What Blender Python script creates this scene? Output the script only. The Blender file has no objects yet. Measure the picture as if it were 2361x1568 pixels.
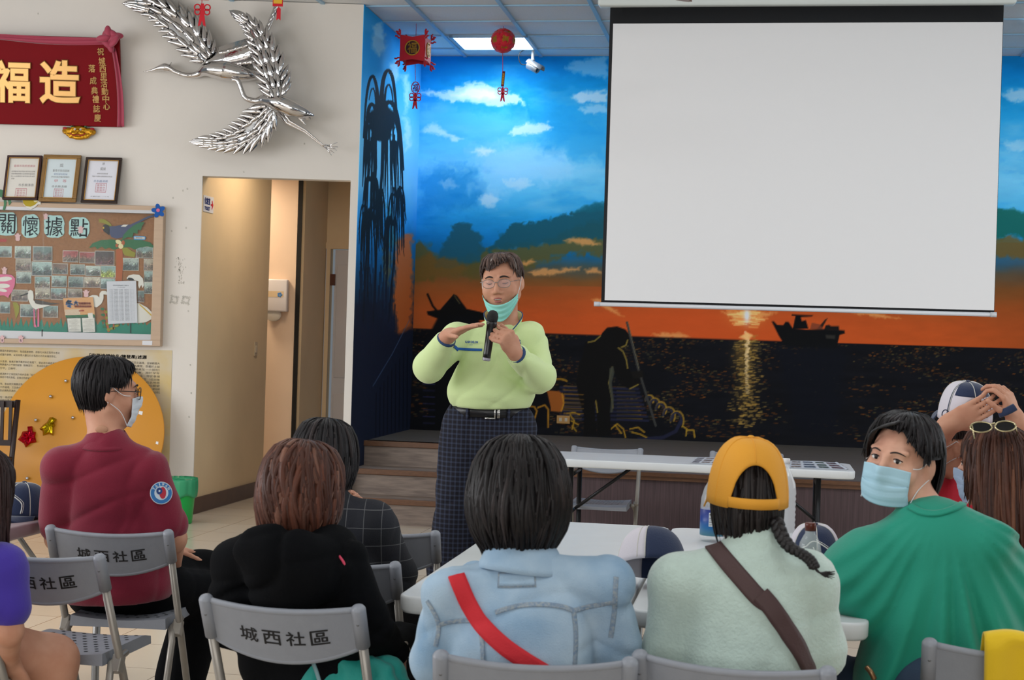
import bpy, bmesh, math, random
import numpy as np
from math import sin, cos, pi, radians, sqrt, atan2
from mathutils import Vector, Matrix
from mathutils.bvhtree import BVHTree
random.seed(7)
RNG = np.random.default_rng(7)
S = bpy.context.scene
C = S.collection
# ---------------------------------------------------------------- camera
FPX, CX, CY, ROLL, CH = 3500.0, 1180.5, 784.0, 0.031, 1.42
cam = bpy.data.cameras.new('camera')
cam.sensor_width = 36.0
cam.lens = FPX / 2361.0 * 36.0
cam.clip_start = 0.05
cam.dof.use_dof = True
cam.dof.focus_distance = 7.0
cam.dof.aperture_fstop = 9.0
cam_o = bpy.data.objects.new('camera', cam)
C.objects.link(cam_o)
_c, _s = cos(ROLL), sin(ROLL)
cam_o.matrix_world = Matrix(((_c, -_s, 0, 0), (0, 0, -1, 0), (_s, _c, 0, CH), (0, 0, 0, 1)))
S.camera = cam_o
# ---------------------------------------------------------------- exposure, world, daylight
S.view_settings.view_transform = 'Standard'
S.view_settings.look = 'None'
S.view_settings.gamma = 1.0
S.view_settings.use_curve_mapping = False
S.view_settings.exposure = -0.68
try:
 S.cycles.max_bounces = 7
 S.cycles.diffuse_bounces = 4
 S.cycles.glossy_bounces = 4
 S.cycles.transmission_bounces = 6
 S.cycles.transparent_max_bounces = 12
 S.cycles.caustics_reflective = False
 S.cycles.caustics_refractive = False
 S.cycles.sample_clamp_indirect = 6.0
except Exception:
 pass
W = bpy.data.worlds.new('world')
S.world = W
W.use_nodes = True
_bg = W.node_tree.nodes['Background']
_bg.inputs[0].default_value = (0.80, 0.90, 1.0, 1)
_bg.inputs[1].default_value = 0.30
def area_light(name, loc, target, sx, sy, power, color):
 l = bpy.data.lights.new(name, 'AREA')
 l.shape = 'RECTANGLE'
 l.size, l.size_y = sx, sy
 l.energy = power
 l.color = color
 o = bpy.data.objects.new(name, l)
 C.objects.link(o)
 o.location = loc
 d = Vector(target) - Vector(loc)
 o.rotation_euler = d.to_track_quat('-Z', 'Y').to_euler()
 return o
area_light('window_light_left', (-7.2, 5.2, 2.2), (0.0, 8.6, 1.6), 7.0, 2.2, 460, (0.98, 0.985, 1.0))
area_light('window_light_rear', (-1.0, -5.5, 2.1), (0.0, 8.0, 1.5), 9.0, 2.2, 430, (1.0, 0.985, 0.96))
area_light('window_light_right', (7.0, 6.5, 2.0), (0.0, 8.0, 1.2), 6.0, 2.0, 190, (0.93, 0.97, 1.0))
# ---------------------------------------------------------------- helpers
def P(px, py, Y):
 u, v = px - CX, CY - py
 return Vector(((u * _c - v * _s) / FPX * Y, Y, (u * _s + v * _c) / FPX * Y + CH))
def ray(px, py):
 return P(px, py, 1.0) - Vector((0, 0, CH))
def hit(px, py, p0, n):
 """point where the sight line meets the plane through p0 with normal n"""
 d = ray(px, py)
 o = Vector((0, 0, CH))
 t = (Vector(p0) - o).dot(n) / d.dot(n)
 return o + d * t
def at_z(px, py, z):
 return hit(px, py, (0, 0, z), Vector((0, 0, 1)))
def lin(h):
 h = h.lstrip('#')
 r = []
 for i in (0, 2, 4):
  c = int(h[i:i + 2], 16) / 255.0
  r.append(c / 12.92 if c <= 0.04045 else ((c + 0.055) / 1.055) ** 2.4)
 return tuple(r)
MATS = {}
def mat(name, color, rough=0.5, metal=0.0, noise=None, bump=None, coat=0.0, sheen=0.0, spec=0.5, emit=None,
  color2=None, alpha=None, stretch=None, sss=0.0, trans=0.0, ior=1.45):
 """principled material; noise=(scale, amount) varies colour, bump=(scale, strength)"""
 if name in MATS:
  return MATS[name]
 if isinstance(color, str):
  color = lin(color)
 m = bpy.data.materials.new(name)
 m.use_nodes = True
 nt = m.node_tree
 b = nt.nodes['Principled BSDF']
 b.inputs['Base Color'].default_value = (*color, 1)
 b.inputs['Roughness'].default_value = rough
 b.inputs['Metallic'].default_value = metal
 b.inputs['Specular IOR Level'].default_value = spec
 b.inputs['IOR'].default_value = ior
 if coat:
  b.inputs['Coat Weight'].default_value = coat
  b.inputs['Coat Roughness'].default_value = 0.12
 if sheen:
  b.inputs['Sheen Weight'].default_value = sheen
  b.inputs['Sheen Roughness'].default_value = 0.5
 if sss:
  b.inputs['Subsurface Weight'].default_value = sss
  b.inputs['Subsurface Radius'].default_value = (0.012, 0.005, 0.003)
  b.inputs['Subsurface Scale'].default_value = 1.0
 if trans:
  b.inputs['Transmission Weight'].default_value = trans
 if emit:
  b.inputs['Emission Color'].default_value = (*emit[0], 1)
  b.inputs['Emission Strength'].default_value = emit[1]
 if alpha is not None:
  b.inputs['Alpha'].default_value = alpha
 tc = None
 if noise or bump:
  tc = nt.nodes.new('ShaderNodeTexCoord')
  src = tc.outputs['Object']
  if stretch:
   mp = nt.nodes.new('ShaderNodeMapping')
   mp.inputs['Scale'].default_value = stretch
   nt.links.new(src, mp.inputs[0])
   src = mp.outputs[0]
 if noise:
  n = nt.nodes.new('ShaderNodeTexNoise')
  n.inputs['Scale'].default_value = noise[0]
  n.inputs['Detail'].default_value = 5
  nt.links.new(src, n.inputs['Vector'])
  r = nt.nodes.new('ShaderNodeMapRange')
  r.inputs[1].default_value = 0.3
  r.inputs[2].default_value = 0.7
  nt.links.new(n.outputs[0], r.inputs[0])
  mx = nt.nodes.new('ShaderNodeMix')
  mx.data_type = 'RGBA'
  c2 = color2 if color2 else tuple(x * (1 - noise[1]) for x in color)
  if isinstance(c2, str):
   c2 = lin(c2)
  mx.inputs['A'].default_value = (*color, 1)
  mx.inputs['B'].default_value = (*c2, 1)
  nt.links.new(r.outputs[0], mx.inputs['Factor'])
  nt.links.new(mx.outputs['Result'], b.inputs['Base Color'])
 if bump:
  n2 = nt.nodes.new('ShaderNodeTexNoise')
  n2.inputs['Scale'].default_value = bump[0]
  n2.inputs['Detail'].default_value = 4
  nt.links.new(src, n2.inputs['Vector'])
  bp = nt.nodes.new('ShaderNodeBump')
  bp.inputs['Strength'].default_value = bump[1]
  bp.inputs['Distance'].default_value = 0.01
  nt.links.new(n2.outputs[0], bp.inputs['Height'])
  nt.links.new(bp.outputs[0], b.inputs['Normal'])
 MATS[name] = m
 return m
def mat_attr(name, rough=0.6, attr='paint', bump=None, spec=0.4):
 """paint colours stored on the mesh as an attribute"""
 if name in MATS:
  return MATS[name]
 m = bpy.data.materials.new(name)
 m.use_nodes = True
 nt = m.node_tree
 b = nt.nodes['Principled BSDF']
 b.inputs['Roughness'].default_value = rough
 b.inputs['Specular IOR Level'].default_value = spec
 a = nt.nodes.new('ShaderNodeAttribute')
 a.attribute_name = attr
 nt.links.new(a.outputs['Color'], b.inputs['Base Color'])
 if bump:
  tc = nt.nodes.new('ShaderNodeTexCoord')
  n2 = nt.nodes.new('ShaderNodeTexNoise')
  n2.inputs['Scale'].default_value = bump[0]
  nt.links.new(tc.outputs['Object'], n2.inputs['Vector'])
  bp = nt.nodes.new('ShaderNodeBump')
  bp.inputs['Strength'].default_value = bump[1]
  bp.inputs['Distance'].default_value = 0.01
  nt.links.new(n2.outputs[0], bp.inputs['Height'])
  nt.links.new(bp.outputs[0], b.inputs['Normal'])
 MATS[name] = m
 return m
def nodes_of(m):
 return m.node_tree, m.node_tree.nodes, m.node_tree.links, m.node_tree.nodes['Principled BSDF']
def wm(o):
 return (wm(o.parent) if o.parent else Matrix()) @ o.matrix_basis
def tag(o, label=None, cat=None, group=None, kind=None):
 if label:
  o['label'] = label
 if cat:
  o['category'] = cat
 if group:
  o['group'] = group
 if kind:
  o['kind'] = kind
 return o
def thing(name, label, cat, loc=(0, 0, 0), rz=0.0, group=None):
 o = bpy.data.objects.new(name, None)
 o.empty_display_size = 0.05
 C.objects.link(o)
 o.location = loc
 o.rotation_euler = (0, 0, rz)
 return tag(o, label, cat, group)
def copy_tree(o, parent=None):
 c = o.copy()
 C.objects.link(c)
 if parent is not None:
  c.parent = parent
 for ch in list(o.children):
  copy_tree(ch, c)
 return c
def rot_from(z=None, y=None, x=None):
 """3x3 rotation (columns x, y, z) from a z axis and an approximate y"""
 z = Vector(z).normalized()
 y = Vector(y)
 x = y.cross(z).normalized()
 y = z.cross(x)
 return Matrix((x, y, z)).transposed()
class MB:
 """collects shapes and links them as ONE mesh object"""
 def __init__(self):
  self.v, self.f, self.m, self.s, self.n = [], [], [], [], 0
 def add(self, verts, faces, mi=0, smooth=False, M=None):
  verts = [Vector(p) for p in verts]
  if M is not None:
   verts = [M @ p for p in verts]
  b = self.n
  self.v.extend([tuple(p) for p in verts])
  self.n += len(verts)
  for f in faces:
   self.f.append([b + i for i in f])
   self.m.append(mi)
   self.s.append(smooth)
  return self
 def addnp(self, V, F, mi=0, smooth=True):
  b = self.n
  self.v.extend(map(tuple, V.tolist()))
  self.n += len(V)
  self.f.extend([[b + i for i in f] for f in (F.tolist() if hasattr(F, 'tolist') else F)])
  self.m.extend([mi] * len(F))
  self.s.extend([smooth] * len(F))
  return self
 def box(self, c, size, M=None, mi=0, R=None):
  sx, sy, sz = [a / 2 for a in size]
  vs = [Vector((x, y, z)) for x in (-sx, sx) for y in (-sy, sy) for z in (-sz, sz)]
  if R is not None:
   vs = [R @ p for p in vs]
  vs = [p + Vector(c) for p in vs]
  fs = [(0, 1, 3, 2), (4, 6, 7, 5), (0, 4, 5, 1), (2, 3, 7, 6), (0, 2, 6, 4), (1, 5, 7, 3)]
  return self.add(vs, fs, mi, False, M)
 def rbox(self, c, size, r, M=None, mi=0, R=None, seg=3):
  """box with rounded vertical-outline corners in its XZ face and softened edges"""
  bm = bmesh.new()
  bmesh.ops.create_cube(bm, size=1)
  for v in bm.verts:
   v.co = Vector((v.co.x * size[0], v.co.y * size[1], v.co.z * size[2]))
  bmesh.ops.bevel(bm, geom=list(bm.edges), offset=r, segments=seg, profile=0.5, affect='EDGES')
  bm.verts.index_update()
  vs = [v.co.copy() for v in bm.verts]
  fs = [[v.index for v in f.verts] for f in bm.faces]
  bm.free()
  if R is not None:
   vs = [R @ p for p in vs]
  vs = [p + Vector(c) for p in vs]
  return self.add(vs, fs, mi, True, M)
 def tube(self, path, r, seg=10, mi=0, cap=True, M=None, flat=None, smooth=True):
  path = [Vector(p) for p in path]
  n = len(path)
  rr = r if isinstance(r, (list, tuple)) else [r] * n
  vs, fs = [], []
  t0 = (path[1] - path[0]).normalized()
  up = Vector((0, 0, 1)) if abs(t0.z) < 0.9 else Vector((1, 0, 0))
  nrm = (up - t0 * up.dot(t0)).normalized()
  for i, p in enumerate(path):
   a = path[min(i + 1, n - 1)] - path[max(i - 1, 0)]
   t = a.normalized() if a.length > 1e-9 else t0
   nrm = nrm - t * nrm.dot(t)
   nrm = nrm.normalized() if nrm.length > 1e-6 else t.orthogonal().normalized()
   bi = t.cross(nrm)
   for k in range(seg):
    an = 2 * pi * k / seg
    q = nrm * cos(an) * rr[i] + bi * sin(an) * rr[i] * (flat or 1.0)
    vs.append(p + q)
  for i in range(n - 1):
   for k in range(seg):
    k2 = (k + 1) % seg
    fs.append((i * seg + k, i * seg + k2, (i + 1) * seg + k2, (i + 1) * seg + k))
  if cap:
   fs.append(tuple(range(seg))[::-1])
   fs.append(tuple((n - 1) * seg + k for k in range(seg)))
  return self.add(vs, fs, mi, smooth, M)
 def lathe(self, prof, seg=24, M=None, mi=0, smooth=True, sx=1.0, sy=1.0):
  vs, fs = [], []
  for (r, z) in prof:
   for k in range(seg):
    a = 2 * pi * k / seg
    vs.append(Vector((r * cos(a) * sx, r * sin(a) * sy, z)))
  for i in range(len(prof) - 1):
   for k in range(seg):
    k2 = (k + 1) % seg
    fs.append((i * seg + k, i * seg + k2, (i + 1) * seg + k2, (i + 1) * seg + k))
  if prof[0][0] > 1e-6:
   fs.append(tuple(range(seg))[::-1])
  if prof[-1][0] > 1e-6:
   fs.append(tuple((len(prof) - 1) * seg + k for k in range(seg)))
  return self.add(vs, fs, mi, smooth, M)
 def sphere(self, c, r, seg=16, rings=10, mi=0, R=None, M=None):
  r = (r, r, r) if isinstance(r, (int, float)) else r
  vs, fs = [], []
  for i in range(rings + 1):
   a = pi * i / rings
   for k in range(seg):
    b = 2 * pi * k / seg
    p = Vector((r[0] * sin(a) * cos(b), r[1] * sin(a) * sin(b), r[2] * cos(a)))
    if R is not None:
     p = R @ p
    vs.append(p + Vector(c))
  for i in range(rings):
   for k in range(seg):
    k2 = (k + 1) % seg
    fs.append((i * seg + k, (i + 1) * seg + k, (i + 1) * seg + k2, i * seg + k2))
  return self.add(vs, fs, mi, True, M)
 def prism(self, poly, depth, M=None, mi=0, smooth=False):
  """2-D outline in local XZ, extruded along -Y by depth (front face at y=0 looks to -Y after depth)"""
  n = len(poly)
  area = sum(poly[i][0] * poly[(i + 1) % n][1] - poly[(i + 1) % n][0] * poly[i][1] for i in range(n))
  if area < 0:
   poly = poly[::-1]
  vs = [Vector((x, 0, z)) for x, z in poly] + [Vector((x, -depth, z)) for x, z in poly]
  fs = [tuple(range(n))[::-1], tuple(n + i for i in range(n))]
  for i in range(n):
   j = (i + 1) % n
   fs.append((i, j, n + j, n + i))
  return self.add(vs, fs, mi, smooth, M)
 def grid(self, fn, nu, nv, mi=0, smooth=True, M=None, wrap=False, flip=False):
  vs, fs = [], []
  for j in range(nv + 1):
   for i in range(nu + (0 if wrap else 1)):
    vs.append(Vector(fn(i / nu, j / nv)))
  w = nu if wrap else nu + 1
  for j in range(nv):
   for i in range(nu):
    i2 = (i + 1) % w
    q = (j * w + i, j * w + i2, (j + 1) * w + i2, (j + 1) * w + i)
    fs.append(q[::-1] if flip else q)
  return self.add(vs, fs, mi, smooth, M)
 def mesh(self, name):
  me = bpy.data.meshes.new(name)
  me.from_pydata(self.v, [], self.f)
  me.polygons.foreach_set('use_smooth', self.s)
  me.polygons.foreach_set('material_index', self.m)
  me.update()
  return me
 def build(self, name, mats, parent=None, world=True, label=None, bevel=0.0, kind=None, solid=0.0, auto=True):
  """world=True: shapes were given in world coordinates, so bring them into the parent's frame"""
  me = self.mesh(name)
  for m in (mats if isinstance(mats, (list, tuple)) else [mats]):
   me.materials.append(m)
  o = bpy.data.objects.new(name, me)
  C.objects.link(o)
  if parent is not None:
   if world:
    me.transform(wm(parent).inverted())
   o.parent = parent
  if label:
   o['label'] = label
  if kind:
   o['kind'] = kind
  if solid:
   md = o.modifiers.new('solid', 'SOLIDIFY')
   md.thickness = solid
   md.offset = 0
  if bevel:
   md = o.modifiers.new('bevel', 'BEVEL')
   md.width = bevel
   md.segments = 2
   md.limit_method = 'ANGLE'
   md.angle_limit = radians(40)
  return o
def recentre(o, p):
 """move a top-level mesh object's origin to p (its mesh was in world coordinates)"""
 p = Vector(p)
 o.data.transform(Matrix.Translation(-p))
 o.location = p
 return o
_DG = []
TXT = {}
def text_np(s, size=1.0, extrude=0.0, bold=0.0, bevel=0.0, align='CENTER', res=2, spacing=1.0, line=1.0):
 """letters as mesh data in the local XY plane (x right, y up)"""
 key = (s, size, extrude, bold, bevel, align, res, spacing, line)
 if key in TXT:
  return TXT[key]
 cu = bpy.data.curves.new('t', 'FONT')
 cu.body = s
 cu.size = size
 cu.extrude = extrude
 cu.offset = bold
 cu.bevel_depth = bevel
 cu.bevel_resolution = 1
 cu.align_x = align
 cu.align_y = 'CENTER'
 cu.resolution_u = res
 cu.space_character = spacing
 cu.space_line = line
 o = bpy.data.objects.new('t', cu)
 C.objects.link(o)
 dg = bpy.context.evaluated_depsgraph_get()
 dg.update()
 me = o.evaluated_get(dg).to_mesh()
 V = np.empty(len(me.vertices) * 3)
 me.vertices.foreach_get('co', V)
 V = V.reshape(-1, 3)
 F = [list(p.vertices) for p in me.polygons]
 o.evaluated_get(dg).to_mesh_clear()
 bpy.data.objects.remove(o)
 bpy.data.curves.remove(cu)
 TXT[key] = (V, F)
 return V, F
def put_text(mb, s, M, mi=0, fit=None, **kw):
 b = kw.get('bold', 0)
 if b and not kw.get('bevel'):
  kw['bold'] = 0
  for dx, dy in ((b, 0), (-b, 0), (0, b), (0, -b)):
   put_text(mb, s, M @ Matrix.Translation((dx, dy, 0)), mi, fit, **kw)
  return
 """add letters to mb with 4x4 M; fit=(w, h) stretches them to that box"""
 V, F = text_np(s, **kw)
 if not len(V):
  return
 V = V.copy()
 if fit:
  lo, hi = V.min(0), V.max(0)
  V[:, 0] = (V[:, 0] - (lo[0] + hi[0]) / 2) * (fit[0] / max(hi[0] - lo[0], 1e-6))
  V[:, 1] = (V[:, 1] - (lo[1] + hi[1]) / 2) * (fit[1] / max(hi[1] - lo[1], 1e-6))
 A = np.array(M)
 V = V @ A[:3, :3].T + A[:3, 3]
 mb.addnp(V, F, mi, False)
def frame(o, ex, ez):
 """4x4 that maps local x to ex, local y to ez (up), local z to the normal; unit axes"""
 ex = Vector(ex).normalized()
 ez = Vector(ez).normalized()
 n = ex.cross(ez)
 return Matrix(((ex.x, ez.x, n.x, o[0]), (ex.y, ez.y, n.y, o[1]), (ex.z, ez.z, n.z, o[2]), (0, 0, 0, 1)))
def smooth_path(pts, n=8):
 """Catmull-Rom through pts"""
 pts = [Vector(p) for p in pts]
 out = []
 for i in range(len(pts) - 1):
  p0, p1, p2, p3 = pts[max(i - 1, 0)], pts[i], pts[i + 1], pts[min(i + 2, len(pts) - 1)]
  for k in range(n):
   t = k / n
   out.append(0.5 * ((2 * p1) + (p2 - p0) * t + (2 * p0 - 5 * p1 + 4 * p2 - p3) * t * t + (3 * p1 - p0 - 3 * p2 + p3) * t ** 3))
 out.append(pts[-1])
 return out
# ------------------------------------------------- soft solids: smooth unions of tapered limbs and ellipsoids
class Soft:
 def __init__(self):
  self.ops = []
 def cap(self, a, b, ra, rb=None, k=0.03, sub=False):
  self.ops.append(('c', np.array(a, float), np.array(b, float), ra, ra if rb is None else rb, k, sub))
  return self
 def chain(self, pts, rs, k=0.02):
  for i in range(len(pts) - 1):
   self.cap(pts[i], pts[i + 1], rs[i], rs[i + 1], k)
  return self
 def ell(self, c, r, R=None, k=0.03, sub=False):
  R = np.eye(3) if R is None else np.array(R)
  self.ops.append(('e', np.array(c, float), np.array(r, float), R, None, k, sub))
  return self
 def eval_op(self, op, X):
  if op[0] == 'c':
   a, b, ra, rb = op[1:5]
   ba = b - a
   L = max(float(ba @ ba), 1e-12)
   pa = X - a
   t = np.clip((pa @ ba) / L, 0, 1)
   d = np.linalg.norm(pa - t[..., None] * ba, axis=-1)
   return d - (ra + (rb - ra) * t)
  c, r, R = op[1:4]
  q = (X - c) @ R
  k0 = np.linalg.norm(q / r, axis=-1)
  k1 = np.linalg.norm(q / (r * r), axis=-1)
  return np.where(k1 < 1e-9, -min(r), k0 * (k0 - 1) / np.maximum(k1, 1e-9))
 def solid(self, h=0.01, disp=None, clip=None, grow=0.0):
  los, his = [], []
  for op in self.ops:
   if op[6]:
    continue
   if op[0] == 'c':
    r = max(op[3], op[4])
    los.append(np.minimum(op[1], op[2]) - r)
    his.append(np.maximum(op[1], op[2]) + r)
   else:
    r = max(op[2])
    e = np.abs(op[3]) @ op[2]
    los.append(op[1] - e)
    his.append(op[1] + e)
  pad = 4 * h + grow + 0.015
  lo = np.min(los, 0) - pad
  hi = np.max(his, 0) + pad
  n = np.ceil((hi - lo) / h).astype(int) + 1
  D = np.full(n, 0.2, np.float32)
  ax = [lo[i] + h * np.arange(n[i]) for i in range(3)]
  for op in self.ops:
   k = op[5]
   if op[0] == 'c':
    r = max(op[3], op[4])
    l, u = np.minimum(op[1], op[2]) - r, np.maximum(op[1], op[2]) + r
   else:
    e = np.abs(op[3]) @ op[2]
    l, u = op[1] - e, op[1] + e
   m = k * 1.1 + 4 * h + grow + 0.012
   i0 = np.maximum(np.floor((l - m - lo) / h).astype(int), 0)
   i1 = np.minimum(np.ceil((u + m - lo) / h).astype(int) + 1, n)
   if np.any(i1 <= i0):
    continue
   sl = tuple(slice(i0[i], i1[i]) for i in range(3))
   X = np.stack(np.meshgrid(*[ax[i][sl[i]] for i in range(3)], indexing='ij'), -1)
   d = self.eval_op(op, X).astype(np.float32)
   A = D[sl]
   if op[6]:
    d = -d
    hh = np.maximum(k - np.abs(A - d), 0) / max(k, 1e-6)
    D[sl] = np.maximum(A, d) + hh * hh * k * 0.25
   else:
    hh = np.maximum(k - np.abs(A - d), 0) / max(k, 1e-6)
    D[sl] = np.minimum(A, d) - hh * hh * k * 0.25
  D -= grow
  if disp is not None or clip is not None:
   msk = np.abs(D) < 0.06
   idx = np.argwhere(msk)
   X = lo + idx * h
   v = D[msk]
   if disp is not None:
    v = v - disp(X).astype(np.float32)
   D[msk] = v
   if clip is not None:
    idx = np.argwhere(D < 0.06)
    X = lo + idx * h
    cv = clip(X).astype(np.float32)
    D[tuple(idx.T)] = np.maximum(D[tuple(idx.T)], cv)
  return nets(D, lo, h)
def nets(D, lo, h):
 s = D < 0
 c = np.zeros(np.array(D.shape) - 1, np.int8)
 for dx in (0, 1):
  for dy in (0, 1):
   for dz in (0, 1):
    c += s[dx:D.shape[0] - 1 + dx, dy:D.shape[1] - 1 + dy, dz:D.shape[2] - 1 + dz]
 act = (c > 0) & (c < 8)
 ids = np.argwhere(act)
 idx = np.full(act.shape, -1, np.int64)
 idx[act] = np.arange(len(ids))
 acc = np.zeros((len(ids), 3))
 cnt = np.zeros(len(ids))
 corners = [(0, 0, 0), (1, 0, 0), (0, 1, 0), (1, 1, 0), (0, 0, 1), (1, 0, 1), (0, 1, 1), (1, 1, 1)]
 edges = [(0, 1), (2, 3), (4, 5), (6, 7), (0, 2), (1, 3), (4, 6), (5, 7), (0, 4), (1, 5), (2, 6), (3, 7)]
 vals = [D[ids[:, 0] + a, ids[:, 1] + b, ids[:, 2] + e] for a, b, e in corners]
 for a, b in edges:
  va, vb = vals[a], vals[b]
  m = (va < 0) != (vb < 0)
  t = np.where(m, va / np.where(va - vb == 0, 1, va - vb), 0)
  pa, pb = np.array(corners[a], float), np.array(corners[b], float)
  acc[m] += (pa + t[m, None] * (pb - pa))
  cnt[m] += 1
 V = lo + h * (ids + acc / np.maximum(cnt, 1)[:, None])
 F = []
 for axis in range(3):
  sa = np.moveaxis(s, axis, 0)
  ia = np.moveaxis(idx, axis, 0)
  ch = sa[:-1] != sa[1:]
  ch = ch[:, 1:-1, 1:-1]
  e = np.argwhere(ch)
  if not len(e):
   continue
  i, j, k = e[:, 0], e[:, 1] + 1, e[:, 2] + 1
  q = np.stack([ia[i, j - 1, k - 1], ia[i, j, k - 1], ia[i, j, k], ia[i, j - 1, k]], 1)
  fl = sa[i, j, k]
  if axis == 1:
   fl = ~fl
  q[~fl] = q[~fl][:, ::-1]
  F.append(q)
 F = np.concatenate(F) if F else np.zeros((0, 4), int)
 F = F[(F >= 0).all(1)]
 return V, F
def mesh_np(name, V, F, smooth=True):
 me = bpy.data.meshes.new(name)
 V = np.asarray(V, np.float32)
 F = np.asarray(F, np.int32)
 me.vertices.add(len(V))
 me.vertices.foreach_set('co', V.ravel())
 k = F.shape[1]
 me.loops.add(F.size)
 me.loops.foreach_set('vertex_index', F.ravel())
 me.polygons.add(len(F))
 me.polygons.foreach_set('loop_start', np.arange(0, F.size, k, dtype=np.int32))
 me.polygons.foreach_set('use_smooth', np.full(len(F), smooth))
 me.update(calc_edges=True)
 me.validate()
 return me
def build_np(name, V, F, m, parent=None, label=None, world=True, smooth=True):
 me = mesh_np(name, V, F, smooth)
 for x in (m if isinstance(m, (list, tuple)) else [m]):
  me.materials.append(x)
 o = bpy.data.objects.new(name, me)
 C.objects.link(o)
 if parent is not None:
  if world:
   me.transform(wm(parent).inverted())
  o.parent = parent
 if label:
  o['label'] = label
 return o
def paint_attr(me, cols):
 a = me.color_attributes.new('paint', 'FLOAT_COLOR', 'POINT')
 arr = np.ones((len(me.vertices), 4), np.float32)
 arr[:, :3] = cols
 a.data.foreach_set('color', arr.ravel())
def fbm(x, y, seed=0, octaves=5, gain=0.5):
 """2-D value noise, numpy, about -1..1"""
 tot = np.zeros_like(x, dtype=float)
 amp, nrm = 1.0, 0.0
 for o in range(octaves):
  xi, yi = np.floor(x), np.floor(y)
  fx, fy = x - xi, y - yi
  fx, fy = fx * fx * (3 - 2 * fx), fy * fy * (3 - 2 * fy)
  def hsh(a, b):
   n = np.sin(a * 127.1 + b * 311.7 + (seed + o) * 74.7) * 43758.5453
   return (n - np.floor(n)) * 2 - 1
  v = (hsh(xi, yi) * (1 - fx) + hsh(xi + 1, yi) * fx) * (1 - fy) + (hsh(xi, yi + 1) * (1 - fx) + hsh(xi + 1, yi + 1) * fx) * fy
  tot += amp * v
  nrm += amp
  amp *= gain
  x, y = x * 2.03 + 17.1, y * 2.03 + 9.2
 return tot / nrm
def folds(seed, amp, freq, axis=(0, 0, 1), warp=1.2):
 """cloth folds: warped ridges running along axis"""
 r = np.random.default_rng(seed)
 ax = np.array(axis, float)
 ax /= np.linalg.norm(ax)
 a = np.cross(ax, [0.3, 1, 0.2])
 a /= np.linalg.norm(a)
 b = np.cross(ax, a)
 ph = r.uniform(0, 6.28, 8)
 def f(X):
  u, v, w = X @ a, X @ b, X @ ax
  q = u + warp * 0.028 * np.sin(w * 8 + ph[0] + v * 6) + warp * 0.012 * np.sin(w * 19 + ph[1] + 7 * v)
  q2 = v + 0.45 * u + warp * 0.03 * np.sin(u * 9 + ph[2] + w * 5)
  q3 = w + 0.5 * u + warp * 0.03 * np.sin(u * 11 + ph[3])
  m1 = np.clip(0.5 + 0.8 * np.sin(w * 7 + ph[6] + 3 * u) * np.sin(u * 6 + ph[7]), 0, 1)
  m2 = np.clip(0.4 + 0.8 * np.sin(w * 6 + ph[4]) * np.sin(u * 9 + ph[5]), 0, 1)
  c1 = (1 - np.abs(np.sin(freq * 0.8 * q + ph[3]))) ** 3
  c2 = (1 - np.abs(np.sin(freq * 0.75 * q2 + ph[1]))) ** 3
  c3 = (1 - np.abs(np.sin(freq * 0.9 * q3 + ph[2]))) ** 3
  return amp * (0.5 + 0.9 * np.sin(freq * 0.5 * q + ph[0]) * m2 - 1.5 * c1 * m1 - 1.2 * c2 * m2 - 1.2 * c3 * m1 * (1 - m2))
 return f
# ---------------------------------------------------------------- the room
YAW = radians(9.5)
EX = Vector((cos(YAW), -sin(YAW), 0))      # along the stage wall, to the right
ED = Vector((sin(YAW), cos(YAW), 0))       # towards the stage wall
UP = Vector((0, 0, 1))
K0 = Vector((-0.90, 13.78, 0))             # corner of the stage recess
CEIL, STAGE, WALL_Y = 3.97, 0.58, 11.7
def R(s, t, z=0.0):
 return K0 + EX * s + ED * t + UP * z
def ROOM(o, z=0.0):
 return Matrix(((EX.x, ED.x, 0, o[0]), (EX.y, ED.y, 0, o[1]), (0, 0, 1, z), (0, 0, 0, 1)))
M_wall = mat('wall_paint', '#e2dcd4', 0.75, noise=(1.3, 0.05), bump=(60, 0.06), spec=0.25)
M_cream = mat('cream_paint', '#dfc7a2', 0.7, noise=(2.2, 0.08), bump=(50, 0.06), spec=0.25)
M_brown = mat('brown_skirting', '#5c4438', 0.45, noise=(9, 0.2))
M_blackgap = mat('black_gap', '#15130f', 0.8)
# floor: glossy cream tiles with dark joints
m_floor = mat('floor_tile', '#cfc3b3', 0.16, spec=0.5)
nt, nd, lk, bs = nodes_of(m_floor)
tc = nd.new('ShaderNodeTexCoord')
br = nd.new('ShaderNodeTexBrick')
br.offset = 0.0
br.inputs['Scale'].default_value = 1.0
br.inputs['Brick Width'].default_value = 0.47
br.inputs['Row Height'].default_value = 0.47
br.inputs['Mortar Size'].default_value = 0.0022
br.inputs['Mortar Smooth'].default_value = 0.1
br.inputs['Color1'].default_value = (*lin('#d6cab9'), 1)
br.inputs['Color2'].default_value = (*lin('#cfc2b0'), 1)
br.inputs['Mortar'].default_value = (*lin('#6b6058'), 1)
lk.new(tc.outputs['Object'], br.inputs['Vector'])
ns = nd.new('ShaderNodeTexNoise')
ns.inputs['Scale'].default_value = 3.0
lk.new(tc.outputs['Object'], ns.inputs['Vector'])
mx = nd.new('ShaderNodeMix')
mx.data_type = 'RGBA'
mx.blend_type = 'MULTIPLY'
mx.inputs['Factor'].default_value = 0.25
lk.new(br.outputs['Color'], mx.inputs['A'])
lk.new(ns.outputs['Color'], mx.inputs['B'])
lk.new(br.outputs['Color'], bs.inputs['Base Color'])
mb = MB()
mb.add([(-7.5, -16, 0), (8, -16, 0), (8, 4, 0), (-7.5, 4, 0)], [(0, 1, 2, 3)])
o = mb.build('floor', m_floor, kind='structure')
o.location = at_z(427, 1244.6, 0)
o.rotation_euler = (0, 0, -YAW)
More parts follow.
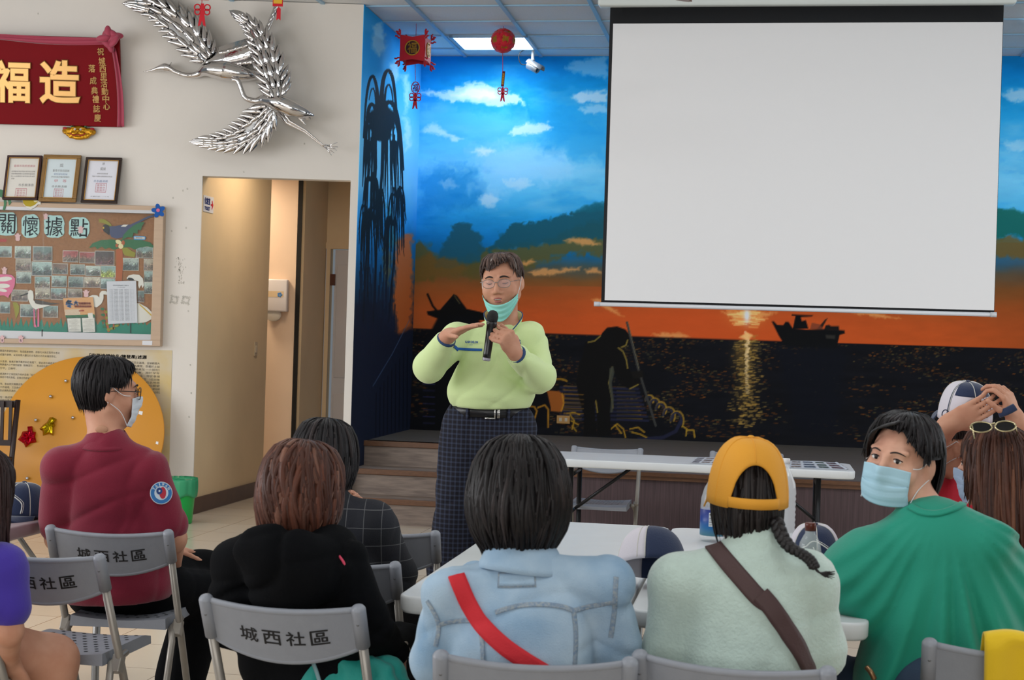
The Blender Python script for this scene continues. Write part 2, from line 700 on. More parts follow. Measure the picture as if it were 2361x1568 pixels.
# ceiling: suspended tiles in a blue-grey metal grid
m_tile = mat('ceiling_tile', '#e8e9e8', 0.9, noise=(90, 0.06), bump=(140, 0.1), spec=0.2)
m_bar = mat('ceiling_grid_metal', '#9cc0d8', 0.45, spec=0.5)
mb = MB()
mb.box((0.8, 6.0, CEIL + 0.03), (15.5, 22, 0.05))
g0 = at_z(1068, 124.5, CEIL)
sg = (g0 - K0).dot(EX)
tg = (at_z(1180, 12, CEIL) - K0).dot(ED)
MR = ROOM(K0)
TW, TD = 0.69, 0.565
for i in range(-9, 11):
 s = sg + i * TW
 if s > -0.35 + 0.001 or True:
  mb.box((s, -9.2, CEIL - 0.003), (0.03, 18.4, 0.014), MR, 1)
for j in range(-28, 4):
 t = tg + j * TD
 mb.box((0.6, t, CEIL - 0.002), (14.5, 0.016, 0.010), MR, 1)
mb.build('ceiling', [m_tile, m_bar], kind='structure')
# stage-side wall pieces and the white wall with the opening
XA = P(467, 405, WALL_Y).x
XB = P(808.7, 415.5, WALL_Y).x
XJ = -1.222
ZT = P(640, 411, WALL_Y).z
mb = MB()
mb.box(((XA - 5.5) / 2, WALL_Y + 0.06, CEIL / 2), (XA + 5.5, 0.12, CEIL))
mb.box(((XA + XJ) / 2, WALL_Y + 0.06, (ZT + CEIL) / 2), (XJ - XA, 0.12, CEIL - ZT))
mb.box(((XB + XJ) / 2, WALL_Y + 0.06, ZT / 2), (XJ - XB, 0.12, ZT))
wall_left = mb.build('wall_left', M_wall, kind='structure')
# passage behind the opening
mb = MB()
pa = Vector((XA, WALL_Y + 0.02, 0))
pb = pa + ED * 1.64
nL = -EX
mb.add([pa, pb, pb + nL * 0.1, pa + nL * 0.1] + [q + UP * 3.0 for q in (pa, pb, pb + nL * 0.1, pa + nL * 0.1)],
 [(0, 1, 5, 4), (1, 2, 6, 5), (2, 3, 7, 6), (3, 0, 4, 7), (4, 5, 6, 7)])
mb.build('wall_passage', M_cream, kind='structure')
yb = 14.0
xg = P(688, 600, yb).x
m_peach = mat('peach_paint', '#e6cbb0', 0.7, noise=(3, 0.05), spec=0.25)
mb = MB()
mb.box(((xg - 3.4) / 2 - 0.02, yb + 0.05, 1.5), (xg + 3.4, 0.1, 3.0))
mb.build('wall_washroom', m_peach, kind='structure')
mb = MB()
ga = Vector((xg + 0.045, yb + 0.03, 0))
gb = ga + ED * 0.72
mb.add([ga, gb, gb - EX * 0.05, ga - EX * 0.05] + [q + UP * 3.0 for q in (ga, gb, gb - EX * 0.05, ga - EX * 0.05)],
 [(0, 1, 5, 4), (1, 2, 6, 5), (2, 3, 7, 6), (3, 0, 4, 7), (4, 5, 6, 7)])
dz = 2.25
mb.box(gb + EX * 0.55 + UP * ((dz + 0.06 + 3.0) / 2) + ED * 0.03, (1.1, 0.06, 3.0 - dz - 0.06), R=MR.to_3x3())
mb.build('wall_corridor', M_cream, kind='structure')
mb = MB()
mb.box(Vector((xg + 0.005, yb - 0.005, 1.5)), (0.035, 0.03, 3.0))
mb.build('trim_1', M_blackgap, kind='structure')
mb = MB()
mb.add([(-3.5, WALL_Y + 0.12, 3.0), (-1.29, WALL_Y + 0.12, 3.0), (-0.97, 13.8, 3.0), (-0.75, 15.2, 3.0), (-3.5, 15.2, 3.0)], [(4, 3, 2, 1, 0)])
mb.build('ceiling_passage', M_cream, kind='structure')
# skirting
mb = MB()
mb.box(pa + ED * 0.82 + EX * 0.006 + UP * 0.06, (0.014, 1.66, 0.125), R=MR.to_3x3())
mb.build('baseboard_passage', M_brown, kind='structure')
mb = MB()
mb.box(((XA - 5.5) / 2, WALL_Y - 0.007, 0.06), (XA + 5.5, 0.014, 0.125))
mb.build('baseboard_left', M_brown, kind='structure')
# white panelled door at the end of the passage
mw = mat('white_door_paint', '#c9c8cc', 0.4)
mh = mat('brown_hinge', '#5a3526', 0.4, metal=0.3)
RD = MR.to_3x3()
dp = gb + ED * 0.02
mb = MB()
mb.box(dp + EX * 0.03 + UP * dz / 2, (0.04, 0.09, dz), R=RD)
mb.box(dp + EX * 0.45 + UP * (dz + 0.03), (0.9, 0.09, 0.06), R=RD)
dfr = mb.build('door_1', M_cream, kind='structure')
mb = MB()
mb.box(dp + EX * 0.46 + UP * (dz / 2), (0.74, 0.035, dz - 0.02), R=RD)
for (z0, z1) in ((0.15, 0.85), (1.0, 2.1)):
 for s0 in (0.26, 0.66):
  mb.rbox(dp + EX * s0 + ED * -0.018 + UP * (z0 + z1) / 2, (0.3, 0.02, z1 - z0), 0.009, R=RD)
mb.build('door_leaf', mw, dfr)
for z in (0.35, 1.95):
 mb = MB()
 mb.box(dp + EX * 0.075 - ED * 0.02 + UP * z, (0.05, 0.03, 0.11), R=RD)
 mb.build('hinge', mh, dfr)
# warm lamp inside the passage
l = bpy.data.lights.new('passage_lamp', 'AREA')
l.size = 0.6
l.energy = 22
l.color = (1.0, 0.80, 0.58)
o = bpy.data.objects.new('passage_lamp', l)
C.objects.link(o)
o.location = (-1.76, 12.3, 2.96)
l2_ = bpy.data.lights.new('washroom_lamp', 'AREA')
l2_.size = 0.4
l2_.energy = 42
l2_.color = (1.0, 0.82, 0.62)
o = bpy.data.objects.new('washroom_lamp', l2_)
C.objects.link(o)
o.location = (-2.75, 13.5, 2.9)
# ---------------------------------------------------------------- stage, steps
m_plank = mat('stage_plank', '#5f574e', 0.55, noise=(6, 0.35), bump=(20, 0.25), stretch=(0.6, 14, 1))
m_step = mat('step_vinyl', '#8f7f73', 0.5, noise=(5, 0.35), bump=(14, 0.1), stretch=(1, 3, 9), color2='#6e6058')
m_nose = mat('step_nosing', '#6e4a31', 0.4, noise=(12, 0.3), stretch=(2, 8, 8))
m_front = mat('stage_front_panel', '#574548', 0.6, noise=(7, 0.3), stretch=(16, 16, 0.5), color2='#443538')
SF, SS = -3.47, 1.3       # stage front line, stage left end
T3, T2, T1 = -1.69, -2.04, -2.33
mb = MB()
mb.box(((SS + 8) / 2, (SF + 0) / 2, STAGE - 0.02), (8 - SS, -SF, 0.04), MR)
mb.box((SS / 2, (T3 + 0.03) / 2, STAGE - 0.02), (SS, -T3 - 0.03, 0.04), MR)
mb.build('floor_stage', m_plank, kind='structure')
mb = MB()
mb.box(((SS + 8) / 2, SF + 0.03, STAGE / 2 - 0.02), (8 - SS, 0.04, STAGE - 0.04), MR)
mb.box((SS + 0.03, (SF + T3) / 2 - 0.01, STAGE / 2 - 0.02), (0.04, T3 - SF, STAGE - 0.04), MR)
mb.build('wall_stage_front', m_front, kind='structure')
mb = MB()
mb.box(((SS + 8) / 2, SF + 0.005, STAGE - 0.012), (8 - SS, 0.05, 0.024), MR)
mb.box(((SS + 8) / 2, SF + 0.008, STAGE - 0.036), (8 - SS, 0.03, 0.028), MR)
mb.build('trim_2', m_nose, kind='structure')
steps = thing('stage_steps', 'three grey vinyl wood-grain steps with brown nosings up to the stage', 'steps', R(SS / 2, T1 - 0.05, 0))
H3 = STAGE / 3
for i, (t0, t1) in enumerate(((T1, T2), (T2, T3), (T3, T3 + 0.12))):
 z = H3 * (i + 1)
 s0 = 0.02 if i else 0.06
 mb = MB()
 mb.box(((s0 + SS) / 2, (t0 + 0.02 + t1 + 0.03) / 2, z - H3 / 2), (SS - s0, t1 - t0 + 0.01, H3), MR)
 mb.build('step', m_step, steps)
 mb = MB()
 mb.box(((s0 + SS) / 2, t0 + 0.012, z - 0.018), (SS - s0, 0.034, 0.042), MR)
 mb.build('nosing', m_nose, steps, label='brown wooden nosing', bevel=0.004)
# recessed fluorescent panel in the stage ceiling
c4 = [at_z(1040 + 6, 81, CEIL), at_z(1216, 81.5, CEIL), at_z(1216, 111, CEIL)]
ctr = at_z(1139, 96, CEIL)
lp = thing('ceiling_light', 'square fluorescent light panel glowing in the ceiling above the stage', 'light', ctr)
lm = mat('lamp_diffuser', (0.9, 0.95, 1.0), 0.4, emit=((0.86, 0.94, 1.0), 9.0))
RD = MR.to_3x3()
mb = MB()
mb.box(ctr - UP * 0.006, (0.60, 0.52, 0.012), R=RD)
mb.build('diffuser', lm, lp)
mb = MB()
for dx, dy, sx, sy in ((0.32, 0, 0.03, 0.56), (-0.32, 0, 0.03, 0.56), (0, 0.27, 0.67, 0.02), (0, -0.27, 0.67, 0.02)):
 mb.box(ctr + EX * dx + ED * dy - UP * 0.01, (sx, sy, 0.022), R=RD)
mb.build('frame', m_bar, lp)
l = bpy.data.lights.new('stage_panel_light', 'AREA')
l.shape = 'RECTANGLE'
l.size, l.size_y = 0.6, 0.5
l.energy = 12
l.color = (0.86, 0.94, 1.0)
o = bpy.data.objects.new('stage_panel_light', l)
C.objects.link(o)
o.location = ctr - UP * 0.03
for k, (s, t) in enumerate(((2.9, -1.6), (5.4, -1.6))):
 q = R(s, t, CEIL - 0.02)
 lp2 = copy_tree(lp)
 lp2.location = q
 lp2['label'] = 'second fluorescent ceiling panel, hidden behind the projection screen' if k == 0 else 'fluorescent ceiling panel right of the screen above the stage'
 o2 = o.copy()
 C.objects.link(o2)
 o2.location = q - UP * 0.03
# rows of the same fluorescent panels over the hall floor light the audience from above
for x, y in ((-2.2, 7.6), (1.4, 7.0), (4.2, 6.4), (-2.6, 3.4), (1.0, 2.8), (4.0, 2.6)):
 l = bpy.data.lights.new('hall_panel_light', 'AREA')
 l.shape = 'RECTANGLE'
 l.size, l.size_y = 1.2, 0.6
 l.energy = 36
 l.color = (0.92, 0.96, 1.0)
 o = bpy.data.objects.new('hall_panel_light', l)
 C.objects.link(o)
 o.location = (x, y, CEIL - 0.05)
# ---------------------------------------------------------------- the painted stage walls
MK = 1.42
def proj(Pw):
 x, y, z = Pw[:, 0] / Pw[:, 1] * FPX, Pw[:, 1], (Pw[:, 2] - CH) / Pw[:, 1] * FPX
 u = x * _c + z * _s
 v = -x * _s + z * _c
 return CX + u, CY - v
def s2l(c):
 c = np.clip(c, 0, 255) / 255.0
 return np.where(c <= 0.04045, c / 12.92, ((c + 0.055) / 1.055) ** 2.4)
class Paint:
 def __init__(self, X, Y):
  self.X, self.Y = X, Y
  self.c = np.zeros((len(X), 3))
 def grad(self, coord, stops):
  ys = [a for a, _ in stops]
  for i in range(3):
   self.c[:, i] = np.interp(coord, ys, [b[i] for _, b in stops])
 def mix(self, a, col):
  a = np.clip(a, 0, 1)[:, None]
  self.c = self.c * (1 - a) + np.array(col, float) * a
 def inside(self, poly, soft=1.1, rough=0.0, seed=3, scale=14):
  """signed coverage of a polygon with optionally ragged, soft edges"""
  X, Y = self.X, self.Y
  if rough:
   X = X + rough * fbm(X / scale, Y / scale, seed)
   Y = Y + rough * fbm(X / scale + 50, Y / scale + 20, seed + 9)
  m = 30 + rough + soft
  xs, ys = [p[0] for p in poly], [p[1] for p in poly]
  sel = (X > min(xs) - m) & (X < max(xs) + m) & (Y > min(ys) - m) & (Y < max(ys) + m)
  out = np.zeros(len(X))
  x, y = X[sel], Y[sel]
  inn = np.zeros(len(x), bool)
  dist = np.full(len(x), 1e9)
  n = len(poly)
  for i in range(n):
   (x1, y1), (x2, y2) = poly[i], poly[(i + 1) % n]
   cond = (y1 > y) != (y2 > y)
   with np.errstate(divide='ignore', invalid='ignore'):
    xi = (x2 - x1) * (y - y1) / ((y2 - y1) if y2 != y1 else 1e-9) + x1
   inn ^= cond & (x < xi)
   if soft:
    dx, dy = x2 - x1, y2 - y1
    t = np.clip(((x - x1) * dx + (y - y1) * dy) / max(dx * dx + dy * dy, 1e-9), 0, 1)
    dist = np.minimum(dist, np.hypot(x - x1 - t * dx, y - y1 - t * dy))
  if soft:
   sd = np.where(inn, dist, -dist)
   out[sel] = np.clip(0.5 + sd / (2 * soft), 0, 1)
  else:
   out[sel] = inn
  return out
 def poly(self, pts, col, a=1.0, **k):
  self.mix(a * self.inside(pts, **k), col)
 def stroke(self, pts, w, col, a=1.0, w2=None, soft=1.6):
  pts = [tuple(p) for p in pts]
  w2 = w if w2 is None else w2
  mw = max(w, w2) + 3
  xs, ys = [p[0] for p in pts], [p[1] for p in pts]
  sel = np.where((self.X > min(xs) - mw) & (self.X < max(xs) + mw) & (self.Y > min(ys) - mw) & (self.Y < max(ys) + mw))[0]
  if not len(sel):
   return
  x, y = self.X[sel], self.Y[sel]
  cov = np.zeros(len(sel))
  L = [0]
  for i in range(len(pts) - 1):
   L.append(L[-1] + math.hypot(pts[i + 1][0] - pts[i][0], pts[i + 1][1] - pts[i][1]))
  for i in range(len(pts) - 1):
   (x1, y1), (x2, y2) = pts[i], pts[i + 1]
   dx, dy = x2 - x1, y2 - y1
   t = np.clip(((x - x1) * dx + (y - y1) * dy) / max(dx * dx + dy * dy, 1e-9), 0, 1)
   d = np.hypot(x - x1 - t * dx, y - y1 - t * dy)
   q = (L[i] + t * (L[i + 1] - L[i])) / max(L[-1], 1e-9)
   wd = w + (w2 - w) * q
   cov = np.maximum(cov, np.clip((wd - d) / soft + 0.5, 0, 1))
  cov = (cov * a)[:, None]
  self.c[sel] = self.c[sel] * (1 - cov) + np.array(col, float) * cov
def arc(cx, cy, rx, ry, a0, a1, n=9):
 return [(cx + rx * cos(radians(a0 + (a1 - a0) * i / n)), cy + ry * sin(radians(a0 + (a1 - a0) * i / n))) for i in range(n + 1)]
def sky(pt, shift):
 X, Y = pt.X, pt.Y
 n1 = fbm(X / 120, Y / 45, 1)
 n2 = fbm(X / 40, Y / 14, 5)
 yy = Y - shift + 16 * n1
 pt.grad(yy, [(100, (8, 116, 180)), (150, (6, 128, 200)), (210, (20, 148, 214)), (300, (66, 174, 230)),
    (390, (110, 194, 236)), (445, (88, 184, 232)), (500, (38, 152, 214)), (550, (16, 122, 190)),
    (590, (20, 100, 150)), (615, (70, 82, 78)), (645, (122, 80, 42)), (690, (166, 82, 36)), (730, (192, 84, 36)),
    (830, (196, 82, 32))])
 pt.c *= (1 + 0.05 * n2)[:, None]
 pt.mix(np.clip(fbm(X / 90, Y / 30, 21) * 1.6 - 0.15, 0, 1) * ((Y > 150) & (Y < 500)) * 0.45, (136, 204, 240))
 pt.mix(np.clip(fbm(X / 70 + 9, Y / 28, 33) * 1.8 - 0.2, 0, 1) * ((Y > 150) & (Y < 520)) * 0.4, (6, 124, 200))
# back wall
NS, NZ = 850, 446
SM = 6.6
ss = np.linspace(0, SM, NS + 1)
zz = np.linspace(0.0, CEIL, NZ + 1)
SG, ZG = np.meshgrid(ss, zz)
SG, ZG = SG.ravel(), ZG.ravel()
Vw = np.stack([K0.x + EX.x * SG, K0.y + EX.y * SG, ZG], 1)
ii, jj = np.meshgrid(np.arange(NS), np.arange(NZ))
b = (jj * (NS + 1) + ii).ravel()
Fw = np.stack([b, b + 1, b + NS + 2, b + NS + 1], 1)
X, Y = proj(Vw)
pt = Paint(X, Y)
hz = np.interp(X, [900, 945, 1258, 2361, 2500], [755, 757, 769, 804, 809])
sky(pt, (hz - 770) * 0.6)
# darker, browner towards the far right and left edges of the sunset (as painted)
pt.mix(np.clip((X - 2150) / 250, 0, 1) * 0.45 * (Y > 560), (120, 62, 26))
pt.mix(np.clip((1120 - X) / 200, 0, 1) * 0.55 * (Y > 620), (140, 86, 44))
pt.mix(np.clip(1 - np.abs(X - 1600) / 520, 0, 1) * 0.6 * (Y > 660), (208, 82, 36))
for pts, c_, a_ in (([(960, 400), (1010, 385), (1080, 390), (1110, 420), (1100, 470), (1040, 490), (960, 480)], (14, 122, 196), 0.6), ([(1080, 350), (1160, 330), (1260, 345), (1330, 380), (1280, 420), (1180, 425), (1110, 400)], (150, 206, 244), 0.55),
     ([(1090, 420), (1150, 415), (1180, 440), (1140, 470), (1105, 460)], (150, 206, 244), 0.5), ([(1220, 250), (1330, 260), (1400, 300), (1400, 380), (1320, 360), (1250, 320)], (16, 140, 210), 0.45),
     ([(960, 235), (1080, 250), (1200, 262), (1240, 300), (1120, 330), (980, 330)], (96, 188, 244), 0.5), ([(960, 130), (1200, 128), (1400, 132), (1400, 170), (1200, 175), (960, 180)], (6, 122, 196), 0.5)):
 pt.poly(pts, c_, a_, soft=16, rough=26, seed=71, scale=18)
# dusk cloud banks, olive and teal
OL, TE = (92, 84, 40), (24, 82, 98)
pt.poly([(940, 560), (960, 555), (985, 562), (1010, 600), (1060, 600), (1120, 570), (1240, 560), (1330, 520), (1410, 505), (1410, 590), (1320, 585),
  (1260, 600), (1200, 625), (1100, 640), (1040, 630), (1000, 640), (940, 650)], OL, 0.85, soft=7, rough=16, seed=11)
pt.poly([(1005, 610), (1015, 570), (1035, 545), (1040, 518), (1062, 512), (1090, 524), (1110, 556), (1120, 580), (1100, 600), (1060, 615), (1020, 618)],
  (30, 86, 104), 0.92, soft=3, rough=12, seed=12)
pt.poly([(1150, 540), (1185, 516), (1230, 512), (1300, 496), (1420, 470), (1420, 560), (1330, 545), (1290, 560), (1210, 570), (1150, 575), (1120, 590)],
  TE, 0.92, soft=3, rough=13, seed=14)
pt.poly([(1320, 490), (1350, 472), (1420, 460), (1420, 480), (1360, 488)], (22, 96, 116), 0.85, soft=3, rough=6, seed=15)
pt.poly([(950, 600), (985, 585), (1030, 595), (1080, 612), (1060, 640), (1000, 640), (950, 650)], (110, 84, 40), 0.8, soft=6, rough=12, seed=16)
pt.poly([(2280, 470), (2320, 480), (2400, 500), (2400, 560), (2330, 540), (2280, 560)], (20, 96, 86), 0.9, soft=4, rough=12, seed=17)
pt.poly([(2280, 555), (2330, 545), (2400, 560), (2400, 600), (2280, 590)], (112, 84, 32), 0.8, soft=5, rough=10, seed=18)
# light clouds
WC = (206, 226, 242)
for pts, a in ([(968, 214), (990, 205), (1020, 212), (1050, 205), (1072, 192), (1100, 190), (1130, 196), (1150, 205), (1190, 218), (1216, 240),
    (1190, 236), (1150, 246), (1120, 240), (1080, 234), (1040, 236), (1000, 222)], 0.8), \
   ([(970, 302), (985, 290), (1003, 285), (1020, 298), (1040, 310), (1066, 318), (1050, 326), (1020, 314), (995, 304)], 0.7), \
   ([(1170, 308), (1190, 290), (1215, 284), (1262, 285), (1276, 296), (1250, 306), (1210, 312)], 0.75), \
   ([(1090, 350), (1110, 337), (1130, 342), (1144, 352), (1115, 360)], 0.7), \
   ([(1318, 225), (1350, 212), (1400, 212), (1400, 232), (1340, 236)], 0.75), \
   ([(1300, 160), (1330, 140), (1400, 130), (1400, 180), (1350, 172)], 0.4), \
   ([(1335, 250), (1370, 240), (1400, 238), (1400, 262), (1350, 262)], 0.5), \
   ([(1100, 455), (1130, 445), (1150, 460), (1135, 478), (1110, 470)], 0.55), \
   ([(1160, 415), (1210, 408), (1230, 425), (1200, 440), (1170, 432)], 0.4), \
   ([(1010, 420), (1040, 414), (1060, 428), (1030, 436)], 0.35), \
   ([(2310, 215), (2350, 205), (2400, 215), (2400, 232), (2330, 232)], 0.6), \
   ([(2310, 330), (2370, 322), (2400, 340), (2330, 348)], 0.4):
 pt.poly(pts, WC, a, soft=4, rough=9, seed=31, scale=9)
pt.poly([(1040, 218), (1090, 205), (1140, 210), (1150, 228), (1090, 230)], (238, 244, 250), 0.7, soft=6, rough=8, seed=32)
for pts in ([(1300, 556), (1320, 548), (1350, 550), (1386, 562), (1370, 568), (1330, 562)],
   [(1215, 628), (1250, 618), (1290, 622), (1340, 616), (1330, 626), (1270, 634), (1230, 636)],
   [(1348, 622), (1376, 618), (1390, 630), (1355, 632)], [(1204, 606), (1226, 596), (1236, 604), (1212, 612)],
   [(1362, 690), (1390, 686), (1400, 700), (1440, 730), (1405, 716)], [(1660, 720), (1720, 716), (1790, 722), (1740, 738), (1690, 734)],
   [(1960, 720), (2010, 716), (2080, 736), (2010, 730)], [(1500, 772), (1560, 766), (1590, 778), (1530, 780)]):
 pt.poly(pts, (226, 158, 92), 0.75, soft=3, rough=6, seed=41, scale=8)
# sun
pt.mix(np.exp(-(((X - 1722) / 34) ** 2 + ((Y - 728) / 20) ** 2)) * 0.7, (240, 170, 90))
rs = np.random.default_rng(6)
for k in range(70):
 x, y = 1722 + rs.normal(0, 18), 732 + rs.normal(0, 9)
 pt.stroke([(x - rs.uniform(4, 16), y), (x + rs.uniform(4, 16), y + rs.uniform(-2, 2))], rs.uniform(0.8, 2.2), (246, 206, 130) if k % 2 else (236, 150, 80), 0.7)
pt.mix(np.exp(-(((X - 1722) / 7) ** 2 + ((Y - 728) / 17) ** 2)) * 0.95, (226, 236, 246))
# sea
sea = np.clip((Y - hz) / 1.6 + 0.5, 0, 1)
sc = np.array((16, 17, 22), float) * (1 + 0.25 * fbm(X / 60, Y / 12, 51))[:, None]
pt.c = pt.c * (1 - sea[:, None]) + sc * sea[:, None]
rs = np.random.default_rng(5)
for k in range(9000):
 x = rs.uniform(940, 2420)
 y = rs.uniform(0, 1) ** 1.2 * 225
 y0 = np.interp(x, [945, 1258, 2361], [757, 769, 804])
 if 1795 < x < 1965 and y > 15 and rs.random() < 0.85:
  continue
 dens = 0.5 + 0.5 * math.exp(-((x - 1310) / 120) ** 2) + 0.25 * math.exp(-((x - 1600) / 80) ** 2) + 0.35 * math.exp(-((x - 2200) / 180) ** 2)
 dens *= 0.55 + 0.6 * math.sin(x * 0.021 + 2.2 * math.sin(y * 0.05))
 if rs.random() > dens:
  continue
 w = rs.uniform(2, 7) * (0.7 + y / 300)
 col = np.array((138, 80, 30)) * (1 - 0.4 * rs.random()) if rs.random() < 0.72 else np.array((104, 92, 50))
 pt.stroke([(x, y0 + 3 + y), (x + w, y0 + 3 + y + w * 0.03)], rs.uniform(0.5, 1.0), col, rs.uniform(0.3, 0.85))
# sun glitter column
pt.mix(np.exp(-((X - 1718 - 4 * np.sin(Y / 17)) / 22) ** 2) * np.clip((985 - Y) / 180, 0, 1) * sea * 0.55, (140, 108, 50))
for k in range(420):
 y = rs.uniform(772, 985)
 x = 1719 + rs.normal(0, 13 + (y - 772) * 0.03)
 pt.stroke([(x, y), (x + rs.uniform(3, 10), y)], 0.9, (176, 140, 66), 0.6)
for k in range(60):
 y = 765 + k * 2.4
 x = 1722 + rs.normal(0, 2.0)
 pt.stroke([(x - rs.uniform(1, 4), y), (x + rs.uniform(1, 5), y + 1)], 1.2, (246, 214, 160), 0.9 - 0.009 * k)
pt.poly([(1704, 778), (1722, 766), (1736, 774), (1726, 784), (1716, 782)], (250, 190, 120), 0.9, soft=2, rough=3)
# ship
BK = (14, 15, 17)
pt.poly([(1779, 741), (1784, 741), (1792, 749), (1806, 750), (1811, 742), (1818, 742), (1828, 757), (1858, 760), (1900, 759), (1947, 762),
  (1948, 769), (1936, 772), (1930, 797), (1928, 803), (1812, 800), (1796, 775)], BK)
pt.poly([(1828, 758), (1834, 729), (1825, 728), (1826, 725), (1874, 727), (1873, 730), (1846, 731), (1849, 741), (1858, 738), (1864, 758)], BK)
pt.poly([(1884, 758), (1903, 736), (1908, 734), (1894, 759)], (40, 30, 26))
pt.poly([(1900, 760), (1904, 750), (1912, 749), (1916, 752), (1934, 752), (1935, 763)], (26, 22, 22))
pt.poly([(1868, 758), (1872, 744), (1890, 748), (1900, 760)], (120, 62, 44), 0.8)
pt.poly([(1903, 772), (1926, 773), (1925, 782), (1905, 780)], (46, 44, 40))
pt.poly([(1790, 802), (1950, 806), (1930, 1000), (1840, 1000)], (14, 17, 26), 0.7, soft=12, rough=10)
# worker with a pole on the raft
def zc(pts):
 return [(1220 + a / 2.069, 680 + b / 2.069) for a, b in pts]
for k in range(9):
 y = 440 + k * 19
 pt.stroke(zc([(150, y), (360 + 10 * k, y + 4), (520 + 6 * k, y + 8)]), 2.6, (34, 36, 58), 0.9)
 pt.stroke(zc([(165, y - 6), (250, y - 4)]), 0.9, (150, 112, 40), 0.7)
 pt.stroke(zc([(420, y - 2), (500 + 5 * k, y)]), 0.8, (130, 104, 44), 0.6)
for k, (a, b) in enumerate(((575, 500), (600, 520), (630, 545), (668, 575), (706, 600))):
 r = 20 + 3 * k
 pt.stroke(zc(arc(a, b, r, r + 2 + 3 * k, 170, 400)), 1.8, (150, 118, 44), 0.95)
 pt.stroke(zc(arc(a - 5, b + 2, r - 6, r - 4 + 3 * k, 180, 380)), 2.2, (40, 42, 62), 0.9)
pt.stroke(zc([(725, 600), (700, 650), (640, 680), (520, 690)]), 4, (34, 36, 58), 0.9)
pt.stroke(zc([(735, 628), (752, 640), (748, 672)]), 1.6, (160, 126, 40))
pt.stroke(zc([(755, 646), (785, 646), (790, 680)]), 1.6, (160, 126, 40))
for q in ([(390, 640), (420, 615), (450, 640), (460, 680)], [(410, 620), (440, 660)], [(480, 640), (520, 632), (550, 655)], [(490, 655), (530, 665), (560, 680)],
  [(180, 565), (215, 560), (240, 572)], [(195, 572), (215, 600), (205, 640)], [(200, 600), (235, 620)], [(205, 625), (225, 650)]):
 pt.stroke(zc(q), 1.5, (158, 122, 36))
WK = [(268, 225), (300, 218), (335, 212), (348, 182), (372, 156), (420, 150), (460, 165), (478, 190), (472, 232), (440, 255), (455, 300),
 (475, 350), (500, 385), (540, 368), (546, 392), (520, 430), (480, 450), (440, 430), (410, 380), (398, 350), (385, 440), (402, 520),
 (386, 560), (392, 672), (325, 676), (322, 560), (312, 500), (316, 600), (322, 672), (258, 672), (262, 580), (240, 500), (224, 420),
 (236, 340), (258, 280)]
pt.poly(zc(WK), (16, 15, 15))
for q in ([(282, 226), (312, 220), (340, 196)], [(425, 252), (448, 270), (464, 310), (470, 350)], [(470, 215), (462, 240), (440, 250)],
  [(396, 345), (380, 420), (392, 480), (400, 540)], [(318, 505), (326, 560)], [(500, 385), (538, 372)], [(480, 448), (520, 428)]):
 pt.stroke(zc(q), 1.5, (138, 118, 52), 0.9)
pt.poly(zc([(384, 350), (402, 340), (406, 372), (394, 420), (404, 500), (398, 560), (386, 560), (392, 500), (380, 430)]), (66, 68, 58), 0.9)
pt.stroke(zc([(467, 132), (520, 350), (604, 624)]), 2.6, (58, 58, 56))
pt.stroke(zc([(471, 132), (524, 350)]), 0.8, (120, 110, 80), 0.7)
pt.poly(zc([(482, 366), (540, 360), (546, 392), (500, 400)]), (24, 22, 20))
# figure in a conical hat, and a seated one with an orange sack
pt.poly([(1046, 678), (1054, 682), (1076, 712), (1120, 722), (1160, 740), (1010, 735), (986, 726), (984, 718), (1015, 714)], (14, 14, 15))
pt.poly([(1012, 728), (1100, 728), (1130, 800), (1130, 992), (985, 992), (992, 860), (988, 800), (990, 770)], (14, 15, 18), 1, soft=3)
pt.stroke([(986, 679), (998, 706), (1012, 722)], 2.6, (16, 16, 16))
pt.stroke([(1048, 682), (1060, 700)], 0.9, (110, 100, 60), 0.8)
for k in range(7):
 y = 885 + k * 15
 pt.stroke([(976, y), (1002, y + 1)], 1.1, (44, 46, 84), 0.8)
pt.poly([(1225, 915), (1245, 898), (1290, 903), (1302, 912), (1298, 944), (1290, 950), (1270, 948), (1266, 930), (1240, 925)], (150, 84, 34), 1, soft=1.2)
pt.stroke([(1296, 908), (1300, 930), (1294, 948)], 1.8, (176, 120, 36))
pt.poly([(1205, 880), (1240, 884), (1262, 905), (1270, 940), (1262, 985), (1205, 985)], (14, 14, 18))
pt.stroke(arc(1288, 884, 22, 10, 190, 330), 1.8, (150, 110, 30))
pt.stroke([(1219, 937), (1232, 938), (1238, 948), (1230, 975), (1226, 988)], 1.8, (160, 112, 34))
pt.stroke([(1240, 940), (1256, 934), (1264, 944), (1264, 985)], 1.8, (160, 112, 34))
for k in range(5):
 pt.stroke([(1300, 908 + k * 11), (1345, 910 + k * 11)], 1.0, (132, 96, 40), 0.7)
me = mesh_np('wall_back', Vw, Fw, False)
paint_attr(me, s2l(pt.c) * MK)
me.materials.append(mat_attr('mural_paint', 0.7, bump=(30, 0.1), spec=0.12))
wb = bpy.data.objects.new('wall_back', me)
C.objects.link(wb)
wb['kind'] = 'structure'
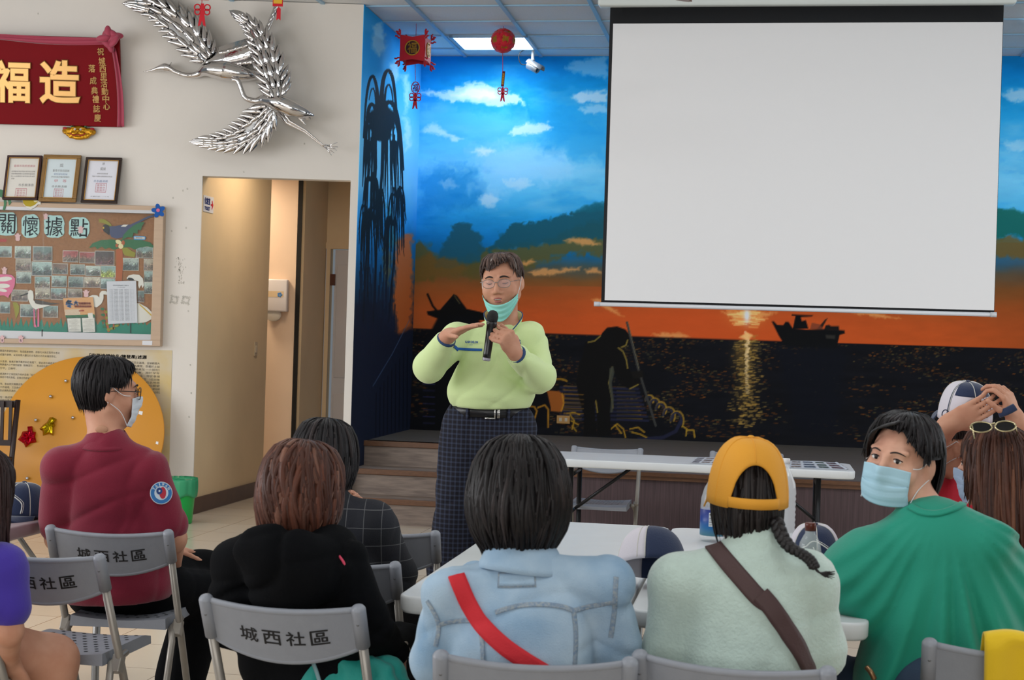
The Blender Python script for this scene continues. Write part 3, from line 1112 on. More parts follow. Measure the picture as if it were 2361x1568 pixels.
# side wall with the palms
J0 = Vector((XJ + 0.004, WALL_Y + 0.0, 0))
LS = (K0 - J0).length
NS2, NZ2 = 200, 360
ss = np.linspace(0, LS, NS2 + 1)
zz = np.linspace(0, CEIL, NZ2 + 1)
SG, ZG = np.meshgrid(ss, zz)
SG, ZG = SG.ravel(), ZG.ravel()
dr = (K0 - J0) / LS
Vs = np.stack([J0.x + dr.x * SG, J0.y + dr.y * SG, ZG], 1)
ii, jj = np.meshgrid(np.arange(NS2), np.arange(NZ2))
b = (jj * (NS2 + 1) + ii).ravel()
Fs = np.stack([b, b + 1, b + NS2 + 2, b + NS2 + 1], 1)
X, Y = proj(Vs)
pt = Paint(X, Y)
n1 = fbm(X / 22, Y / 60, 61)
yy = Y + 22 * n1
pt.grad(yy, [(20, (40, 150, 205)), (110, (40, 150, 220)), (220, (60, 170, 235)), (330, (110, 196, 240)), (430, (110, 190, 236)), (500, (50, 150, 220)),
   (560, (24, 108, 170)), (620, (18, 84, 130)), (680, (20, 52, 76)), (730, (22, 34, 54)), (780, (20, 26, 42)), (1200, (22, 27, 42))])
for pts in ([(860, 60), (882, 50), (890, 110), (875, 130), (858, 110)], [(897, 150), (912, 140), (924, 175), (905, 190)],
   [(928, 175), (940, 170), (948, 230), (935, 260)], [(930, 270), (942, 280), (948, 330), (936, 350)]):
 pt.poly(pts, (190, 224, 242), 0.6, soft=5, rough=8, seed=62, scale=8)
pt.poly([(912, 560), (925, 545), (950, 540), (950, 760), (918, 770), (905, 700), (908, 640)], (196, 96, 38), 0.85, soft=5, rough=9, seed=63, scale=9)
pt.poly([(884, 545), (894, 540), (902, 600), (896, 660), (886, 640)], (110, 86, 36), 0.6, soft=4, rough=8, seed=64, scale=9)
pt.poly([(890, 470), (905, 480), (915, 560), (900, 580)], (60, 110, 90), 0.5, soft=4, rough=8, seed=66, scale=9)
pt.poly([(945, 757), (950, 755), (950, 1000), (830, 1200), (815, 1200), (820, 700), (850, 690), (880, 730), (910, 780), (918, 770)], (22, 28, 44), 1, soft=8, rough=10, seed=65, scale=12)
PB = (16, 26, 34)
rp = np.random.default_rng(12)
def frond(cx, cy, dx, top, drop, w):
 """a palm frond that rises from the crown, arches over and hangs"""
 pts = []
 for i in range(13):
  t = i / 12
  x = cx + dx * (1 - (1 - t) ** 2)
  y = cy - top * 4 * t * (1 - t) * (1 if t < 0.5 else 0.9) + drop * max(0, t - 0.35) ** 1.4 * 2.1
  pts.append((x, y))
 pt.stroke(pts, w, PB, 1, w * 0.35, soft=0.6)
 for i in range(3, 13):
  x, y = pts[i]
  ln = rp.uniform(6, 18) * (0.5 + w / 4)
  pt.stroke([(x, y), (x + rp.uniform(-2, 2) + 0.06 * dx, y + ln)], 0.9, PB, 1, 0.4, soft=0.5)
for q, w, w2 in (([(874, 262), (869, 205), (861, 177), (852, 186), (844, 232), (838, 318)], 4.5, 1.5), ([(878, 250), (883, 188), (893, 163), (904, 176), (911, 222), (917, 300)], 5.5, 2),
    ([(880, 258), (894, 236), (910, 248), (922, 300), (931, 392)], 6, 1.5), ([(872, 262), (858, 240), (848, 262), (841, 345)], 5, 1.5),
    ([(884, 268), (904, 262), (918, 300), (926, 380), (930, 470)], 5, 1), ([(868, 270), (850, 268), (842, 320), (836, 430)], 4.5, 1),
    ([(886, 240), (890, 205), (897, 196), (904, 215), (908, 262)], 3, 1), ([(868, 250), (864, 212), (857, 205), (851, 230)], 2.5, 1)):
 pt.stroke([(v.x, v.y) for v in smooth_path([Vector((a, b, 0)) for a, b in q], 5)], w, PB, 1, w2, soft=0.6)
pt.poly([(850, 262), (868, 246), (884, 238), (904, 252), (912, 285), (900, 318), (880, 330), (860, 315), (848, 290)], PB, 1, soft=1.5, rough=6, seed=67, scale=7)
for k in range(34):
 x = rp.uniform(842, 926)
 y = rp.uniform(275, 330)
 pt.stroke([(x, y), (x + rp.uniform(-2, 2), y + 60), (x + (x - 884) * 0.12 + rp.uniform(-3, 3), y + rp.uniform(110, 250))], rp.uniform(1.4, 3.0), PB, 1, 0.4, soft=0.6)
for cx, cy, sc in ((858, 420, 0.55), (914, 455, 0.5), (850, 500, 0.55), (905, 520, 0.5), (872, 455, 0.45)):
 for k in range(13):
  frond(cx, cy, rp.uniform(-42, 42) * sc, rp.uniform(10, 60) * sc, rp.uniform(60, 230) * sc, 2.6 * sc + 0.7)
for q, w in (([(884, 240), (880, 400), (868, 560), (862, 740)], 2.6), ([(858, 420), (850, 560), (846, 720)], 2.2), ([(914, 455), (908, 600), (896, 740)], 1.8),
   ([(850, 500), (842, 640), (838, 740)], 2.2)):
 pt.stroke(q, w, PB)
for k in range(90):
 x = rp.uniform(828, 915)
 y = rp.uniform(600, 730)
 pt.stroke([(x, y), (x + rp.uniform(-2, 2), y + rp.uniform(30, 100))], rp.uniform(0.6, 1.5), (18, 30, 46), 0.9, 0.3)
for k in range(9):
 x = 866 + k * 9
 pt.stroke([(x, 1010 - k * 3), (x + 1.5, 905 - k * 13)], 0.8, (10, 13, 22))
pt.stroke([(860, 890), (905, 815), (944, 738)], 0.7, (70, 90, 120), 0.8)
me = mesh_np('wall_side', Vs, Fs, False)
paint_attr(me, s2l(pt.c) * MK)
me.materials.append(MATS['mural_paint'])
ws = bpy.data.objects.new('wall_side', me)
C.objects.link(ws)
ws['kind'] = 'structure'
md = ws.modifiers.new('solid', 'SOLIDIFY')
md.thickness = 0.05
md.offset = -1
# ---------------------------------------------------------------- things on the white wall
def PW(px, py, off=0.0):
 return P(px, py, WALL_Y - off)
def poly_on(pts, off, depth, mb, mi=0):
 """flat cut-out: photo outline laid on the plane `off` in front of the wall"""
 q = [PW(a, b, off) for a, b in pts]
 mb.prism([(p.x, p.z) for p in q], depth, Matrix.Translation((0, WALL_Y - off, 0)), mi)
def zpts(pts, ox, oy, k):
 return [(ox + a / k, oy + b / k) for a, b in pts]
def textpx(mb, s, cx, cy, w, h, off, mi=0, rot=0.0, **kw):
 """lettering filling a w x h pixel box on the wall side"""
 c = PW(cx, cy, off)
 k = (WALL_Y - off) / FPX
 ex = Vector((cos(rot), 0, sin(rot)))
 put_text(mb, s, frame(c, ex, ex.cross(Vector((0, 1, 0)))), mi, fit=(w * k, h * k), **kw)
PIX = (WALL_Y - 0.1) / FPX
m_goldchar = mat('gold_letter', '#a9824e', 0.3, metal=0.8)
m_plaque = mat('plaque_red', '#7a0812', 0.5, spec=0.1, noise=(3, 0.08))
m_ribbon = mat('ribbon_cloth', '#a83a52', 0.6, bump=(25, 0.3), sheen=0.3)
pl = thing('plaque', 'dark red hanging plaque with big gold characters and a pink ribbon', 'plaque', PW(0, 290, 0.04))
def plq(px, py, extra=0.0):
 t = (292 - py) / 207.0
 return P(px, py, WALL_Y - 0.05 - 0.10 * t - extra)
mb = MB()
fr = [plq(-290, 278), plq(280, 292.5), plq(275, 88), plq(-284, 70)]
bk = [p + Vector((0, 0.035, 0)) for p in fr]
mb.add(fr + bk, [(0, 1, 2, 3), (7, 6, 5, 4), (0, 4, 5, 1), (1, 5, 6, 2), (2, 6, 7, 3), (3, 7, 4, 0)])
mb.build('panel', m_plaque, pl, bevel=0.004)
def plq_text(mb, s, cx, cy, w, h, **kw):
 c = plq(cx, cy, 0.004)
 ez = (plq(cx, cy - 40) - plq(cx, cy + 40)).normalized()
 put_text(mb, s, frame(c, plq(cx + 40, cy + 1.2) - plq(cx - 40, cy - 1.2), ez), 0, fit=(w * PIX, h * PIX), **kw)
for ch, cx, cy, w, h in (('造', 139, 190, 98, 104), ('福', 28, 188, 88, 100)):
 mb = MB()
 plq_text(mb, ch, cx, cy, w, h, size=0.3, extrude=0.006, bold=0.007, bevel=0.006)
 mb.build('character', m_goldchar, pl)
mb = MB()
for ch, x, y in zip('祝城西里活動中心', (232, 235, 237, 239, 240, 242, 244, 246), (119, 141, 158, 176, 193, 211, 228, 245)):
 plq_text(mb, ch, x, y, 15, 16, size=0.06, extrude=0.002, bold=0.0008)
mb.build('lettering', m_goldchar, pl)
mb = MB()
for ch, x, y in zip('落成典禮誌慶', (212, 215, 218, 221, 223, 225), (158, 186, 209, 229, 251, 272)):
 plq_text(mb, ch, x, y, 15, 17, size=0.06, extrude=0.002, bold=0.0008)
mb.build('lettering', m_goldchar, pl)
mb = MB()
def rib(u, v):
 x = -284 + u * 534
 sag = 7 * sin(pi * ((x + 284) % 290) / 290)
 y0 = 70 + (x + 284) * 0.030 + sag * 0.4
 w = 13 + 5 * sin(pi * ((x + 290) % 290) / 290)
 y = y0 + v * w
 return plq(x, y, 0.012 + 0.012 * sin(v * 9 + u * 3))
mb.grid(rib, 60, 6)
def tail(u, v):
 y = 112 + u * 180
 x = 262 + (y - 112) * 0.085 + 6 * sin(u * 3.0)
 return plq(x + (v - 0.5) * (9 + 7 * u), y, 0.015 + 0.01 * sin(v * 8))
mb.grid(tail, 20, 5)
mb.build('ribbon', m_ribbon, pl, solid=0.003)
mb = MB()
cb = plq(252, 87, 0.05)
for k in range(9):
 a = k * 2.4
 rr = 0.035 + 0.008 * (k % 3)
 cc = cb + Vector((rr * cos(a), 0.02 * sin(k), rr * 1.1 * sin(a)))
 mb.sphere(cc, (0.028, 0.022, 0.055), 12, 8, R=Matrix.Rotation(a + 1.2, 3, 'Y') @ Matrix.Rotation(0.6 * sin(k), 3, 'Z'))
mb.build('rosette', m_ribbon, pl)
# gilded beast-face ornament under the plaque
m_gilt = mat('gilt', '#c08a1c', 0.3, metal=0.7, bump=(70, 0.35))
m_redlac = mat('red_lacquer', '#a5161c', 0.35)
m_green = mat('green_lacquer', '#1e5a30', 0.4)
m_white = mat('white_paint', '#e8e8e8', 0.4)
m_black = mat('black_paint', '#101010', 0.4)
c = PW(182, 303, 0.03)
lm_ = thing('mask_ornament', 'small gilded beast face ornament below the red plaque', 'ornament', c)
sf = Soft()
sf.ell(c, (0.07, 0.03, 0.045), k=0.01)
for sx in (-1, 1):
 sf.ell(c + Vector((sx * 0.085, 0.005, 0.0)), (0.045, 0.025, 0.03), k=0.012)
 sf.ell(c + Vector((sx * 0.05, 0, -0.035)), (0.035, 0.025, 0.02), k=0.01)
 sf.ell(c + Vector((sx * 0.035, -0.02, 0.022)), (0.025, 0.015, 0.01), k=0.006)
 sf.ell(c + Vector((sx * 0.03, -0.025, -0.02)), (0.025, 0.015, 0.014), k=0.006)
 for q in range(3):
  sf.ell(c + Vector((sx * (0.1 - 0.02 * q), -0.01, -0.012 - 0.016 * q)), (0.016, 0.015, 0.013), k=0.004)
sf.ell(c + Vector((0, -0.03, 0.0)), (0.016, 0.016, 0.014), k=0.006)
sf.ell(c + Vector((0, -0.005, -0.05)), (0.05, 0.02, 0.016), k=0.008)
V, F = sf.solid(0.005)
build_np('face', V, F, m_gilt, lm_)
for sx in (-1, 1):
 mb = MB()
 mb.sphere(c + Vector((sx * 0.022, -0.034, 0.012)), 0.0085, 10, 8)
 ey = mb.build('eye', m_white, lm_)
 mb = MB()
 mb.sphere(c + Vector((sx * 0.022, -0.0415, 0.011)), 0.003, 8, 6)
 mb.build('pupil', m_black, ey)
 mb = MB()
 mb.sphere(c + Vector((sx * 0.055, -0.012, 0.045)), (0.011, 0.007, 0.02), 10, 8, R=Matrix.Rotation(sx * 0.5, 3, 'Y'))
 mb.build('ear', m_green, lm_)
 mb = MB()
 mb.sphere(c + Vector((sx * 0.105, -0.012, 0.02)), (0.018, 0.008, 0.01), 10, 8)
 mb.build('tuft', m_redlac, lm_)
mb = MB()
mb.tube(smooth_path([c + Vector((x, -0.036, z)) for x, z in ((-0.06, -0.018), (-0.03, -0.036), (0, -0.03), (0.03, -0.036), (0.06, -0.018))], 4), 0.004, 6)
mb.build('mouth', m_redlac, lm_)
# framed certificates standing on the notice board
m_paper = mat('certificate_paper', '#dcd8cf', 0.6)
m_pblue = mat('certificate_paper_blue', '#cfdde2', 0.6)
m_ink = mat('grey_ink', '#5d5a58', 0.7)
m_rink = mat('red_ink', '#b8505e', 0.7)
m_bink = mat('blue_ink', '#35659c', 0.7)
m_darkwood = mat('dark_frame_wood', '#3a1c1a', 0.35, noise=(20, 0.3))
m_goldframe = mat('antique_gold_frame', '#8a6a40', 0.4, metal=0.5, bump=(80, 0.3))
m_goldline = mat('gold_fillet', '#b98d4d', 0.35, metal=0.6)
m_brwood = mat('brown_frame_wood', '#2f1f18', 0.3, noise=(20, 0.3))
m_pane = mat('picture_glass', '#ffffff', 0.05, alpha=0.07)
def certificate(label, q, mfr, fw, mp, lines, inner):
 tl, tr, brr, bl = [PW(a, b, 0.02) for a, b in q]
 bot = (bl + brr) / 2
 o = thing('framed_certificate', label, 'certificate', bot + Vector((0, -0.1, 0)))
 ctr_ = (tl + tr + brr + bl) / 4
 w = ((tr - tl).length + (brr - bl).length) / 2
 h = ((tl - bl).length + (tr - brr).length) / 2
 ez = ((tl + tr) / 2 - bot).normalized()
 ez = (ez + Vector((0, 0.2, 0))).normalized()
 ex = (tr - tl).normalized()
 M = frame(bot + Vector((0, -0.09, 0)) + ez * h / 2, ex, ez)
 M = M @ Matrix(((1, 0, 0, 0), (0, 0, 1, 0), (0, -1, 0, 0), (0, 0, 0, 1))) if False else M
 mb = MB()
 f = fw
 for cx_, cy_, sx, sy in ((0, h / 2 - f / 2, w, f), (0, -h / 2 + f / 2, w, f), (-w / 2 + f / 2, 0, f, h - 2 * f), (w / 2 - f / 2, 0, f, h - 2 * f)):
  mb.box((cx_, cy_, 0.0), (sx, sy, 0.022), M)
 mb.build('frame', mfr, o, bevel=0.004)
 mb = MB()
 wi, hi = w - 2 * f, h - 2 * f
 g = 0.005
 for cx_, cy_, sx, sy in ((0, hi / 2 - g / 2, wi, g), (0, -hi / 2 + g / 2, wi, g), (-wi / 2 + g / 2, 0, g, hi), (wi / 2 - g / 2, 0, g, hi)):
  mb.box((cx_, cy_, 0.004), (sx, sy, 0.012), M)
 mb.build('fillet', inner, o)
 mb = MB()
 mb.box((0, 0, -0.006), (wi, hi, 0.004), M)
 sheet = mb.build('sheet', mp, o)
 mats = [m_ink, m_rink, m_bink]
 mb = MB()
 for (kind, s, x, y, ww, hh, mi) in lines:
  if kind == 't':
   put_text(mb, s, M @ Matrix.Translation((x * wi, y * hi, -0.0035)), mi, fit=(ww * wi, hh * hi), size=0.05, res=1)
  else:
   put = ((0, hh / 2, ww, 0.012), (0, -hh / 2, ww, 0.012), (-ww / 2, 0, 0.012, hh), (ww / 2, 0, 0.012, hh))
   for a, b_, c_, d_ in put:
    mb.box(((x + a) * wi, (y + b_) * hi, -0.0035), (c_ * wi, d_ * hi, 0.0006), M, mi)
   for r_ in range(3):
    put_text(mb, s, M @ Matrix.Translation((x * wi, (y + (r_ - 1) * hh * 0.28) * hi, -0.0035)), mi, fit=(ww * 0.8 * wi, hh * 0.24 * hi), size=0.05, res=1)
 mb.build('lettering', mats, sheet)
 mb = MB()
 mb.box((0, 0, 0.004), (wi, hi, 0.001), M)
 mb.build('glass', m_pane, o)
 return o
certificate('dark red framed certificate leftmost of three on the notice board', [(20, 357), (100, 358), (95, 465), (14, 462)], m_darkwood, 0.018, m_paper,
   [('t', '臺南市政府感謝狀', 0.02, 0.30, 0.7, 0.06, 1), ('t', '茲感謝本市安南區城西社區發展', 0, 0.16, 0.78, 0.04, 0), ('t', '協會積極推動社區關懷照顧據點', 0, 0.10, 0.78, 0.04, 0),
   ('t', '熱心公益服務長者特頒此狀以資', 0, 0.04, 0.78, 0.04, 0), ('t', '感謝', -0.32, -0.02, 0.1, 0.04, 0), ('t', '市長賴清德', 0.14, -0.18, 0.5, 0.07, 0), ('b', '臺南市', 0, -0.38, 0.36, 0.22, 1)], m_goldline)
certificate('gold framed certificate with pale blue sheet between two dark ones', [(103, 355), (190, 357), (183, 469), (97, 467)], m_goldframe, 0.028, m_pblue,
   [('t', '獎', 0, 0.33, 0.12, 0.09, 0), ('t', '臺南市政府獎狀', 0, 0.2, 0.55, 0.06, 0), ('t', '城西社區發展協會', 0, 0.11, 0.45, 0.045, 2), ('t', '參加社區評鑑成績優良', 0, 0.04, 0.6, 0.04, 0),
   ('t', '甲　等', 0.02, -0.06, 0.4, 0.08, 1), ('t', '市長賴清德', 0, -0.2, 0.5, 0.06, 0), ('b', '臺南市', 0, -0.36, 0.3, 0.2, 1)], m_goldline)
certificate('dark brown framed white certificate rightmost of three on notice board', [(200, 361), (284, 363), (277, 472), (194, 470)], m_brwood, 0.022, mat('white_sheet', '#dfe0ea', 0.6),
   [('t', '狀', 0, 0.42, 0.08, 0.07, 0), ('t', '獎狀', 0, 0.29, 0.18, 0.08, 0), ('t', '城西社區發展協會', 0, 0.17, 0.35, 0.035, 0), ('t', '榮獲本市績優社區關懷據點特頒此狀', 0, 0.1, 0.66, 0.035, 0),
   ('t', '市長賴清德', -0.03, -0.02, 0.46, 0.06, 2), ('b', '臺南市', 0, -0.18, 0.34, 0.22, 1), ('t', '中華民國一〇三年', 0, -0.4, 0.6, 0.03, 0)], m_goldline)
# ---------------------------------------------------------------- glue marks on the wall
m_glue = mat('glue_residue', '#a9a59c', 0.9, noise=(60, 0.4), color2='#d2ccc2')
rg = random.Random(9)
for x, y in ((402, 691), (428, 692)):
 mb = MB()
 for k in range(16):
  a = 2 * pi * k / 16
  q = max(abs(cos(a)), abs(sin(a)))
  r1, r0 = 10 / q * rg.uniform(0.85, 1.0), 6 / q * rg.uniform(0.5, 1.0)
  poly_on([(x + r0 * cos(a), y + r0 * sin(a)), (x + r1 * cos(a), y + r1 * sin(a)), (x + r1 * cos(a + .4), y + r1 * sin(a + .4)), (x + r0 * cos(a + .4), y + r0 * sin(a + .4))], 0.0008, 0.0004, mb)
 mb.build('stain', m_glue, wall_left)
mb = MB()
for k in range(60):
 x, y = rg.gauss(415, 5), rg.uniform(592, 652)
 w_ = rg.uniform(0.6, 1.8)
 poly_on([(x, y), (x + w_, y + 1), (x + w_ * .6, y + rg.uniform(2, 6)), (x - w_ * .5, y + 2)], 0.0008, 0.0004, mb)
for x, y in ((430, 434), (427, 524), (394, 531), (432, 716), (437, 840), (86, 30), (434, 960), (439, 905), (700, 330), (420, 438), (397, 455), (560, 395)):
 poly_on([(x, y), (x + 3, y - 1), (x + 4, y + 3), (x + 1, y + 4)], 0.0008, 0.0004, mb)
mb.build('stain', m_glue, wall_left)
# ---------------------------------------------------------------- notice board
BOFF = 0.085
m_bwood = mat('beige_frame_wood', '#bfa58c', 0.5, noise=(8, 0.08), stretch=(1, 1, 6))
m_alu = mat('aluminium_track', '#b4b4b6', 0.45, metal=0.3)
m_cork = mat('cork_board', '#9c6c46', 0.9, noise=(60, 0.25), bump=(120, 0.2))
m_bglass = mat('cabinet_glass', '#e8f4ee', 0.02, alpha=0.03)
nb = thing('notice_board', 'wide glazed cork notice board with beige wooden frame on the wall', 'notice board', PW(80, 798, 0.05))
def bq(q, off, depth, mb, mi=0):
 poly_on(q, off, depth, mb, mi)
mb = MB()
bq([(-230, 461), (383, 477.5), (382.6, 489), (-230, 472)], 0.0, BOFF, mb)
bq([(-230, 778), (-230, 786), (375, 798.5), (375.5, 784.5)], 0.0, BOFF, mb)
bq([(362, 488), (383, 489), (375.5, 785), (353, 784.5)], 0.0, BOFF, mb)
mb.build('frame', m_bwood, nb, bevel=0.004)
mb = MB()
bq([(-230, 471), (362, 487), (362, 494), (-230, 479)], 0.02, BOFF - 0.02, mb)
bq([(-230, 756), (-230, 777), (353, 785), (354, 771)], 0.02, BOFF - 0.035, mb)
mb.build('track', m_alu, nb)
mb = MB()
bq([(-230, 474), (363, 490), (355, 786), (-230, 780)], 0.004, 0.01, mb)
mb.build('cork', m_cork, nb)
mb = MB()
bq([(99, 484), (362, 491), (355, 775), (97, 768)], 0.062, 0.003, mb)
mb.build('sliding_glass', m_bglass, nb)
mb = MB()
bq([(-230, 476), (102, 484), (100, 768), (-230, 762)], 0.052, 0.003, mb)
mb.build('sliding_glass', m_bglass, nb)
mb = MB()
bq([(97, 760), (99, 760), (99, 776), (97, 776)], 0.06, 0.012, mb)
mb.build('latch', m_black, nb)
mb = MB()
bq(zpts([(1355, 1427), (1450, 1428), (1447, 1470), (1353, 1466)], 0, 440, 4.127), BOFF + 0.0005, 0.001, mb)
mb.build('sticker', mat('label_white', '#d6d8dd', 0.5), nb)
OX, OY, ZK = 0, 440, 4.127
def cut(name, label, cat, shapes, off, group=None, base=None):
 """paper cut-out: list of (material, outline in the board close-up, extra height)"""
 xs = [p[0] for p in shapes[0][1]]
 ys = [p[1] for p in shapes[0][1]]
 o = None
 for i, sh in enumerate(shapes):
  mb = MB()
  e = sh[2] if len(sh) > 2 else 0.0008 * i
  poly_on(zpts(sh[1], OX, OY, ZK), off + e, 0.0015, mb)
  if o is None:
   o = mb.build(name, sh[0])
   recentre(o, PW(OX + sum(xs) / len(xs) / ZK, OY + max(ys) / ZK, off))
   tag(o, label, cat, group)
  else:
   mb.build(sh[3] if len(sh) > 3 else 'paper_layer', sh[0], o)
 return o
def ellipse(cx, cy, rx, ry, rot=0, n=18):
 r = radians(rot)
 return [(cx + rx * cos(t) * cos(r) - ry * sin(t) * sin(r), cy + rx * cos(t) * sin(r) + ry * sin(t) * cos(r)) for t in [2 * pi * i / n for i in range(n)]]
CO = 0.016
pg1, pg2 = mat('paper_green', '#2d6a45', 0.8), mat('paper_teal', '#1f7f6a', 0.8)
pol = mat('paper_olive', '#8d8a2e', 0.8)
pwh, pnv = mat('paper_white', '#d9d8cf', 0.8), mat('paper_navy', '#3b4364', 0.8)
ppk, por = mat('paper_pink', '#d8b3b4', 0.8), mat('paper_orange', '#a85a34', 0.8)
pmt, pbk = mat('paper_mint', '#a9d2cf', 0.8), mat('paper_black', '#22252c', 0.8)
pyl, phot = mat('paper_yellow', '#c9a93a', 0.8), mat('paper_hot_pink', '#d36c90', 0.8)
pbl = mat('paper_blue', '#1656a6', 0.8)
pcream = mat('paper_cream', '#dcd3a2', 0.8)
# grass strip
gpts = [(0, 1330)]
rg = random.Random(3)
x = 0
while x < 1465:
 gpts += [(x, 1205 + rg.uniform(-10, 50)), (x + 18, 1300 + rg.uniform(-30, 10))]
 x += rg.uniform(32, 55)
gpts += [(1466, 1370), (0, 1340)]
cut('paper_grass', 'jagged green paper grass strip along the bottom of the notice board', 'cut-out', [(pg2, gpts)], CO)
# title characters
for ch, x0, y0, x1, y1 in (('關', -30, 205, 160, 425), ('懷', 205, 225, 375, 447), ('據', 420, 232, 612, 447), ('點', 655, 250, 850, 453)):
 cx_, cy_, w, h = (x0 + x1) / 2, (y0 + y1) / 2, x1 - x0, y1 - y0
 rg = random.Random(ord(ch))
 outl = []
 for k in range(26):
  a = 2 * pi * k / 26
  q = max(abs(cos(a)), abs(sin(a)))
  f = min(1 / q, 1.16) * (0.96 + 0.07 * rg.random())
  outl.append((cx_ + w / 2 * cos(a) * f, cy_ + h / 2 * sin(a) * f))
 o = cut('cut_out_character', 'paper character %s in navy on mint at the top of the notice board' % {'關': 'leftmost cut-off', '懷': 'second', '據': 'third', '點': 'rightmost'}[ch],
   'cut-out character', [(pmt, outl)], CO + 0.004, 'title characters on the notice board')
 mb = MB()
 textpx(mb, ch, OX + cx_ / ZK, OY + cy_ / ZK, w * 0.86 / ZK, h * 0.84 / ZK, CO + 0.007, size=0.2, bold=0.0008, res=1)
 mb.build('character', pnv, o)
# palm tree, blue bird, fruit
cut('paper_palm_trunk', 'brown orange paper palm trunk under green fronds on the notice board', 'cut-out',
 [(por, [(1105, 545), (1165, 545), (1172, 700), (1165, 780), (1160, 860), (1098, 860), (1108, 700)])], CO + 0.002)
cut('paper_frond', 'wide dark green paper frond across the right of the notice board', 'cut-out',
 [(pg1, [(845, 545), (880, 500), (960, 470), (1060, 462), (1120, 470), (1200, 462), (1330, 465), (1430, 492), (1480, 545), (1400, 530), (1330, 540), (1280, 560),
   (1230, 535), (1160, 540), (1080, 560), (1040, 540), (1000, 555), (970, 530), (925, 555), (905, 530)])], CO + 0.004)
cut('paper_frond', 'olive yellow paper frond hanging below the fruit on the notice board', 'cut-out',
 [(pol, [(1160, 540), (1210, 540), (1250, 570), (1290, 590), (1280, 632), (1240, 625), (1190, 615), (1170, 590)])], CO + 0.003)
cut('paper_frond', 'olive paper frond behind the blue bird head on the notice board', 'cut-out',
 [(pol, [(940, 268), (990, 268), (1040, 300), (1065, 330), (1040, 345), (990, 310), (945, 300)])], CO + 0.003)
bird = cut('paper_bird', 'paper bird with slate blue body and black head on the notice board', 'cut-out',
  [(mat('paper_slate', '#454d6e', 0.8), [(1035, 340), (1100, 335), (1180, 320), (1240, 322), (1320, 285), (1400, 245), (1470, 225), (1478, 240), (1400, 265), (1330, 300),
            (1250, 350), (1210, 400), (1180, 440), (1110, 455), (1060, 440), (1040, 400)]),
   (pbk, [(975, 350), (985, 325), (1005, 318), (1035, 330), (1045, 370), (1040, 425), (1010, 400), (985, 385)], 0.001, 'head'),
   (pyl, ellipse(985, 352, 8, 10), 0.002, 'eye'), (por, [(963, 375), (980, 368), (985, 385), (970, 395)], 0.0015, 'beak'),
   (pwh, [(1150, 340), (1175, 322), (1220, 322), (1195, 342)], 0.0016, 'wing_patch')], CO + 0.010)
cut('paper_frond', 'serrated green paper leaf over the blue bird tail', 'cut-out',
 [(pg1, [(1160, 470), (1175, 420), (1220, 370), (1270, 330), (1330, 300), (1375, 298), (1350, 340), (1340, 375), (1310, 370), (1310, 410), (1270, 400), (1260, 445), (1215, 440)])], CO + 0.013)
cut('paper_fruit', 'cream paper fruit cluster at the top of the paper palm trunk', 'cut-out',
 [(pcream, ellipse(1128, 487, 30, 20, 25)), (pcream, ellipse(1150, 528, 24, 24, 10), 0.0004, 'fruit'), (por, ellipse(1172, 495, 16, 24), -0.001, 'fruit'), (por, ellipse(1112, 520, 14, 18), -0.001, 'fruit')], CO + 0.008)
lb = cut('paper_caption', 'small blue edged caption strip below the blue paper bird', 'caption',
  [(mat('paper_sky', '#3c8ec4', 0.7), [(1270, 435), (1280, 428), (1378, 432), (1387, 445), (1380, 468), (1275, 465)]),
  (pwh, [(1279, 437), (1376, 440), (1376, 460), (1281, 457)], 0.001, 'strip')], CO + 0.006)
mb = MB()
textpx(mb, '我們的志工', OX + 1328 / ZK, OY + 448 / ZK, 80 / ZK, 15 / ZK, CO + 0.0095, size=0.05, res=1)
mb.build('lettering', pnv, lb)
cut('paper_caption', 'small red caption strip at the left edge of the notice board', 'caption',
 [(mat('paper_red', '#a8413c', 0.7), [(-30, 455), (60, 458), (66, 470), (58, 487), (-30, 485)])], CO + 0.004)
# peanut-shaped paper people
for i, (x0, y0, x1, y1, lab, off) in enumerate(((410, 215, 462, 272, 'pink paper figure on the third title character', CO + 0.009), (138, 405, 200, 477, 'pink paper figure below the second title character', CO + 0.006),
            (735, 335, 800, 405, 'pink paper figure on the rightmost title character', CO + 0.009), (15, 725, 70, 797, 'pink paper figure near the left edge above the pink wing', CO + 0.006),
            (788, 942, 852, 1012, 'pink paper figure above the orange leaflet', CO + 0.006), (-2, 1375, 46, 1446, 'pink paper figure on the bottom frame at the left edge', BOFF + 0.002),
            (170, 1375, 227, 1446, 'pink paper figure on the bottom frame of the notice board', BOFF + 0.002))):
 cx_, w, h = (x0 + x1) / 2, x1 - x0, y1 - y0
 o = cut('paper_figure', lab, 'cut-out', [(ppk, [(cx_ - w * .18, y0), (cx_ + w * .18, y0), (cx_ + w * .25, y0 + h * .25), (cx_ + w * .48, y0 + h * .12), (cx_ + w * .5, y0 + h * .2), (cx_ + w * .3, y0 + h * .5),
            (cx_ + w * .36, y0 + h * .8), (cx_ + w * .2, y1), (cx_ - w * .2, y1), (cx_ - w * .36, y0 + h * .8), (cx_ - w * .3, y0 + h * .5), (cx_ - w * .5, y0 + h * .2),
            (cx_ - w * .48, y0 + h * .12), (cx_ - w * .25, y0 + h * .25)])], off, 'pink paper figures')
 if i >= 5:
  mb = MB()
  textpx(mb, '援' if i == 5 else '點', OX + cx_ / ZK, OY + (y0 + h * .68) / ZK, w * .36 / ZK, h * .34 / ZK, off + 0.002, size=0.05, res=1)
  mb.build('lettering', pbk, o)
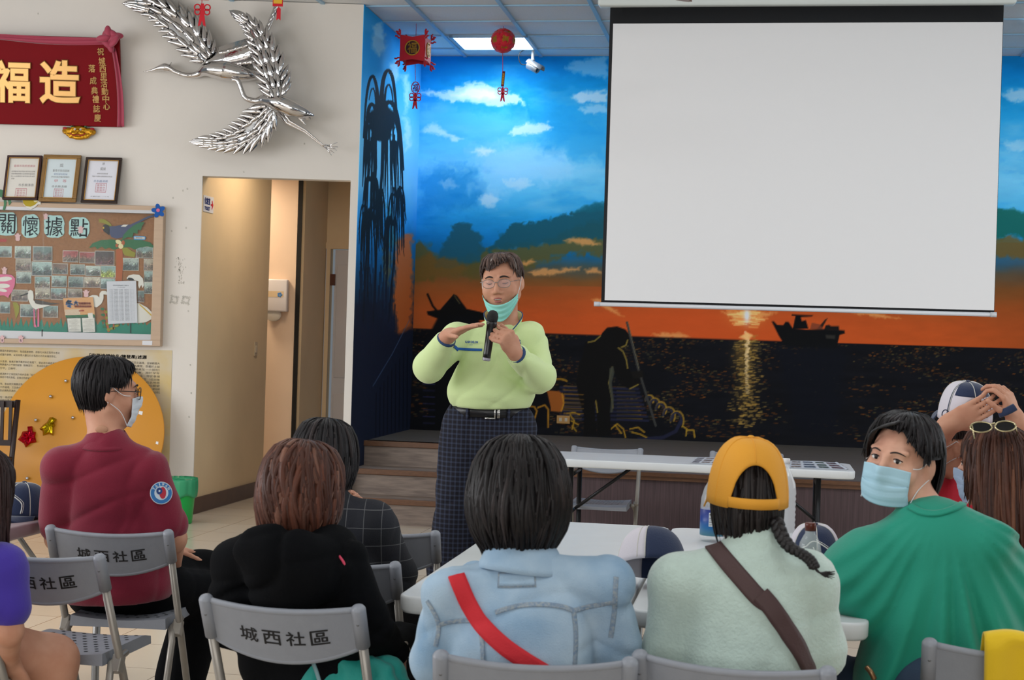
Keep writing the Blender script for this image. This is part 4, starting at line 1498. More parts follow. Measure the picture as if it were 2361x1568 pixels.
# egrets, spoonbill, butterfly wing, leaves
cut('paper_egret', 'white paper egret with dark wing at the lower left of the board', 'cut-out',
 [(pwh, [(265, 990), (268, 955), (290, 942), (312, 955), (320, 1000), (318, 1040), (345, 1075), (400, 1080), (480, 1090), (410, 1110), (340, 1130), (310, 1110), (285, 1070), (268, 1030)]),
 (mat('paper_charcoal', '#4a4340', 0.8), [(330, 1032), (390, 1045), (480, 1065), (570, 1072), (480, 1085), (390, 1085), (335, 1070)], 0.001, 'wing'),
 (pbk, [(190, 998), (268, 968), (268, 980), (195, 1005)], 0.001, 'beak'),
 (phot, [(318, 1125), (328, 1125), (338, 1270), (352, 1300), (325, 1295)], 0.001, 'leg'), (phot, [(360, 1120), (370, 1118), (374, 1290), (356, 1295)], 0.001, 'leg')], CO + 0.008)
cut('paper_egret', 'white paper egret neck beside the orange leaflet on the board', 'cut-out',
 [(pwh, [(840, 1010), (880, 992), (925, 995), (945, 1015), (948, 975), (970, 952), (1005, 952), (1025, 970), (1020, 990), (985, 985), (985, 1030), (965, 1075), (920, 1110), (890, 1100)])], CO + 0.004)
cut('paper_spoonbill', 'white paper wading bird with black face behind the list sheet', 'cut-out',
 [(pwh, [(1205, 830), (1225, 805), (1270, 795), (1325, 800), (1360, 835), (1370, 900), (1355, 925), (1345, 895), (1325, 930), (1315, 900), (1318, 860), (1280, 850), (1240, 850), (1215, 850)]),
 (pbk, [(1208, 845), (1225, 825), (1250, 828), (1275, 840), (1270, 855), (1235, 852)], 0.001, 'face')], CO + 0.006)
cut('paper_spoonbill', 'white paper bird body with yellow line right of the list sheet', 'cut-out',
 [(pwh, [(1290, 1070), (1330, 1072), (1400, 1110), (1470, 1180), (1455, 1215), (1390, 1250), (1300, 1260)]), (pyl, [(1320, 1080), (1335, 1080), (1455, 1190), (1448, 1200)], 0.001, 'stripe'),
 (pbk, [(1238, 1260), (1246, 1260), (1246, 1355), (1238, 1355)], 0.001, 'leg')], CO + 0.005)
cut('paper_butterfly', 'pink paper wing with white petals at the left edge of board', 'cut-out',
 [(phot, [(-40, 800), (40, 792), (110, 800), (145, 835), (140, 900), (115, 960), (85, 1000), (80, 1020), (40, 995), (-40, 1000)]),
 (pwh, ellipse(40, 840, 75, 22, -5), 0.001, 'petal'), (pwh, ellipse(30, 905, 66, 22, 0), 0.001, 'petal'), (pwh, ellipse(20, 945, 48, 15, 12), 0.001, 'petal')], CO + 0.006)
cut('paper_leaf', 'olive paper leaf behind the photos at the lower left of board', 'cut-out', [(pol, [(120, 1060), (160, 1062), (185, 1100), (180, 1160), (150, 1225), (140, 1150)])], CO + 0.001)
cut('paper_plant', 'orange stemmed paper plant left of the printed list sheet', 'cut-out',
 [(por, [(985, 1120), (1000, 1120), (1045, 1340), (1025, 1345)])] + [(pol if i % 2 else pg1, ellipse(975 + (i % 2) * 38 + i * 3, 1125 + i * 28, 20, 13, 10), 0.001, 'leaf') for i in range(8)] +
 [(por, [(1075, 1250), (1090, 1250), (1085, 1320), (1072, 1320)], 0.001, 'stem'), (pol, ellipse(1070, 1310, 26, 12), 0.001, 'leaf'), (pol, ellipse(1110, 1285, 22, 12, -20), 0.001, 'leaf')], CO + 0.003)
# photo prints
PHOTOS = [(-20, 525, 112, 632, 'leftmost print in the top row'), (140, 525, 296, 643, 'second print in the top row below the second title character'), (312, 527, 498, 665, 'large print in the top row behind the glass edge'),
  (148, 648, 292, 764, 'print below the second print of the top row'), (300, 672, 495, 808, 'large print under the one behind the glass edge'), (153, 768, 297, 880, 'third print down in the left column'),
  (330, 815, 475, 925, 'print above the egret wing'), (335, 928, 475, 1030, 'print touching the dark egret wing'), (490, 805, 635, 915, 'pale sky print in the fourth row'), (500, 690, 645, 793, 'brown hillside print with white road'),
  (482, 925, 630, 1035, 'print right of the egret wing tip'), (645, 930, 782, 1015, 'print left of the pink figure above the leaflet'), (650, 815, 795, 920, 'dim hall print above the leaflet'), (668, 698, 808, 800, 'green print in the middle third row'),
  (597, 567, 745, 678, 'red banner print in the middle of the board'), (755, 580, 903, 688, 'print between the red banner print and the stage print'), (903, 570, 1088, 708, 'wide dark stage print left of the palm trunk'), (813, 712, 955, 810, 'print below the stage print on its left'),
  (957, 712, 1100, 825, 'curled print of a green field beside the palm trunk'), (800, 818, 955, 920, 'print of a seated back, left of the list sheet'), (957, 832, 1097, 935, 'print half covered by the list sheet'), (1160, 638, 1320, 758, 'bright print right of the palm trunk'),
  (1293, 530, 1455, 640, 'group portrait print below the green frond tip'), (1368, 648, 1480, 760, 'warm toned print at the right edge'), (1370, 762, 1480, 870, 'print at the right edge, second down'), (1370, 870, 1475, 980, 'print at the right edge, third down'),
  (1310, 950, 1372, 1060, 'narrow print under the white bird beak'), (108, 940, 265, 1050, 'pale print left of the egret'), (0, 1055, 95, 1165, 'print at the left edge above the paper grass'), (192, 1078, 345, 1200, 'print behind the egret legs'), (410, 1092, 552, 1205, 'round group print above the paper grass')]
m_print = mat_attr('photo_print', 0.35)
GX, GZ = 22, 15
for i, (x0, y0, x1, y1, lab) in enumerate(PHOTOS):
 rr = np.random.default_rng(100 + i)
 off = CO + 0.002 + 0.0012 * (i % 4)
 sk = 0.016
 q = [(x0 - sk * 30, y1), (x1 - sk * 30, y1 + sk * (x1 - x0)), (x1 + sk * 30, y0 + sk * (x1 - x0)), (x0 + sk * 30, y0)]
 q = [PW(OX + a / ZK, OY + b_ / ZK, off) for a, b_ in q]
 V = []
 cols = []
 top = np.array([(150, 176, 170), (170, 186, 176), (120, 150, 146), (176, 170, 150)][i % 4], float) * rr.uniform(0.75, 1.05)
 low = np.array([(62, 66, 62), (74, 60, 54), (48, 60, 60), (84, 72, 60)][(i // 2) % 4], float)
 if 'red banner' in lab:
  top = np.array((150, 62, 60), float)
 if 'hillside' in lab:
  top = np.array((110, 84, 70), float)
 if 'green field' in lab:
  low = np.array((120, 130, 50), float)
 if 'stage print' in lab and 'wide' in lab:
  top, low = np.array((60, 50, 50), float), np.array((70, 44, 44), float)
 for j in range(GZ + 1):
  for k in range(GX + 1):
   u, v = k / GX, j / GZ
   p = (q[0] * (1 - u) + q[1] * u) * (1 - v) + (q[3] * (1 - u) + q[2] * u) * v
   p = p + Vector((0, -0.003 * sin(u * 3.1) * ((i % 3) - 1), 0))
   V.append(tuple(p))
   if k in (0, GX) or j in (0, GZ):
    cols.append((186, 186, 176))
   else:
    band = 1 / (1 + math.exp(-(v - 0.52 + 0.1 * math.sin(u * 9 + i)) * 14))
    col = low * (1 - band) + top * band
    if v < 0.6 and rr.random() < 0.45:
     col = col * rr.uniform(0.3, 1.9) + rr.uniform(0, 26, 3)
    elif v >= 0.6 and rr.random() < 0.2:
     col = col * rr.uniform(0.6, 1.15)
    cols.append(tuple(col))
 b = [j * (GX + 1) + k for j in range(GZ) for k in range(GX)]
 F = np.array([(a, a + 1, a + GX + 2, a + GX + 1) for a in b])
 me = mesh_np('photo_print', np.array(V), F, False)
 paint_attr(me, s2l(np.array(cols)))
 me.materials.append(m_print)
 o = bpy.data.objects.new('photo_print', me)
 C.objects.link(o)
 recentre(o, (q[0] + q[1]) / 2)
 tag(o, 'small photo: ' + lab, 'photo', 'photo prints on the notice board')
# printed list and leaflet
m_list = mat('list_paper', '#c9cdd4', 0.7)
ls = cut('printed_list', 'white printed list sheet pinned at the right of the notice board', 'paper', [(m_list, [(1015, 862), (1295, 855), (1308, 1255), (1028, 1268)])], CO + 0.018)
mb = MB()
textpx(mb, '城西社區照顧關懷據點志工輪值名單', OX + 1150 / ZK, OY + 900 / ZK, 150 / ZK, 12 / ZK, CO + 0.0205, size=0.05, res=1, rot=0.02)
textpx(mb, '一〇九年三月份', OX + 1150 / ZK, OY + 918 / ZK, 80 / ZK, 9 / ZK, CO + 0.0205, size=0.05, res=1, rot=0.02)
for r_ in range(24):
 for c0, s_ in ((1052, '一二三四'), (1100, '王明月'), (1150, '志工服務'), (1205, '陳秀美'), (1255, '三二一〇')):
  textpx(mb, s_, OX + (c0 + r_ * .4) / ZK, OY + (940 + r_ * 12.6) / ZK, 40 / ZK, 7 / ZK, CO + 0.0205, size=0.05, res=1, rot=0.02)
mb.build('lettering', mat('print_grey', '#6c7078', 0.8), ls)
lf = cut('leaflet', 'orange event leaflet with blue and red lettering on the notice board', 'leaflet',
  [(mat('leaflet_orange', '#cf9a63', 0.6), [(600, 1022), (885, 1012), (905, 1190), (620, 1205)]),
  (mat('leaflet_pale', '#c9b49a', 0.6), [(615, 1130), (760, 1125), (765, 1180), (622, 1190)], 0.001, 'picture'),
  (pg1, [(620, 1185), (900, 1175), (904, 1195), (625, 1206)], 0.001, 'band'), (pwh, [(835, 1165), (880, 1160), (888, 1220), (845, 1226)], 0.002, 'figure')], CO + 0.014)
mb = MB()
textpx(mb, '冬', OX + 658 / ZK, OY + 1075 / ZK, 66 / ZK, 70 / ZK, CO + 0.018, size=0.1, bold=0.004, res=1, rot=0.03)
textpx(mb, '大', OX + 722 / ZK, OY + 1068 / ZK, 40 / ZK, 44 / ZK, CO + 0.018, size=0.1, bold=0.004, res=1)
mb.build('headline', mat('leaflet_blue', '#2a66a0', 0.6), lf)
mb = MB()
textpx(mb, '包裹農作券', OX + 806 / ZK, OY + 1072 / ZK, 115 / ZK, 22 / ZK, CO + 0.018, size=0.1, bold=0.003, res=1, rot=0.03)
textpx(mb, '假的是新能標誌', OX + 790 / ZK, OY + 1100 / ZK, 160 / ZK, 18 / ZK, CO + 0.018, size=0.1, bold=0.003, res=1, rot=0.03)
poly_on(zpts([(750, 1138), (785, 1134), (785, 1128), (803, 1140), (786, 1152), (786, 1145), (750, 1148)], OX, OY, ZK), CO + 0.017, 0.001, mb)
mb.build('subline', mat('leaflet_brown', '#a0432c', 0.6), lf)
ds = cut('leaflet', 'dark green sheet with two white text boxes below the orange leaflet', 'leaflet',
  [(mat('leaflet_dark', '#1e4a3c', 0.6), [(632, 1205), (905, 1195), (912, 1345), (642, 1345)]), (pwh, [(640, 1215), (766, 1212), (772, 1340), (652, 1342)], 0.001, 'text_box'),
  (pwh, [(780, 1212), (898, 1208), (905, 1342), (790, 1346)], 0.001, 'text_box')], CO + 0.011)
mb = MB()
for c0 in (706, 844):
 for r_ in range(9):
  textpx(mb, ('防治重點說明事項', '請按時接種疫苗', '勤洗手戴口罩')[r_ % 3], OX + c0 / ZK, OY + (1228 + 13 * r_) / ZK, (96 if r_ % 3 else 60) / ZK, 7 / ZK, CO + 0.0135, size=0.05, res=1, rot=0.02)
mb.build('lettering', m_ink, ds)
# on top of the frame: green leaf, yellow bird, blue flower
cut('paper_leaf', 'green split paper leaf on the top frame at the left edge', 'cut-out',
 [(mat('paper_leaf_green', '#4f7f5f', 0.8), [(-40, -20), (20, -10), (70, 15), (100, 60), (108, 110), (85, 140), (80, 105), (65, 80), (60, 130), (45, 190), (25, 180), (38, 130), (35, 80), (10, 60), (-40, 60)])], BOFF + 0.004)
cut('paper_bird', 'small olive yellow paper bird sitting on the notice board top', 'cut-out',
 [(pwh, [(195, 72), (212, 60), (235, 62), (260, 70), (300, 72), (340, 80), (370, 98), (395, 98), (385, 115), (392, 128), (360, 130), (335, 155), (295, 178), (255, 160), (225, 130), (215, 95)]),
 (mat('paper_mustard', '#b09a2a', 0.8), [(215, 85), (235, 68), (280, 66), (330, 85), (362, 105), (330, 135), (290, 152), (245, 145), (222, 118)], 0.001, 'body'),
 (pcream, [(318, 95), (360, 82), (352, 106), (330, 108)], 0.002, 'wing'), (pbk, [(194, 70), (208, 66), (208, 72)], 0.001, 'beak')], BOFF + 0.006)
fl = []
for k in range(5):
 a = radians(-100 + 72 * k)
 fl.append((pbl, ellipse(1508 + 36 * cos(a), 190 + 38 * sin(a), 32, 22, math.degrees(a)), 0.0003 * k, 'petal'))
fl.append((phot, ellipse(1504, 185, 17, 17), 0.004, 'flower_centre'))
cut('paper_flower', 'bright blue paper flower with pink centre on the board corner', 'cut-out', fl, BOFF + 0.006)
# ---------------------------------------------------------------- text poster below the board
m_poster = mat('poster_paper', '#cfc6b4', 0.7, noise=(4.5, 0.3), color2='#d2b878')
pc = [(-230, 795), (397, 808), (389, 1130), (-230, 1120)]
mb = MB()
poly_on(pc, 0.002, 0.002, mb)
po = mb.build('wall_poster', m_poster)
recentre(po, PW(80, 1120, 0.003))
tag(po, 'yellowed text poster on the wall below the notice board', 'poster')
mb = MB()
def zc6(a, b):
 return a / 3.563, 780 + b / 3.563
def ptxt(s, x0, y, w, h, mi=0, bold=0.0):
 cx_, cy_ = zc6(x0 + w / 2, y)
 textpx(mb, s, cx_, cy_, w / 3.563, h / 3.563, 0.0048, mi, size=0.05, res=1, bold=bold, rot=-0.008)
ptxt('「安平追想地名(陳登風)述源', 735, 150, 470, 34, bold=0.0015)
for i, s in enumerate(('位於本處莊西北邊陲，並緣範圍大', '是沙洲地至為廣闊，係屬於土城', '管轄以及學東至一小部份）', '地名的由來，源於早年', '有人在這一帶從事捕', '撈魚蝦維生（或說陳', '登風在此地居', '住開墾', '捕魚為業', '由此得名')):
 w = (320, 330, 315, 300, 250, 240, 170, 90, 60, 60)[i]
 ptxt(s, 1312 - w, 202 + 27 * i, w, 20)
for s, y, w in (('豐富的季節性飼料，每迴盛產期間，即敲勾大批庄落男女老幼', 112, 490), ('成籠的食物，以其地帶大體位於庄落西北方向末端而得名。', 142, 465),
    ('水漲漫，後來於無不斷的砂石堆積下，使此地水域逐漸縮淺', 198, 485), ('無數個大小不等的窟窿（俗稱窪仔），有以區位處於庄落的邊', 224, 480),
    ('仔中」之稱呼。', 247, 135), ('據漢數中之後因有外地人名喚「佳良仔」者，', 298, 350), ('塭而不等的漁塭，此後庄民即以其名來稱呼', 325, 330), ('地，後由居民開闢成魚塭，由於大', 378, 280),
    ('大的塭堀，又因魚塭在庄落尾', 405, 250), ('自此捕魚的漁民，即取此名', 432, 220), ('有一條成南北走向的', 486, 185), ('可能行許多漁民使用', 510, 175), ('遊憩，就以此名稱。', 535, 150)):
 ptxt(s, 0, y, w, 19)
mb.build('lettering', mat('poster_ink', '#4a463f', 0.8), po)
# ---------------------------------------------------------------- round orange table top leaning on the wall
m_orange = mat('orange_laminate', '#d9942f', 0.4, noise=(2.5, 0.06))
ctop = P(208, 822, WALL_Y - 0.06)
rad = 0.625
cb_ = Vector((ctop.x, WALL_Y - 0.42, 0.0))
ez = (ctop - cb_).normalized()
rad = (ctop - cb_).length / 2
ct = (ctop + cb_) / 2
Mt = frame(ct, (1, 0, 0), ez)
mb = MB()
mb.lathe([(0, 0), (rad - 0.004, 0), (rad, -0.004), (rad, -0.024), (rad - 0.004, -0.028), (0, -0.028)][::-1], 96, Mt)
rt = mb.build('round_tabletop', m_orange)
recentre(rt, cb_)
tag(rt, 'large round orange table top leaning on the wall below the poster', 'table top')
def on_top(px, py, off=0.0):
 return hit(px, py, ct + Mt.to_3x3() @ Vector((0, 0, off)), Mt.to_3x3() @ Vector((0, 0, 1)))
def foil(label, name, mcol, pts, seed):
 rg = random.Random(seed)
 q = [zc6(a, b) for a, b in pts]
 cx_ = sum(a for a, b in q) / len(q)
 cy_ = sum(b for a, b in q) / len(q)
 n = len(q)
 V = [on_top(cx_, cy_, 0.03)]
 for ring, f in ((1, 0.4), (2, 0.75), (3, 1.0)):
  for i in range(n * 2):
   a, b = q[i // 2]
   if i % 2:
    a2, b2 = q[(i // 2 + 1) % n]
    a, b = (a + a2) / 2, (b + b2) / 2
   V.append(on_top(cx_ + (a - cx_) * f, cy_ + (b - cy_) * f, (0.03, 0.024, 0.003)[ring - 1] + rg.uniform(-0.008, 0.008) * (ring < 3)))
 m = n * 2
 F = [(0, 1 + i, 1 + (i + 1) % m) for i in range(m)]
 for r_ in range(2):
  for i in range(m):
   F.append((1 + r_ * m + i, 1 + (r_ + 1) * m + i, 1 + (r_ + 1) * m + (i + 1) % m, 1 + r_ * m + (i + 1) % m))
 mb = MB()
 mb.add(V, F)
 o = mb.build(name, mcol)
 recentre(o, V[0])
 return tag(o, label, 'foil balloon')
foil('crumpled red foil star taped to the round orange table top', 'foil_balloon', mat('foil_red', '#b8102c', 0.18, metal=0.9),
 [(225, 725), (265, 722), (272, 765), (295, 770), (290, 810), (300, 855), (255, 862), (210, 897), (195, 865), (146, 832), (170, 800), (185, 765), (228, 760)], 1)
foil('crumpled gold foil star taped to the round orange table top', 'foil_balloon', mat('foil_gold', '#b59a10', 0.18, metal=0.9),
 [(408, 650), (432, 648), (465, 665), (440, 690), (455, 715), (440, 740), (437, 800), (400, 785), (352, 800), (350, 765), (324, 745), (355, 712), (385, 690)], 2)
foil('silver foil star on the orange table top behind the seated man', 'foil_balloon', mat('foil_silver', '#b9bcc4', 0.15, metal=0.95),
 [(1035, 850), (1055, 848), (1080, 885), (1130, 890), (1182, 885), (1170, 930), (1150, 990), (1090, 980), (1050, 930)], 3)
for i, (x, y, lab) in enumerate(((540, 350, 'topmost'), (415, 478, 'second highest'), (293, 672, 'the one above the red foil star'), (598, 652, 'the one right of the gold foil star'), (223, 1150, 'lowest'))):
 mb = MB()
 px, py = zc6(x, y)
 mb.sphere(on_top(px, py, 0.014), 0.013, 12, 8)
 o = mb.build('silver_stud', mat('stud_chrome', '#c8c8d0', 0.1, metal=1.0))
 recentre(o, on_top(px, py, 0.0))
 tag(o, 'shiny silver ball on the orange table top, ' + lab, 'decoration', 'silver balls on the round table top')
for x, y, w, h, lab in ((1155, 613, 36, 34, 'upper'), (1290, 860, 24, 26, 'lower')):
 mb = MB()
 px, py = zc6(x, y)
 kk = on_top(px, py, 0.002)
 q = [on_top(px + a * w / 7.1, py + b_ * h / 7.1, 0.003) for a, b_ in ((-1, .6), (.7, 1), (1, -.7), (-.6, -1))]
 mb.add(q, [(0, 1, 2, 3)])
 o = mb.build('tape_piece', m_white)
 recentre(o, kk)
 tag(o, lab + ' scrap of white tape near the right rim of the orange table top', 'tape')
# dark wooden chairs stacked at the left edge
m_dwood = mat('dark_chair_wood', '#2b1814', 0.4, noise=(14, 0.3))
for i, (px, lab) in enumerate(((8, 'dark wooden slat-back chair at the left edge beside the orange table top'),)):
 b0 = P(px, 1185, WALL_Y - 0.75 + 0.1 * i)
 b0.z = 0
 o = thing('wooden_chair', lab, 'chair', b0)
 for sx in (-0.04, 0.36):
  mb = MB()
  mb.tube([b0 + Vector((-sx, 0, 0)), b0 + Vector((-sx, 0.02, 0.45)), b0 + Vector((-sx, 0.12, 0.87))], 0.02, 8)
  mb.build('leg', m_dwood, o)
  mb = MB()
  mb.tube([b0 + Vector((-sx, -0.4, 0)), b0 + Vector((-sx, -0.38, 0.45))], 0.02, 8)
  mb.build('leg', m_dwood, o)
 mb = MB()
 mb.rbox(b0 + Vector((-0.16, -0.2, 0.45)), (0.42, 0.42, 0.035), 0.01)
 mb.build('seat', m_dwood, o)
 mb = MB()
 for k in range(6):
  mb.box(b0 + Vector((0.0 - k * 0.06, 0.09, 0.7)), (0.022, 0.02, 0.32))
 mb.box(b0 + Vector((-0.16, 0.12, 0.84)), (0.42, 0.03, 0.05))
 mb.box(b0 + Vector((-0.16, 0.07, 0.56)), (0.40, 0.025, 0.04))
 mb.build('backrest', m_dwood, o)
# green waste bin with bag
m_bin = mat('bin_green', '#0fa54a', 0.35)
m_bag = mat('bin_bag_green', '#3aa070', 0.35, alpha=0.85)
bb = at_z(414, 1206, 0)
o = thing('waste_bin', 'bright green plastic waste bin with green liner by the wall corner', 'bin', bb)
mb = MB()
mb.lathe([(0.085, 0.0), (0.09, 0.004), (0.112, 0.3), (0.116, 0.31), (0.108, 0.305), (0.086, 0.01), (0.0, 0.01)], 32, Matrix.Translation(bb))
mb.build('bucket', m_bin, o)
mb = MB()
def bag(u, v):
 a = 2 * pi * u
 w = 0.0025 * sin(9 * a) + 0.002 * sin(17 * a + 1)
 if v < 0.6:
  t = v / 0.6
  r, z = 0.120 + w + 0.004 * sin(t * 3), 0.2 + 0.135 * t + 0.012 * sin(5 * a) * (1 - t)
 else:
  t = (v - 0.6) / 0.4
  r, z = 0.120 - 0.016 * t + w, 0.335 - 0.1 * t
 return bb + Vector((r * cos(a), r * sin(a), z))
mb.grid(bag, 60, 10, wrap=True)
mb.build('liner', m_bag, o, solid=0.001)
# ---------------------------------------------------------------- passage fittings
pn = EX
o = thing('toilet_sign', 'small white toilet sign with blue letters and red arrow in the doorway', 'sign', pa + ED * 0.13 + EX * 0.001 + UP * 2.34)
Ms = frame(pa + ED * 0.125 + EX * 0.003 + UP * 2.405, ED, UP)
mb = MB()
mb.box((0, 0, 0), (0.21, 0.125, 0.004), Ms)
mb.build('plate', mat('sign_white', '#dcdce2', 0.35), o)
mb = MB()
put_text(mb, '化粧室', Ms @ Matrix.Translation((-0.03, 0.022, 0.0026)), 0, fit=(0.12, 0.05), size=0.1, bold=0.003)
put_text(mb, 'TOILET', Ms @ Matrix.Translation((-0.03, -0.035, 0.0026)), 0, fit=(0.11, 0.026), size=0.1, bold=0.003)
mb.build('lettering', mat('sign_blue', '#1c3580', 0.5), o)
mb = MB()
mb.prism([(0.045, 0.008), (0.072, 0.008), (0.062, 0.032), (0.072, 0.035), (0.097, 0.0), (0.072, -0.035), (0.062, -0.032), (0.072, -0.008), (0.045, -0.008)], 0.001,
  Ms @ Matrix(((1, 0, 0, 0), (0, 0, 1, 0), (0, -1, 0, 0.003), (0, 0, 0, 1))))
mb.build('arrow', mat('sign_red', '#c02430', 0.5), o)
o = thing('light_switch', 'cream light switch plate on the passage wall', 'switch', pa + ED * 1.34 + EX * 0.002 + UP * 1.2)
Ms = frame(pa + ED * 1.34 + EX * 0.004 + UP * 1.275, ED, UP)
mb = MB()
mb.box((0, 0, 0), (0.075, 0.12, 0.008), Ms)
mb.build('plate', mat('switch_plate', '#b9a68a', 0.4), o, bevel=0.002)
mb = MB()
mb.box((0, 0, 0.005), (0.035, 0.06, 0.006), Ms)
mb.build('rocker', mat('switch_rocker', '#cbbca2', 0.4), o)
yd = yb - 0.06
d0, d1 = P(612, 718, yd), P(666, 645, yd)
o = thing('paper_towel_dispenser', 'white paper towel dispenser with flower strip on the washroom wall', 'dispenser', ((d0.x + d1.x) / 2, yb, d0.z))
mb = MB()
mb.rbox(((d0.x + d1.x) / 2, yb - 0.06, (d0.z + d1.z) / 2), (d1.x - d0.x, 0.12, d1.z - d0.z), 0.015)
mb.build('case', mat('dispenser_white', '#d8d2d0', 0.3), o)
mb = MB()
mb.box(((d0.x + d1.x) / 2 - 0.01, yb - 0.1205, d0.z + 0.16), (d1.x - d0.x - 0.05, 0.002, 0.055))
st = mb.build('sticker_strip', mat('sticker_cream', '#d6bd96', 0.5), o)
mb = MB()
for k in range(5):
 a = 2 * pi * k / 5
 mb.sphere((d1.x - 0.07 + 0.014 * cos(a), yb - 0.1225, d0.z + 0.155 + 0.014 * sin(a)), (0.01, 0.002, 0.01), 8, 6)
mb.build('blue_flower', mat('sticker_blue', '#4a7fb8', 0.5), st)
mb = MB()
mb.sphere(((d0.x + d1.x) / 2 - 0.03, yb - 0.06, d0.z - 0.03), (0.075, 0.03, 0.06), 16, 10)
mb.build('paper_towel', mat('tissue', '#e2dccf', 0.8), o)
# ---------------------------------------------------------------- silver cranes
m_chrome = mat('polished_silver', '#d6d3d2', 0.09, metal=1.0, bump=(22, 0.18))
def feather(mb, b, tip, w, lift):
 """leaf-shaped feather with a raised quill, closed at the back"""
 ax = tip - b
 L = ax.length
 d = ax / L
 nrm = Vector((0, -1, 0))
 side = d.cross(nrm).normalized()
 n = 7
 vs, fs = [], []
 for i in range(n + 1):
  t = i / n
  ww = w * (sin(pi * min(1, t * 0.92 + 0.08) ** 0.75) ** 0.8 if t < 1 else 0.0) * 0.5
  c_ = b + d * (L * t) + nrm * (lift * (0.4 + 0.6 * t) + 0.35 * ww) + side * (0.12 * w * sin(t * 2.5))
  vs += [c_ - side * ww - nrm * 0.35 * ww, c_ - side * ww * 0.45 + nrm * 0.1 * ww, c_ + nrm * 0.25 * ww, c_ + side * ww * 0.45 + nrm * 0.1 * ww, c_ + side * ww - nrm * 0.35 * ww, c_ - nrm * 0.6 * ww - nrm * 0.003]
 for i in range(n):
  for k in range(6):
   k2 = (k + 1) % 6
   fs.append((i * 6 + k, i * 6 + k2, (i + 1) * 6 + k2, (i + 1) * 6 + k))
 mb.add(vs, fs, 0, True)
def wing(mb, axis, wl, wr, rows, Y, rise, seed, flen=1.9, splay=0.35):
 """feather rows along a photo-space axis (root to tip); wl, wr: half widths in px at root..tip"""
 rg = random.Random(seed)
 ax = smooth_path([Vector((a, b, 0)) for a, b in axis], 10)
 n = len(ax) - 1
 def at(t):
  f = max(0, min(1, t)) * n
  i = min(int(f), n - 1)
  return ax[i].lerp(ax[i + 1], f - i), (ax[i + 1] - ax[i]).normalized()
 tot = sum((ax[i + 1] - ax[i]).length for i in range(n))
 def hw(t):
  return np.interp(t, np.linspace(0, 1, len(wl)), wl), np.interp(t, np.linspace(0, 1, len(wr)), wr)
 def pt_(t, o_, lift=0.0):
  p, d = at(t)
  a, b_ = hw(t)
  q = p + Vector((-d.y, d.x, 0)) * (o_ * (a if o_ > 0 else b_))
  return P(q.x, q.y, Y - rise * (1 - t) - 0.035 * (1 - o_ * o_) * (1 - 0.7 * t) - lift)
 # smooth swelling blade, then feathers laid over it
 mb.grid(lambda u, v: pt_(v * 0.97, (2 * u - 1) * 0.8), 16, 40)
 mb.grid(lambda u, v: pt_(v * 0.97, (2 * u - 1) * 0.8, -0.03), 16, 40, flip=True)
 for side in (1, -1):
  n_ = rows + 4
  for k in range(n_):
   t = 0.93 * (1 - k / (n_ - 1)) + 0.02
   t2 = min(1.0, t + flen / n_ * 0.62 * rg.uniform(0.9, 1.15))
   b0 = pt_(t, side * 0.50, 0.004)
   p, d = at(t2)
   a, b_ = hw(t2)
   q = p + Vector((-d.y, d.x, 0)) * side * (a if side > 0 else b_) * (1.05 + 0.35 * splay)
   tp = P(q.x, q.y, Y - rise * (1 - t) - 0.006)
   feather(mb, b0, tp, (b0 - tp).length * 0.34, 0.003)
 for r_ in range(rows):
  t = 0.86 * (1 - r_ / (rows - 1)) + 0.01
  for o_ in (-0.45, -0.05, 0.35):
   o2 = o_ + rg.uniform(-0.12, 0.12)
   b0 = pt_(t, o2, 0.002)
   tp = pt_(min(1, t + 1.25 / rows), o2 * 1.25, 0.005)
   feather(mb, b0, tp, (b0 - tp).length * rg.uniform(0.30, 0.42), 0.002)
 p, d = at(1.0)
 sd = Vector((-d.y, d.x, 0))
 for o_ in (-0.5, 0.0, 0.5):
  q = p + d * (10 - 8 * abs(o_)) + sd * o_ * 5
  feather(mb, pt_(0.84, o_ * 0.8, 0.004), P(q.x, q.y, Y - 0.006), 0.045, 0.004)
def crane(label, body, radii, crest, legs, wings, base):
 o = thing('crane_sculpture', label, 'sculpture', base)
 sf = Soft()
 pts = smooth_path([P(*q) for q in body], 5)
 rs = np.interp(np.linspace(0, 1, len(pts)), np.linspace(0, 1, len(radii)), radii)
 for i in range(len(pts) - 1):
  sf.cap(pts[i], pts[i + 1], float(rs[i]), float(rs[i + 1]), k=0.006)
 for q in crest:
  pq = smooth_path([P(*a) for a in q[0]], 4)
  for i in range(len(pq) - 1):
   sf.cap(pq[i], pq[i + 1], q[1] * (1 - 0.8 * i / len(pq)), q[1] * (1 - 0.8 * (i + 1) / len(pq)), k=0.004)
 V, F = sf.solid(0.006)
 build_np('body', V, F, m_chrome, o)
 for w in wings:
  mb = MB()
  w(mb)
  mb.build('wing', m_chrome, o)
 for L in legs:
  mb = MB()
  pth = [P(*q) for q in L]
  mb.tube(pth, [0.024, 0.014, 0.009, 0.007, 0.006][:len(pth)], 8)
  e = pth[-1]
  dr_ = (pth[-1] - pth[-2]).normalized()
  for a in (-0.5, 0.0, 0.4):
   mb.tube([e, e + Matrix.Rotation(a, 3, 'Y') @ dr_ * 0.07], [0.006, 0.002], 6)
  mb.build('leg', m_chrome, o)
 return o
YA, YB = WALL_Y - 0.08, WALL_Y - 0.19
